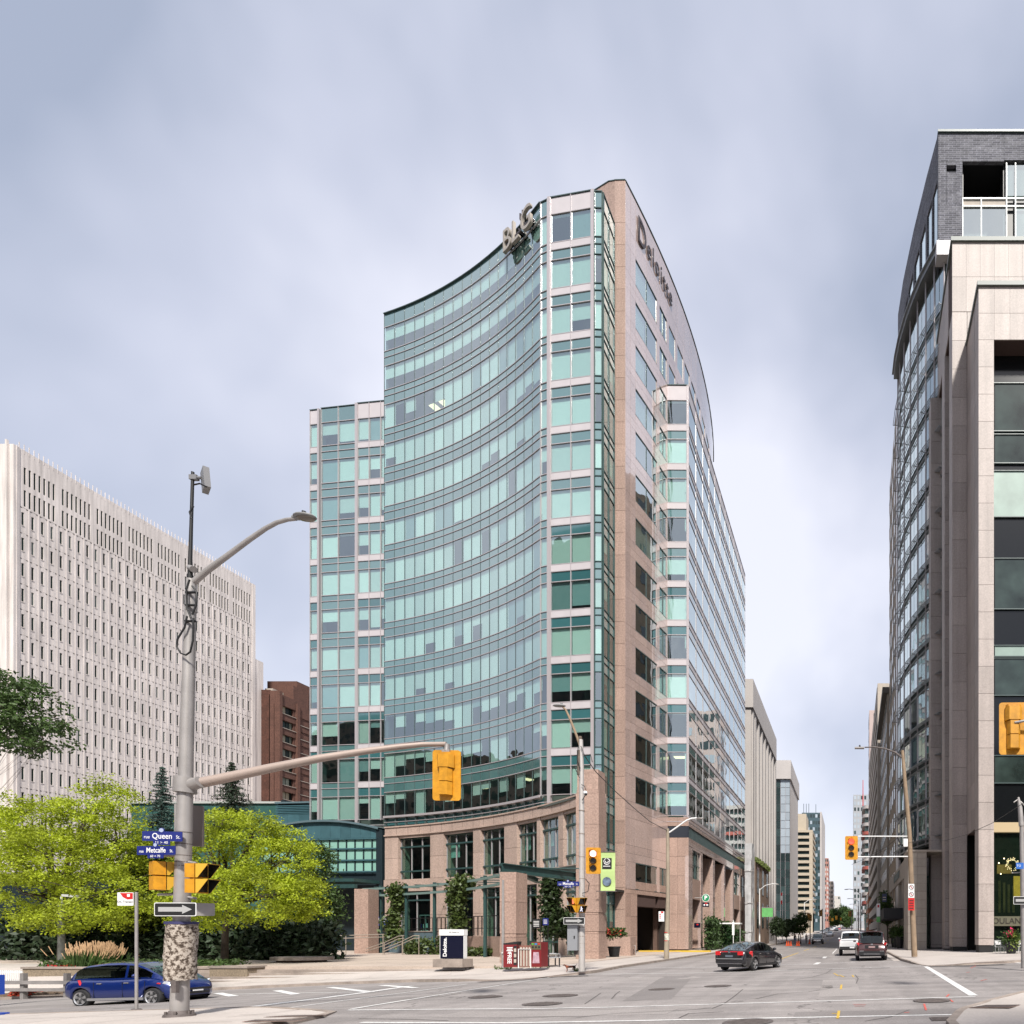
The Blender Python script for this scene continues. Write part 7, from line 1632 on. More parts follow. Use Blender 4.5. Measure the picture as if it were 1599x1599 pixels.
gr = thing('guard_rail', 'galvanised two rail guard rail at the left behind the blue car', 'guard rail', (PX(60, 25.2), S*25.2, gz(-37, S*25.2)-0.1)); gr_z = gr.location.z
for z1, z2 in ((PZ(1537, 25.2), PZ(1531.5, 25.2)), (PZ(1548, 25.2), PZ(1543, 25.2))): mb = MB(); mb.box(PX(8, 25.2), PX(112, 25.2), S*25.2-0.05, S*25.2+0.02, z1, z2); mb.build('rail', GREYM, gr)
for px in (32, 100): mb = MB(); mb.box(PX(px, 25.2)-0.08, PX(px, 25.2)+0.08, S*25.2+0.03, S*25.2+0.2, gr_z-0.3, PZ(1520, 25.2)); mb.build('post', GREYM, gr)
fe = thing('picket_fence', 'small white metal picket fence left of the planter wall', 'fence', (PX(18, 27.8), S*27.8, -2)); mb = MB()
for z in (PZ(1518, 27.8), PZ(1552, 27.8)): mb.box(PX(0, 27.8), PX(34, 27.8), S*27.8, S*27.8+0.05, z-0.04, z+0.04)
mb.build('rail', WHITEP, fe)
for k in range(11): mb = MB(); x = PX(2+3*k, 27.8); mb.box(x-0.02, x+0.02, S*27.8-0.03, S*27.8-0.005, PZ(1554, 27.8), PZ(1515, 27.8)); mb.build('picket', WHITEP, fe)
rbk = thing('rubble_edge', 'strip of broken brown kerb rubble under the guard rail', 'rubble', (PX(60, 26), S*26, -1.5)); rr = random.Random(3); mb = MB()
for k in range(120):
    x = PX(rr.uniform(0, 112), 26); y = S*26+rr.uniform(-.3, .8); z = gz(x, y)+rr.uniform(0, .08); s_ = rr.uniform(.06, .22); mb.box(-s_, s_, -s_, s_, -s_*.6, s_*.6, M=TR((x, y, z)) @ RZ(rr.uniform(0, 3)))
stuff(mb.build('rubble', mat('rubble', (0.15, 0.11, 0.08), 0.95, var=0.4, vs=2), rbk))
rr = random.Random(6); mb = MB()
for k in range(260):
    x = PX(rr.uniform(25, 60), 25.8); y = S*25.8+rr.uniform(-.3, .3); z = gz(x, y)+rr.uniform(0.02, .28); s_ = .05; mb.ell((x, y, z), (s_, s_, s_*.7), 5, 3)
stuff(tag(mb.build('red_flowers', mat('red_bloom', (0.35, 0.04, 0.015), 0.8)), 'patch of small red flowers in the rubble under the guard rail', 'flowers'))
bx = thing('mail_box', 'bright blue street box cut by the left edge of the picture', 'mailbox', (PX(0, 13.4), S*13.4, gz(-20.9, S*13.4)-0.0), R(0)); mb = MB(); u = 13.4/850; BLU = mat('box_blue', (0.02, 0.07, 0.42), 0.35)
mb.box(-40*u, -14*u, -0.25, 0.25, 31*u, 62*u); mb.build('box', BLU, bx, world=False); mb = MB(); mb.box(-20*u, -10*u, -0.06, 0.06, 3*u, 31*u); mb.build('stem', BLU, bx, world=False); mb = MB(); mb.box(-26*u, -2*u, -0.2, 0.2, 0, 3*u); mb.build('foot', BLU, bx, world=False)
mb = MB(); mb.box(-36*u, -17*u, -0.262, -0.251, 35*u, 56*u); mb.build('window', BLACK, bx, world=False)
for k in range(4): mb = MB(); mb.box(-36*u, -17*u, -0.27, -0.263, (36+5*k)*u, (38.5+5*k)*u); mb.build('sheet', STONEL, bx, world=False)
cb = thing('concrete_bench', 'mushroom shaped concrete planter seat beside the steps on the plaza', 'planter', P3(470, 1500, 33)); bz_ = cb.location.z
mb = MB(); u = 33/850; poly = [(42*u*math.cos(a)*(1+0.05*math.sin(3*a)), 1.2*math.sin(a)) for a in [2*math.pi*k/20 for k in range(20)]]; mb.prism(poly, PZ(1499, 33)-bz_, PZ(1494, 33)-bz_); mb.build('slab', KERB, cb, world=False); mb = MB(); mb.prism([(x*0.8, y*0.8) for x, y in poly], 0.0-bz_, PZ(1499, 33)-bz_-0.001); mb.build('drum', mat('dark_concrete', (0.09, 0.06, 0.045), 0.9, var=0.2), cb, world=False)
# ---- far street furniture
def far_lamp(label, px, d, ztop, s=1, m=WHITEP):
    x = PX(px, d); y = S*d; z0 = gz(x, y); o = thing('street_lamp', label, 'street lamp', (x, y, z0), group='street lamps along the far kerbs')
    mb = MB(); mb.tube([(0, 0, 0), (0, 0, ztop)], [0.12, 0.08], 8); mb.build('post', m, o, world=False); mb = MB(); mb.tube([(0, 0, ztop-0.2), (s*0.9, 0, ztop+0.5), (s*2.0, 0, ztop+0.75), (s*2.8, 0, ztop+0.7)], 0.06, 6); mb.build('arm', m, o, world=False); mb = MB(); mb.box(s*2.7-0.3, s*2.7+0.3, -0.12, 0.12, ztop+0.62, ztop+0.72); mb.build('luminaire', GREYM, o, world=False); return o
far_lamp('white street lamp in front of the brown stone building on the left kerb', 1186, 84, 8.7, 1)
far_lamp('white street lamp before the beige banded building on the left kerb', 1256, 128, 8.5, 1)
for i, (px, d) in enumerate(((1344, 100), (1341, 140), (1340, 185), (1338, 240))): far_lamp(('nearest', 'second', 'third', 'farthest')[i]+' of the thin street lamps arching over the right side of the far street', px, d, 9.0, -1, GREYM)
fl = thing('flagpole', 'flagpole with a drooping red and white flag before the dark stair bay', 'flagpole', P3(1222, 1470, 105)); fz = fl.location.z
mb = MB(); mb.tube([(0, 0, 0), (0, 0, PZ(1392, 105)-fz)], 0.07, 8); mb.build('pole', WHITEP, fl, world=False)
for k, (a, b) in enumerate(((1394, 1399), (1399, 1406), (1406, 1412))): mb = MB(); mb.prism([(-0.35, -0.03), (-0.05, -0.06), (-0.02, 0.03), (-0.33, 0.06)], PZ(b, 105)-fz, PZ(a, 105)-fz); mb.build('flag_cloth', WHITEP if k == 1 else RED, fl, world=False)
gs_ = thing('green_hoarding', 'bright green hoarding panel over the doorway of the brown stone building', 'sign', P3(1199, 1424, 82)); mb = MB(); mb.box(-0.9, 0.75, 0, 0.05, -0.75, 0.6); mb.build('panel', mat('hoarding_green', (0.13, 0.42, 0.13), 0.6, var=0.15, vs=2), gs_, world=False)
mb = MB(); mb.box(-0.95, 0.8, -0.02, 0.05, 0.6, 0.7); mb.build('frame', GREYM, gs_, world=False)
CONE = mat('cone_orange', (0.65, 0.09, 0.02), 0.6)
first = None; cl_ = ['leftmost orange cone on the left kerb beyond the sedan', 'second orange cone from the left beyond the sedan', 'third orange cone from the left beyond the sedan', 'fourth orange cone, nearer the oncoming dark car', 'rightmost orange cone beside the oncoming dark car', 'orange barrel just left of the oncoming dark car']
for i, px in enumerate((1228.5, 1231.5, 1235, 1244.5, 1247.5, 1264)):
    d = 78 if i < 5 else 92; x = PX(px, d); p = (x, S*d, gz(x, S*d)-0.0)
    if first is None:
        first = thing('traffic_cone', cl_[0], 'cone', p, group='orange cones by the left kerb'); mb = MB(); mb.tube([(0, 0, 0.04), (0, 0, 0.72)], [0.15, 0.03], 12); mb.build('cone', CONE, first, world=False)
        mb = MB(); mb.tube([(0, 0, 0.33), (0, 0, 0.48)], [0.098, 0.068], 12); mb.build('white_collar', WHITEP, first, world=False); mb = MB(); mb.box(-0.2, 0.2, -0.2, 0.2, 0, 0.04); mb.build('foot', CONE, first, world=False)
    else: copy_thing(first, p, 0, cl_[i], 1.25 if i == 5 else 1)
def far_signal(label, px, py, d, polepx=None):
    o = thing('traffic_signal', label, 'traffic light', P3(px, py, d), group='small yellow signals down the street'); mb = MB(); mb.box(-0.33, 0.33, -0.1, 0.1, -0.62, 0.62); mb.build('housing', YEL, o, world=False)
    for k in range(3): mb = MB(); mb.tube([(0, -0.11, 0.38-k*0.38), (0, -0.16, 0.38-k*0.38)], 0.13, 8); mb.build('lens', LENSD, o, world=False)
    if polepx: x = PX(polepx, d)-o.location.x; mb = MB(); mb.tube([(x, 0.05, gz(x, S*d)-o.location.z), (x, 0.05, 0.9), ], 0.1, 8); mb.tube([(x, 0.05, 0.7), (0, 0.05, 0.66)], 0.05, 6); mb.build('pole', GREYM, o, world=False)
for a in (('far signal on the left kerb in front of the street trees', 1265, 1433, 105, 1265), ('far signal hung over the street above the oncoming cars', 1281.5, 1426, 110, 1284), ('paired far signal on the left kerb', 1262.5, 1431, 112, None), ('far signal over the right lane above the pickup', 1327, 1427, 125, 1330), ('tiny signal half way down the street on the left', 1295, 1434, 170, None), ('tiny signal above the distant traffic', 1306, 1433, 185, None), ('tiny signal left of the far trees', 1300, 1436, 230, None), ('tiny signal right of the far trees', 1313, 1435, 240, None)): far_signal(*a)
psn = thing('parking_meter_sign', 'tall white and green parking sign post on the right walk behind the red car', 'sign', P3(1371.5, 1455, 60)); z = psn.location.z
mb = MB(); mb.tube([(0, 0, gz(3, 69)-z), (0, 0, PZ(1410, 60)-z)], 0.04, 6); mb.build('post', GREYM, psn, world=False); mb = MB(); mb.box(-0.2, 0.2, -0.05, -0.03, PZ(1431, 60)-z, PZ(1411, 60)-z); mb.build('plate', WHITEP, psn, world=False); mb = MB(); mb.box(-0.2, 0.2, -0.05, -0.03, PZ(1440, 60)-z, PZ(1431.5, 60)-z); mb.build('green_plate', MATS['hoarding_green'], psn, world=False)
mb = MB(); mb.box(-0.1, 0.1, -0.06, -0.051, PZ(1417, 60)-z, PZ(1413, 60)-z); mb.build('symbol', RED, psn, world=False)
bs2 = thing('hanging_sign', 'small navy projecting sign above the dark shopfront on the right', 'sign', P3(1381, 1402, 60)); mb = MB(); mb.box(-0.25, 0.25, 0, 0.1, -0.45, 0.45); mb.build('panel', mat('sign_navy2', (0.02, 0.03, 0.08), 0.4), bs2, world=False); mb = MB(); mb.box(-0.18, 0.18, -0.01, -0.001, 0.0, 0.1); mb.box(-0.18, 0.18, -0.01, -0.001, -0.25, -0.15); mb.build('print', STONEL, bs2, world=False)
# ================================================================ vehicles
def lerp_t(T, x):
    if x <= T[0][0]: return T[0][1]
    for (a, va), (b, vb) in zip(T, T[1:]):
        if x <= b: t_ = (x-a)/(b-a); return va+(vb-va)*(t_*t_*(3-2*t_) if False else t_)
    return T[-1][1]
TYRE = mat('tyre', (0.018, 0.018, 0.02), 0.8); RIM = mat('alloy_rim', (0.55, 0.55, 0.56), 0.3, metal=0.8); TRIM = mat('car_trim', (0.015, 0.015, 0.017), 0.4)
TAIL = mat('tail_light', (0.55, 0.015, 0.02), 0.15, coat=0.8); HEAD = mat('head_light', (0.6, 0.62, 0.65), 0.1, coat=1.0); CHR = mat('chrome', (0.6, 0.6, 0.62), 0.12, metal=1.0); INTC = mat('car_interior', (0.02, 0.02, 0.022), 0.9)
def car(name, label, cat, p, yaw, sp, paint, group=None, tilt=0.0):
    """x forward, origin at ground centre"""
    o = thing(name, label, cat, p, yaw, group)
    if tilt: o.rotation_euler = (0, tilt, yaw)
    L, W, top, roof, plan, bot, wx, wr = sp['L'], sp['W'], sp['top'], sp['roof'], sp['plan'], sp['bot'], sp['wx'], sp['wr']
    N = 64; xs = [-L/2+L*i/N for i in range(N+1)]; ra = wr*1.17; nr = 7
    body = MB(); rings = []
    for x in xs:
        f = (x+L/2)/L; zt = lerp_t(top, f); zb = lerp_t(bot, f); w_ = W/2*lerp_t(plan, f)
        za = 0
        for c in wx:
            d = abs(x-c)
            if d < ra: za = max(za, wr+math.sqrt(ra*ra-d*d))
        h = zt-zb
        sec = [(w_*.86, zb), (w_*.985, zb+.10*h+.02), (w_, zb+.42*h), (w_*.995, zb+.70*h), (w_*.95, zb+.90*h), (w_*.84, zt-.01), (w_*.45, zt+.02), (0, zt+.03)]
        if za: sec = [(y, min(max(z, za+0.004*i), zt-.03+.003*i) if i < 4 else z) for i, (y, z) in enumerate(sec)]
        rings.append(sec)
    for s in (1, -1):
        vs = []; fs = []; m = len(rings[0])
        for x, sec in zip(xs, rings): vs += [(x, s*y, z) for y, z in sec]
        for i in range(N):
            for k in range(m-1):
                a = (i*m+k, (i+1)*m+k, (i+1)*m+k+1, i*m+k+1); fs.append(a if s < 0 else a[::-1])
        body.raw(vs, fs, 0, True)
        for i, fl in ((0, s < 0), (N, s > 0)):
            a = [(xs[i], s*y, z) for y, z in rings[i]]+[(xs[i], 0, rings[i][0][1])]; body.raw(a, [tuple(range(len(a))) if not fl else tuple(range(len(a)))[::-1]], 0)
    body.build('body', paint, o, world=False)
    mb = MB()      # underbody and arch liners
    mb.box(-L*.44, L*.44, -W*.36, W*.36, min(b for _, b in bot)+.02, .52)
    for c in wx: mb.box(c-ra*1.0, c+ra*1.0, -W*.46, W*.46, wr*1.3, wr+ra*.72)
    mb.build('underbody', INTC, o, world=False)
    # greenhouse
    g0, g1 = roof[0][0], roof[-1][0]; NG = 40; gx = [g0+(g1-g0)*i/NG for i in range(NG+1)]
    paintf, side, wind, back = MB(), MB(), MB(), MB(); wi = MB()
    ws, bs2_ = sp['wind'], sp['back']; pil = sp['pillars']; tum = sp.get('tum', .80)
    G_ = []
    for f in gx:
        x = -L/2+L*f; zb = lerp_t(top, f)-.01; zr = max(lerp_t(roof, f), zb+.01); w_ = W/2*lerp_t(plan, f); h = zr-zb; hh = max(0, min(1, h/.45))
        yb = w_*.87; yr = w_*(tum+.07*(1-hh))
        G_.append((x, [(yb, zb), (yb+(yr-yb)*.1, zb+h*.08), (yb+(yr-yb)*.86, zb+h*.86), (yr*.93, zr-.02*hh), (yr*.6, zr+.015*hh), (0, zr+.03*hh)], h))
    for i in range(NG):
        f = (gx[i]+gx[i+1])/2; (xa, A, ha), (xb, B, hb) = G_[i], G_[i+1]; h = (ha+hb)/2
        for s in (1, -1):
            for k in range(5):
                q = [(xa, s*A[k][0], A[k][1]), (xb, s*B[k][0], B[k][1]), (xb, s*B[k+1][0], B[k+1][1]), (xa, s*A[k+1][0], A[k+1][1])]
                if s > 0: q = q[::-1]
                if k == 1 and h > .12 and ws[1] > f > bs2_[0]+sp.get('cp', 0.02) and not any(abs(f-p_) < .010 for p_ in pil): side.face(q, 0, False)
                elif k >= 3 and f > ws[0]: wind.face(q, 0, True)
                elif k >= 3 and f < bs2_[1]: back.face(q, 0, True)
                else: paintf.face(q, 0, True)
    paintf.build('roof', paint, o, world=False); side.build('side_window', GLC, o, world=False); wind.build('windscreen', GLC, o, world=False); back.build('rear_window', GLC, o, world=False)
    mb = MB(); a = -L/2+L*(g0+.10); b = -L/2+L*(g1-.16); mb.box(a+.1, b-.1, -W*.3, W*.3, .45, lerp_t(top, .5)+.06)
    for sx in (-.22, .22):
        for q in (.40, .56): x = -L/2+L*q; mb.box(x-.08, x+.08, sx*W-.2, sx*W+.2, .6, lerp_t(top, .5)+.30)
    mb.build('seats', INTC, o, world=False)
    for c in wx:
        for s in (-1, 1):
            yo = s*(W/2-.015); yi = s*(W/2-.23)
            wh = MB(); wh.tube([(c, yi, wr), (c, yi+s*.03, wr), (c, yo-s*.03, wr), (c, yo, wr)], [wr*.93, wr, wr, wr*.93], 28); tyre = wh.build('wheel', TYRE, o, world=False)
            rm = MB(); R1 = wr*.70; yy = yo+s*.026
            for k in range(28):
                a0, a1 = 2*math.pi*k/28, 2*math.pi*(k+1)/28
                P = [(c+R1*math.cos(a0), yy, wr+R1*math.sin(a0)), (c+R1*math.cos(a1), yy, wr+R1*math.sin(a1)), (c+R1*.86*math.cos(a1), yy-s*.02, wr+R1*.86*math.sin(a1)), (c+R1*.86*math.cos(a0), yy-s*.02, wr+R1*.86*math.sin(a0))]
                rm.face(P); 
            for k in range(5):
                for dlt in (-.13, .13):
                    a0 = 2*math.pi*k/5+.3; u = Vector((math.cos(a0+dlt*1.1), 0, math.sin(a0+dlt*1.1))); v = Vector((math.cos(a0+dlt*.2), 0, math.sin(a0+dlt*.2))); t1 = Vector((-u.z, 0, u.x)); c0 = Vector((c, yy-s*.012, wr))
                    rm.raw([c0+v*R1*.15-t1*.02, c0+v*R1*.15+t1*.02, c0+u*R1*.9+t1*.022, c0+u*R1*.9-t1*.022]+[q-Vector((0, s*.02, 0)) for q in (c0+v*R1*.15-t1*.02, c0+v*R1*.15+t1*.02, c0+u*R1*.9+t1*.022, c0+u*R1*.9-t1*.022)], [(0, 1, 2, 3), (7, 6, 5, 4), (0, 4, 5, 1), (1, 5, 6, 2), (2, 6, 7, 3), (3, 7, 4, 0)])
            rm.tube([(c, yy-s*.03, wr), (c, yy, wr)], wr*.13, 10)
            r_o = rm.build('rim', RIM, tyre, world=False); dk = MB(); dk.tube([(c, yy-s*.045, wr), (c, yy-s*.04, wr)], R1*.9, 20); dk.build('brake_disc', TRIM, tyre, world=False)
    for s in (-1, 1):
        f = sp['mirror']; x = -L/2+L*f; zb = lerp_t(top, f); w_ = W/2*lerp_t(plan, f)
        mb = MB(); mb.ell((x, s*(w_+.06), zb+.10), (.07, .11, .07), 12, 8); mb.build('mirror', sp.get('mirrorm', paint), o, world=False)
        for f in sp['seams']:
            x = -L/2+L*f; w_ = W/2*lerp_t(plan, f); zt = lerp_t(top, f); zb = lerp_t(bot, f); mb = MB()
            mb.box(x-.006, x+.006, s*w_*.992 if s > 0 else s*w_-.004, s*w_+.004 if s > 0 else s*w_*.992, zb+.10, zb+(zt-zb)*.88); mb.build('door_seam', TRIM, o, world=False)
        for f in sp['handles']:
            x = -L/2+L*f; w_ = W/2*lerp_t(plan, f); z = lerp_t(top, f)-.14; mb = MB(); y = s*(w_*.985+.02); mb.box(x-.09, x+.09, min(y, y-s*.03), max(y, y-s*.03), z-.015, z+.015); mb.build('door_handle', sp.get('handlem', CHR), o, world=False)
        mb = MB(); f0, f1 = sp['sill']; x0, x1 = -L/2+L*f0, -L/2+L*f1; zb = lerp_t(bot, .5); y = s*W/2; mb.box(x0, x1, min(y*.97, y+s*.012), max(y*.97, y+s*.012), zb+.03, zb+.12); mb.build('sill_trim', sp.get('sillm', TRIM), o, world=False)
    # rear: lamps as shaped patches following the body end
    def patch(nm, m, pts_, xoff, back_=True):
        mb = MB(); s0 = -1 if back_ else 1
        for s in (-1, 1):
            P = []; Q = []
            for (y, z) in pts_:
                yy = y*W/2; f = None
                # find station where half width equals |y|, else end face
                xx_ = s0*L/2
                for i in range(N+1):
                    j = i if back_ else N-i; fx = (xs[j]+L/2)/L; ww = W/2*lerp_t(plan, fx)*.99; zt = lerp_t(top, fx)
                    if ww >= yy and zt >= z: xx_ = xs[j]; break
                P.append((xx_+s0*xoff, s*(yy+.012), z)); Q.append((xx_-s0*.05, s*(yy-.02), z))
            n_ = len(P); f = tuple(range(n_)); fl = (s > 0) != back_
            mb.raw(P+Q, [f if fl else f[::-1]]+[tuple(reversed((i, (i+1) % n_, n_+(i+1) % n_, n_+i))) if fl else (i, (i+1) % n_, n_+(i+1) % n_, n_+i) for i in range(n_)])
        mb.build(nm, m, o, world=False)
    for nm, m, pts_, bk in sp['patches']: patch(nm, m, pts_, .012, bk)
    for nm, m, x0, x1, y0, y1, z0, z1 in sp['boxes']: mb = MB(); mb.box(x0, x1, y0, y1, z0, z1); mb.build(nm, m, o, world=False)
    return o
PB_BLUE = mat('blue_car_paint', (0.004, 0.018, 0.13), 0.3, metal=0.3, coat=1.0); PB_BLACK = mat('black_car_paint', (0.012, 0.012, 0.015), 0.2, coat=1.0)
PB_RED = mat('dark_red_car_paint', (0.045, 0.012, 0.012), 0.25, coat=1.0, metal=0.2); PB_WHITE = mat('white_car_paint', (0.62, 0.62, 0.63), 0.3, coat=0.8); PB_GREY = mat('silver_car_paint', (0.32, 0.33, 0.34), 0.3, metal=0.5, coat=0.8)
HATCH = dict(L=4.1, W=1.78, top=[(0, .62), (.012, .86), (.05, .99), (.2, 1.0), (.45, .98), (.72, 1.01), (.82, 1.0), (.92, .90), (.975, .76), (1, .52)], roof=[(.035, 1.0), (.08, 1.24), (.13, 1.42), (.2, 1.50), (.36, 1.575), (.5, 1.585), (.62, 1.54), (.72, 1.38), (.82, 1.15), (.90, .93)],
    plan=[(0, .80), (.03, .91), (.1, .975), (.2, 1), (.8, 1), (.9, .95), (.96, .84), (.985, .72), (1, .55)], bot=[(0, .42), (.05, .30), (.1, .22), (.9, .20), (.96, .24), (1, .33)], wx=(-1.28, 1.32), wr=.325, wind=(.63, .79), back=(.05, .12), pillars=(.36, .565), tum=.74,
    mirror=.70, seams=(.31, .565, .765), handles=(.36, .60), sill=(.25, .75), sillm=RIM, cp=.045,
    patches=[('headlight', HEAD, [(.50, .76), (.90, .88), (.92, .80), (.60, .66)], False), ('fog_lamp', CHR, [(.60, .50), (.86, .56), (.86, .46), (.62, .42)], False), ('tail_light', TAIL, [(.55, .92), (.98, .98), (.985, .80), (.60, .78)], True), ('red_marker', TAIL, [(.93, .82), (.95, .84), (.955, .80), (.935, .78)], False)],
    boxes=[('grille', TRIM, 2.02, 2.108, -.42, .42, .38, .46), ('grille', TRIM, 2.0, 2.10, -.5, .5, .52, .60), ('licence_plate', WHITEP, 2.09, 2.12, -.18, .18, .47, .52)])
SEDAN = dict(L=4.63, W=1.80, top=[(0, .60), (.008, .95), (.03, 1.02), (.12, 1.04), (.3, .98), (.5, .95), (.74, .94), (.9, .78), (.97, .66), (1, .5)], roof=[(.06, 1.04), (.14, 1.14), (.24, 1.28), (.34, 1.38), (.45, 1.415), (.55, 1.40), (.64, 1.28), (.74, 1.04), (.79, .93)],
    plan=[(0, .82), (.02, .91), (.08, .96), (.18, 1), (.8, 1), (.92, .94), (.975, .80), (1, .6)], bot=[(0, .38), (.04, .28), (.1, .20), (.9, .19), (1, .30)], wx=(-1.34, 1.36), wr=.325, wind=(.56, .66), back=(.12, .33), pillars=(.36, .49), tum=.70, mirror=.66, seams=(.30, .49, .70), handles=(.33, .53), sill=(.22, .78), cp=.14,
    patches=[('tail_light', TAIL, [(.50, 1.00), (.975, .98), (.98, .72), (.86, .68), (.80, .88), (.50, .93)], True), ('headlight', HEAD, [(.50, .68), (.86, .74), (.88, .66), (.6, .58)], False)],
    boxes=[('tail_light_bar', TAIL, -2.335, -2.3, -.42, .42, .945, .985), ('tail_light', TAIL, -2.345, -2.28, .46, .735, .80, .985), ('tail_light', TAIL, -2.345, -2.28, -.735, -.46, .80, .985), ('licence_recess', TRIM, -2.332, -2.3, -.56, .56, .66, .90), ('licence_plate', mat('plate_dim', (0.10, 0.12, 0.15), 0.5), -2.34, -2.333, -.2, .2, .70, .80), ('rear_trim', PB_GREY, -2.335, -2.3, -.70, .70, .60, .645), ('badge', CHR, -2.345, -2.336, -.06, .06, .90, .99), ('diffuser', TRIM, -2.33, -2.2, -.62, .62, .22, .36), ('bumper_strip', CHR, -2.335, -2.3, -.68, .68, .375, .40)])
SUV = dict(L=4.85, W=1.98, top=[(0, .70), (.01, 1.02), (.04, 1.10), (.3, 1.12), (.6, 1.10), (.78, 1.10), (.93, .98), (.98, .86), (1, .6)], roof=[(.01, 1.10), (.05, 1.50), (.085, 1.76), (.14, 1.81), (.45, 1.84), (.6, 1.79), (.7, 1.46), (.78, 1.10)],
    plan=[(0, .88), (.03, .95), (.1, .99), (.2, 1), (.8, 1), (.93, .96), (1, .75)], bot=[(0, .42), (.06, .32), (.1, .26), (.9, .26), (1, .38)], wx=(-1.40, 1.42), wr=.37, wind=(.60, .70), back=(.01, .085), pillars=(.3, .48), tum=.78, mirror=.68, seams=(.28, .48, .70), handles=(.32, .52), sill=(.2, .8), cp=.07,
    patches=[('tail_light', TAIL, [(.46, 1.10), (.95, 1.14), (.985, .98), (.80, .93), (.52, 1.02)], True), ('headlight', HEAD, [(.5, .88), (.88, .92), (.9, .80), (.6, .78)], False)],
    boxes=[('licence_recess', TRIM, -2.445, -2.40, -.42, .42, .80, .98), ('licence_plate', mat('plate_red', (0.3, 0.2, 0.2), 0.5), -2.45, -2.446, -.2, .2, .82, .92), ('bumper_lower', TRIM, -2.44, -2.3, -.80, .80, .36, .62), ('chrome_strip', CHR, -2.45, -2.40, -.75, -.50, .60, .64), ('chrome_strip', CHR, -2.45, -2.40, .50, .75, .60, .64), ('chrome_strip', CHR, -2.452, -2.44, -.5, .5, .42, .45), ('spoiler', PB_RED, -2.28, -1.9, -.62, .62, 1.80, 1.85), ('badge', CHR, -2.45, -2.44, -.07, .07, 1.0, 1.07)])
PICK = dict(L=5.6, W=2.03, top=[(0, 1.05), (.01, 1.28), (.03, 1.30), (.37, 1.30), (.40, 1.22), (.74, 1.20), (.8, 1.20), (.96, 1.10), (.99, .95), (1, .7)], roof=[(.385, 1.24), (.40, 1.70), (.43, 1.86), (.5, 1.90), (.6, 1.88), (.66, 1.78), (.74, 1.22)],
    plan=[(0, .95), (.02, .98), (.1, 1), (.9, 1), (.97, .96), (1, .85)], bot=[(0, .55), (.1, .45), (.9, .42), (1, .5)], wx=(-1.75, 1.85), wr=.40, wind=(.66, .70), back=(.385, .415), pillars=(.53,), tum=.82, mirror=.69, seams=(.40, .53, .68), handles=(.44, .56), sill=(.2, .8), cp=.03,
    patches=[('tail_light', TAIL, [(.86, 1.24), (.97, 1.24), (.97, .92), (.86, .92)], True), ('headlight', HEAD, [(.6, 1.0), (.9, 1.02), (.92, .85), (.6, .84)], False)],
    boxes=[('rear_bumper', TRIM, -2.95, -2.7, -.95, .95, .50, .72), ('tailgate_line', TRIM, -2.81, -2.79, -.84, .84, 1.18, 1.20), ('bed', TRIM, -2.6, -.8, -.85, .85, 1.305, 1.33), ('licence_plate', WHITEP, -2.96, -2.951, -.18, .18, .6, .7)])
dB = 19.5; xB = PX(177, 18.8); yB = S*18.8+.9
gB = 1.75-115*18.8/850
car('blue_hatchback', 'glossy blue hatchback driving right behind the big foreground pole', 'car', (xB, yB, gB), R(0), HATCH, PB_BLUE, tilt=R(-1.2)).scale = (.95, .95, .97)
xs_, ys_ = -5.3, S*27.9; th = R(72)
ux_, uy_ = math.cos(th), math.sin(th); cx_ = -5.9+ux_*2.32; cy_ = S*26.2+uy_*2.32
car('black_sedan', 'black sedan turning away into the street with red tail lights', 'car', (cx_, cy_, gz(cx_, cy_)-.12), th, SEDAN, PB_BLACK)
xa = (PX(1331, 33.6)+PX(1391.5, 33.6))/2; car('dark_red_suv', 'dark red sport utility car parked with its rear to the viewer by the right kerb', 'car', (xa, S*33.6+2.43, gz(xa, S*35)-.12), R(90), SUV, PB_RED)
xa = PX(1329.5, 42)+0.05; car('white_pickup', 'white pickup truck ahead of the dark red car in the same line', 'truck', (xa, S*42+2.8, gz(xa, S*44)-.12), R(90), PICK, PB_WHITE)
def oncoming(label, px, d, spec, paint, nm='far_car'):
    x = PX(px, d); return car(nm, label, 'car', (x, S*d, gz(x, S*d)-.12+(.0)), R(-90), spec, paint)
oncoming('dark oncoming car nearest on the left lane past the orange cones', 1277, 97, dict(SUV, boxes=SUV['boxes']+[('grille', CHR, 2.40, 2.43, -.6, .6, .62, .78), ('front_plate', WHITEP, 2.43, 2.44, -.2, .2, .45, .55)]), PB_BLACK)
oncoming('white oncoming sedan behind the dark one', 1296, 150, SEDAN, PB_WHITE)
CA = [('silver car far down the left side of the street', 1289, 195, SEDAN, PB_GREY), ('dark car far down the left side of the street', 1292.5, 215, SUV, PB_BLACK), ('small white car far down the middle of the street', 1299, 250, SEDAN, PB_WHITE), ('white van far down the street below the far signals', 1303, 285, SUV, PB_WHITE), ('tiny red car far down the street', 1310, 270, SEDAN, mat('red_car', (.35, .02, .03), .3, coat=1)), ('tiny dark car far down the street centre', 1306, 235, SEDAN, PB_BLACK), ('small silver car parked far down the left kerb', 1284, 175, SEDAN, PB_WHITE)]
for l, px, d, sp_2, pm in CA: oncoming(l, px, d, sp_2, pm)
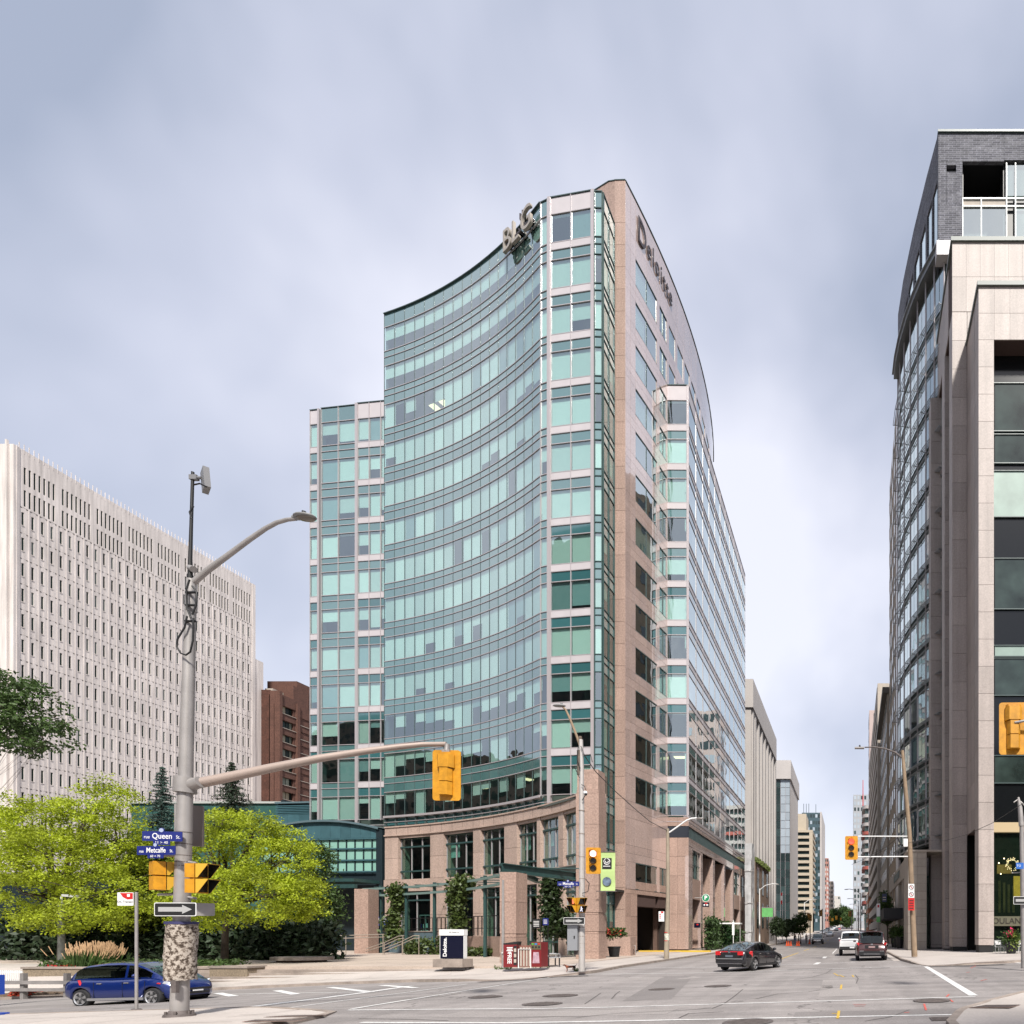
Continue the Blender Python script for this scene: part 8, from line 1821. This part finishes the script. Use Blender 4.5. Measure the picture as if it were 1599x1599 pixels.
def person(label, px, d, yaw, top, legs, skin=(0.42, 0.26, 0.19), hair=(0.03, 0.02, 0.015), step=0.22, h=1.72):
    x, y = PX(px, d), S*d; o = thing('person', label, 'person', (x, y, gz(x, y)), yaw); k = h/1.72
    J = [(0, 0, .94, .13), (0, 0, 1.08, .115), (0, 0, 1.27, .14), (0, 0, 1.41, .12), (0, 0, 1.49, .055), (.01, 0, 1.58, .075), (.01, 0, 1.66, .08), (0, 0, 1.70, .05)]; Ed = [(i, i+1) for i in range(7)]
    for s in (-1, 1):
        b = len(J); f = s*step; J += [(0, s*.10, .88, .095), (f*.5, s*.10, .50, .062), (f*.9-.04, s*.10, .10, .042), (f*.9+.02, s*.10, .04, .042), (f*.9+.14, s*.10, .03, .032)]; Ed += [(0, b), (b, b+1), (b+1, b+2), (b+2, b+3), (b+3, b+4)]
        b = len(J); J += [(0, s*.17, 1.38, .06), (-f*.2-.02, s*.22, 1.12, .042), (-f*.5+.06, s*.22, .88, .032), (-f*.55+.09, s*.21, .80, .03), (-f*.55+.11, s*.20, .74, .018)]; Ed += [(3, b), (b, b+1), (b+1, b+2), (b+2, b+3), (b+3, b+4)]
    me = bpy.data.meshes.new('body'); me.from_pydata([(a*k, b*k, c*k) for a, b, c, _ in J], Ed, []); ob = bpy.data.objects.new('body', me); C.objects.link(ob); ob.modifiers.new('skin', 'SKIN'); ob.modifiers.new('sub', 'SUBSURF').levels = 2
    for v, j in zip(me.skin_vertices[0].data, J): v.radius = (j[3]*k, j[3]*k)
    me.skin_vertices[0].data[0].use_root = True; dg = bpy.context.evaluated_depsgraph_get(); dg.update(); m2_ = bpy.data.meshes.new_from_object(ob.evaluated_get(dg)); bpy.data.objects.remove(ob)
    m2_.materials.clear()
    for m in (mat('skin_tone', skin, .6), mat('cloth_%d' % int(top[0]*1000), top, .9), mat('trousers_%d' % int(legs[0]*1000), legs, .9), BLACK): m2_.materials.append(m)
    for p in m2_.polygons:
        p.use_smooth = True; z = p.center.z/k; hand = abs(p.center.y/k) > .15 and z < .84
        p.material_index = 0 if z > 1.46 or hand else (3 if z < .08 else (2 if z < .95 and abs(p.center.y/k) < .19 else 1))
    m2_.name = 'body'; b = bpy.data.objects.new('body', m2_); C.objects.link(b); b.parent = o
    mb = MB(); mb.ell((-.012*k, 0, 1.665*k), (.095*k, .088*k, .085*k), 12, 8); mb.build('hair', mat('hair_%d' % int(hair[0]*1000), hair, .8), o, world=False); return o
person('person in a dark jacket and blue trousers walking under the left street trees', 1241.5, 90, R(-80), (.02, .02, .025), (.05, .07, .14))
person('person in a white top and dark trousers standing behind the orange cones', 1247, 92, R(160), (.6, .6, .6), (.03, .03, .04), step=.08)
person('person in a grey shirt on the left sidewalk beside the orange barrel', 1259, 96, R(-95), (.25, .25, .27), (.04, .04, .05), step=.2)
person('person in a red top walking on the right walk far beyond the dark red car', 1362, 80, R(-90), (.45, .04, .04), (.03, .03, .05), step=.24)
# ================================================================ vegetation
def leafmesh(name, cen, size, m, parent, up=0.3, seed=0, tri=False, asp=0.55):
    rg = np.random.default_rng(seed); n = len(cen); cen = np.asarray(cen, float)
    a = rg.normal(size=(n, 3)); a /= np.linalg.norm(a, axis=1)[:, None]; nn = rg.normal(size=(n, 3))+np.array([0, 0, up*2.5]); b = np.cross(nn, a); b /= np.linalg.norm(b, axis=1)[:, None]+1e-9
    s_ = size*rg.uniform(.6, 1.3, (n, 1)); A = a*s_; B = b*s_*asp
    V = np.stack([cen-A, cen+B*.9, cen+A, cen-B*.9], 1).reshape(-1, 3)
    if parent is not None: V = V-np.array(parent.location)
    me = bpy.data.meshes.new(name); me.vertices.add(4*n); me.vertices.foreach_set('co', V.ravel()); me.loops.add(4*n); me.loops.foreach_set('vertex_index', np.arange(4*n)); me.polygons.add(n); me.polygons.foreach_set('loop_start', np.arange(0, 4*n, 4)); me.update(calc_edges=True)
    me.materials.append(m); o = bpy.data.objects.new(name, me); C.objects.link(o)
    if parent is not None: o.parent = parent
    return o
def clumps(blobs, ncl, per, rad, seed, flat=.62, hollow=.3):
    """leaf centres gathered in sprays through a set of ellipsoids"""
    rg = np.random.default_rng(seed); vol = np.array([b[3]*b[4]*b[5] for b in blobs])**.8; vol /= vol.sum(); out = []
    for _ in range(ncl):
        b = blobs[rg.choice(len(blobs), p=vol)]; d = rg.normal(size=3); d /= np.linalg.norm(d); r = rg.uniform(hollow, 1.04)**.6; c = np.array(b[:3])+d*r*np.array(b[3:6])
        k = int(per*rg.uniform(.5, 1.5)); p = rg.normal(size=(k, 3))*rad*np.array([1, 1, flat]); out.append(c+p)
    return np.concatenate(out)
LYEL = mat('locust_leaf', (0.36, 0.43, 0.022), 0.6, var=0.5, vs=0.7, speck=.35, ss=7, trans=.42); LGRN = mat('green_leaf', (0.055, 0.10, 0.022), 0.6, var=0.5, vs=2.2, trans=.3)
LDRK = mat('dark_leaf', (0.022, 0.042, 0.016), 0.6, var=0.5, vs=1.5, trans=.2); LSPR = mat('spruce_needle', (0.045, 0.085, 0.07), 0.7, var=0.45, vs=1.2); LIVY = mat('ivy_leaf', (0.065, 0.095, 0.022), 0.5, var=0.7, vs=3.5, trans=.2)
def tree(name, label, base, trunk_h, r, blobs, ncl, per, rad, size, m, seed, lr=1.0, cat='tree'):
    o = thing(name, label, cat, base); rg = random.Random(seed); b0 = Vector(base); mb = MB(); top = b0+Vector((rg.uniform(-.2, .2), 0, trunk_h))
    mb.tube([b0-Vector((0, 0, .2)), b0+Vector((.05, 0, trunk_h*.5)), top], [r*1.25, r, r*.85], 10); mb.build('trunk', BARK, o)
    mb = MB()
    for b in blobs:
        c = Vector(b[:3]); 
        for k in range(4):
            e_ = c+Vector((rg.uniform(-.8, .8)*b[3], rg.uniform(-.8, .8)*b[4], rg.uniform(0, .85)*b[5])); m1 = top.lerp(c, .5)+Vector((rg.uniform(-.3, .3), rg.uniform(-.3, .3), rg.uniform(-.2, .4)))
            mb.tube([top-Vector((0, 0, .1)), m1, c.lerp(e_, .3), e_], [r*.5*lr, r*.33*lr, r*.2*lr, .015], 6)
    mb.build('limb', BARK, o)
    leafmesh('crown', clumps(blobs, ncl, per, rad, seed), size, m, o, seed=seed)
    return o
def blob(px, py, d, rx, rz, ry=None): p = P3(px, py, d); return (*p, rx*d/850, (ry or rx)*d/850*1.0, rz*d/850)
d = 33
tree('locust_tree', 'broad yellow green locust tree at the far left in front of the concrete slab building', (PX(95, d), S*d, -.5), 4.2, .16,
     [blob(150, 1256, d, 50, 45), blob(60, 1288, d, 62, 52), blob(185, 1320, d, 45, 55), blob(10, 1320, d+1, 45, 60), blob(100, 1345, d-1, 75, 55), blob(40, 1400, d-1, 60, 40), blob(165, 1400, d-2, 60, 55), blob(100, 1440, d-2, 45, 22)], 680, 72, .23, .075, LYEL, 21)
d = 31
tree('locust_tree', 'rounded yellow green locust tree between the big pole and the slate pavilion', (PX(350, d), S*d, -.3), 3.6, .15,
     [blob(335, 1285, d, 42, 20), blob(385, 1302, d, 58, 34), blob(330, 1340, d, 55, 42), blob(440, 1350, d, 50, 50), blob(400, 1400, d-1, 75, 45), blob(470, 1400, d, 35, 40), blob(320, 1410, d-1, 60, 45), blob(455, 1320, d+1, 30, 25)], 560, 70, .21, .073, LYEL, 22)
d = 36
tree('locust_tree', 'smaller greener locust tree behind the street signs on the big pole', (PX(245, d), S*d, -.4), 3.4, .14,
     [blob(235, 1345, d, 42, 45), blob(255, 1400, d, 50, 50), blob(215, 1420, d-1, 45, 35), blob(270, 1330, d, 28, 25)], 520, 42, .25, .11, mat('locust_leaf_green', (0.20, 0.26, 0.025), .6, var=.45, vs=.9, trans=.35), 23)
d = 38
tree('green_tree', 'darker green tree against the slate pavilion behind the locust', (PX(470, d), S*d, 0), 3, .12, [blob(490, 1345, d, 28, 30), blob(480, 1415, d, 42, 45), blob(450, 1450, d, 45, 25)], 300, 45, .28, .11, LGRN, 24)
def hedge(label, boxes, n, size, m, seed):
    o = thing('shrub', label, 'shrub', (boxes[0][0], boxes[0][2], 0)); rg = np.random.default_rng(seed); out = []
    for (x0, x1, y0, y1, z0, z1) in boxes:
        q = rg.uniform(size=(n, 3)); out.append(np.array([x0, y0, z0])+q*np.array([x1-x0, y1-y0, z1-z0]))
    P = np.concatenate(out); P += rg.normal(size=P.shape)*.12; leafmesh('foliage', P, size, m, o, seed=seed)
    return o
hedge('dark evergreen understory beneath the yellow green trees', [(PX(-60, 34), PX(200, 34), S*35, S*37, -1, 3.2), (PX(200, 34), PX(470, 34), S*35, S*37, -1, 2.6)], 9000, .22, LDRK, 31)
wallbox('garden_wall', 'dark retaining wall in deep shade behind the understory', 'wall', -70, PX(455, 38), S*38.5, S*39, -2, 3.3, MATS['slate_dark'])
def spruce(label, px, d, ytop, yb, wpx, seed, m=LSPR):
    base = (PX(px, d), S*d, 0); o = thing('spruce_tree', label, 'tree', base); zt = PZ(ytop, d); zb = PZ(yb, d); W_ = wpx/850*d; rg = np.random.default_rng(seed)
    mb = MB(); mb.tube([(base[0], base[1], 0), (base[0], base[1], zt)], [.2, .02], 8); mb.build('trunk', BARK, o); P = []; lim = MB()
    n = 30
    for i in range(n):
        t_ = i/(n-1); z = zb+(zt-zb)*t_; r0 = W_*(1-t_)**.85+.06
        for k in range(9):
            a = rg.uniform(0, 2*math.pi); r1 = r0*rg.uniform(.6, 1.12); tip = np.array([base[0]+r1*math.cos(a), base[1]+r1*math.sin(a), z-.10*r1]); root = np.array([base[0], base[1], z+.05])
            lim.tube([root, tip], [.03, .01], 4, cap=False); s_ = rg.uniform(.05, 1, (int(14+34*(1-t_)), 1)); q = root+(tip-root)*s_; q += rg.normal(size=q.shape)*np.array([.13, .13, .06])*(.5+r1*.35); P.append(q)
    lim.build('limb', BARK, o); leafmesh('crown', np.concatenate(P), .11, m, o, seed=seed, asp=.3); return o
spruce('blue green spruce left of the big foreground pole', 253, 46, 1200, 1330, 34, 41); spruce('dark spruce right of the big foreground pole with a brown tip', 362, 46, 1193, 1300, 38, 42, mat('spruce_dark', (0.022, 0.04, 0.02), .7, var=.5, vs=1.5))
# overhanging branch of a tree outside the left edge
d = 19; base = (PX(-120, d), S*d, -.8)
tree('ash_tree', 'dark green leafy branch reaching in from the left edge over the yellow trees', base, 5.0, .25, [blob(10, 1072, d, 40, 26), blob(55, 1092, d, 28, 30), blob(25, 1125, d, 50, 26), blob(88, 1130, d, 20, 18), blob(-40, 1120, d, 55, 50), blob(70, 1162, d, 30, 14), blob(10, 1160, d, 42, 18), blob(-110, 1080, d, 80, 70)], 520, 30, .15, .07, LGRN, 51, lr=.04)
# ornamental grass
gd = 29.5; og = thing('ornamental_grass', 'clump of feathery tan ornamental grass behind the roof of the blue car', 'grass clump', P3(148, 1508, gd)); mb = MB(); mh = MB(); rr = random.Random(12); u = gd/850
for k in range(900):
    x = rr.gauss(0, 11)*u; y = rr.gauss(0, .4); h = (rr.uniform(22, 38)-abs(x/u)*.25)*u; dx = x*.6+rr.gauss(0, .08); w_ = .012; z0 = 0
    mb.face([(x-w_, y, z0), (x+w_, y, z0), (x+dx*.6+w_, y, h*.7), (x+dx*.6-w_, y, h*.7)])
    if k % 2: mh.face([(x+dx*.6-.02, y, h*.62), (x+dx*.6+.025, y, h*.62), (x+dx+.01, y+.02, h*1.05), (x+dx-.01, y, h*1.05)])
stuff(mb.build('blade', LGRN, og, world=False)); stuff(mh.build('plume', mat('grass_plume', (0.42, 0.27, 0.15), .9, var=.25, vs=5), og, world=False))
o = thing('shrub', 'low flowering shrubs along the top of the planter wall', 'shrub', P3(100, 1512, 29)); rg_ = np.random.default_rng(3); P = np.stack([rg_.uniform(PX(60, 29), PX(345, 29), 2600), rg_.uniform(S*28.9, S*30.5, 2600), rg_.uniform(PZ(1516, 29), PZ(1500, 29), 2600)], 1); leafmesh('foliage', P, .12, LGRN, o, seed=3)
P = np.stack([rg_.uniform(PX(72, 29), PX(125, 29), 120), rg_.uniform(S*28.8, S*29.3, 120), rg_.uniform(PZ(1512, 29), PZ(1507, 29), 120)], 1); leafmesh('bloom', P, .09, mat('red_petal', (.5, .03, .03), .7), o, seed=4)
# ivy columns
def ivy(label, pts, d, w_, n, seed, m=LIVY, size=.14):
    o = thing('ivy_column', label, 'climbing plant', P3(pts[0][0], pts[0][1], d)); rg = np.random.default_rng(seed); Q = []
    for (a, b) in zip(pts, pts[1:]):
        k = n//(len(pts)-1); t_ = rg.uniform(size=(k, 1)); A, B = np.array(P3(a[0], a[1], d)), np.array(P3(b[0], b[1], d)); wa = (a[2]+(b[2]-a[2])*t_)*d/850; q = A+(B-A)*t_; Q.append(q+rg.normal(size=q.shape)*wa*np.array([.5, .45, .35])+rg.normal(size=q.shape)*.05)
    mb = MB(); mb.tube([P3(p[0], p[1], d) for p in pts], .14, 8); mb.build('stem', BARK, o); leafmesh('foliage', np.concatenate(Q), size, m, o, seed=seed, up=.0, asp=.75); return o
ivy('ragged vine climbing the post left of the entrance doors', [(617, 1468, 16), (612, 1440, 12), (620, 1415, 8), (620, 1400, 10), (618, 1392, 12), (622, 1387, 8)], 47, 1, 2600, 61, size=.17)
ivy('mushroom shaped vine on the trellis post right of the entrance doors', [(716, 1448, 12), (713, 1425, 8), (711, 1408, 11), (716, 1390, 15), (722, 1377, 15), (733, 1381, 7)], 42, 1, 4200, 62, size=.15)
ivy('tall dense ivy mass beside the granite pylon', [(862, 1455, 17), (862, 1430, 14), (858, 1400, 13), (862, 1378, 12), (868, 1368, 7)], 39, 1, 6000, 63, mat('ivy_dark', (0.028, 0.05, 0.014), .5, var=.7, vs=3, trans=.2), size=.14)
ivy('low tail of ivy hanging behind the control cabinet', [(885, 1462, 8), (883, 1448, 12), (880, 1425, 10)], 39.5, 1, 1800, 64, MATS['ivy_dark'], size=.13)
hedge('low green shrubs in front of the ramp wall behind the monument sign', [(PX(640, 45), PX(690, 44), S*44.5, S*45.5, 0, 1.3), (PX(735, 42), PX(785, 41), S*41, S*41.8, .1, .6), (PX(640, 46), PX(660, 46), S*45.5, S*46, 0, .8)], 900, .16, LIVY, 33)
P = np.stack([rg_.uniform(PX(938, 42), PX(968, 42), 500), rg_.uniform(S*42.4, S*43.4, 500), rg_.uniform(1.4, 2.2, 500)], 1); leafmesh('foliage', P, .13, LGRN, fp, seed=5)
P = np.stack([rg_.uniform(PX(940, 42), PX(966, 42), 60), rg_.uniform(S*42.3, S*42.7, 60), rg_.uniform(1.6, 2.15, 60)], 1); leafmesh('flower', P, .10, MATS['red_petal'], fp, seed=6)
# shrubs and young trees by the portals
hedge('dense dark shrubs in front of the granite portals beyond the parking sign', [(PX(1100, 57), PX(1112, 57), S*57, S*60, 0.1, 3.4), (-15.9, -14.6, S*60, S*68, .1, 3.2), (-15.6, -14.6, S*68, S*74, 0, 2.2)], 1500, .2, mat('portal_shrub', (0.04, 0.075, 0.02), .6, var=.8, vs=1.5, trans=.2), 34)
for i, (px, d, h, l) in enumerate(((1212, 92, 4.6, 'first slim street tree on the left kerb beside the flagpole'), (1228, 98, 4.4, 'second street tree on the left kerb behind the orange cones'), (1250, 100, 5.9, 'fuller street tree on the left kerb just before the far signals'), (1240, 112, 4.8, 'street tree half hidden behind the fuller one'))):
    x = PX(px, d); b = (x, S*d, gz(x, S*d)); tree('street_tree', l, b, 2.0, .08, [(x, S*d, b[2]+h*.62, 1.2 if i != 2 else 1.6, 1.2, h*.33), (x+.3, S*d+.4, b[2]+h*.8, .8, .8, h*.2)], 130, 26, .25, .16, LGRN if i == 2 else mat('street_leaf', (.035, .06, .02), .6, var=.6, vs=2, trans=.2), 70+i)
x = 4.3; b = (x, S*66, gz(x, S*66)); tree('street_tree', 'slim green street tree on the right walk behind the dark red car', b, 2.2, .07, [(x, S*66, b[2]+4.2, .9, .9, 1.6), (x-.3, S*66, b[2]+5.6, .6, .6, 1.2)], 150, 24, .2, .13, LGRN, 81)
for i, (px, d, w_, h) in enumerate(((1302, 330, 11, 12), (1316, 380, 10, 16), (1294, 360, 8, 12), (1326, 400, 9, 14), (1310, 430, 14, 17), (1322, 300, 5, 9))):
    x = PX(px, d); z0 = gz(x, S*d); tree('far_tree', 'round tree number %s from the left closing the far end of the street' % ['two', 'four', 'one', 'six', 'three', 'five'][i], (x, S*d, z0), 3, .3, [(x, S*d, z0+h*.55, w_*.42, w_*.3, h*.42), (x+w_*.2, S*d, z0+h*.5, w_*.3, w_*.3, h*.3)], 160, 26, .8, .7, LGRN, 90+i)
def planter(label, x, y, h, seed):
    o = thing('planter', label, 'planter', (x, y, gz(x, y))); mb = MB(); mb.tube([(0, 0, 0), (0, 0, h*.6)], [.3, .42], 12); mb.build('pot', BLACK, o, world=False); rg = np.random.default_rng(seed); c = np.array([x, y, gz(x, y)+h*.8]); leafmesh('foliage', c+rg.normal(size=(700, 3))*np.array([.28, .28, h*.16]), .11, LGRN, o, seed=seed); return o
planter('black planter with a shrub, the nearest by the shopfront', 4.85, S*55, 2.0, 1); planter('black planter with a shrub, the middle one by the shopfront', 4.8, S*58, 2.0, 2); planter('black planter with a shrub, the farthest by the shopfront', 4.75, S*61, 2.0, 3)
pq = planter('black planter with pink and red flowers before the shop window at the right edge', PX(1579, 37), S*37, 1.35, 4); rg_ = np.random.default_rng(8); c = np.array([PX(1578, 37), S*36.8, gz(10, S*37)+1.4]); leafmesh('flower', c+rg_.normal(size=(60, 3))*np.array([.16, .1, .16]), .08, mat('pink_petal', (.55, .02, .10), .6), pq, seed=9)
leafmesh('trailing_leaves', c+np.array([.2, -.1, -.5])+rg_.normal(size=(200, 3))*np.array([.2, .1, .35]), .08, mat('lime_leaf', (.2, .26, .04), .6), pq, seed=10)
for px, l in ((1561, 'white metal cafe chair left of the flower planter'), (1596, 'white metal cafe chair right of the flower planter')):
    x = PX(px, 37.6); o = thing('cafe_chair', l, 'chair', (x, S*37.6, gz(x, S*37.6)), R(20 if px < 1570 else -20))
    for sx in (-.2, .2):
        for sy in (-.2, .2): mb = MB(); mb.tube([(sx*1.1, sy*1.1, 0), (sx, sy, .45)], .015, 6); mb.build('leg', WHITEP, o, world=False)
    mb = MB(); mb.box(-.22, .22, -.22, .22, .45, .47); mb.build('seat', WHITEP, o, world=False); mb = MB(); mb.tube([(-.22, .2, .46), (-.24, .24, .9), (.24, .24, .9), (.22, .2, .46)], .018, 6); mb.box(-.22, .22, .225, .24, .6, .85); mb.build('backrest', WHITEP, o, world=False)
# weeds in pavement joints
o = MB(); rr = random.Random(15)
for (px, py, wpx, n) in ((785, 1513, 14, 60), (845, 1510, 12, 40), (905, 1516, 8, 60), (730, 1512, 6, 15)):
    for k in range(n):
        x, y = G(px+rr.uniform(-wpx, wpx), py+rr.uniform(-1.5, 1.5), 0); z = gz(x, y) if y < S*28.7 else .03; h = rr.uniform(.05, .2); a = rr.uniform(0, 6.3); dx, dy = .03*math.cos(a), .03*math.sin(a); o.face([(x-dx, y-dy, z), (x+dx, y+dy, z), (x+dx*2+rr.uniform(-.06, .06), y, z+h)])
ob = stuff(o.build('weeds', LGRN)); tag(ob, 'small green weeds sprouting at the feet of the plaza posts', 'weeds')
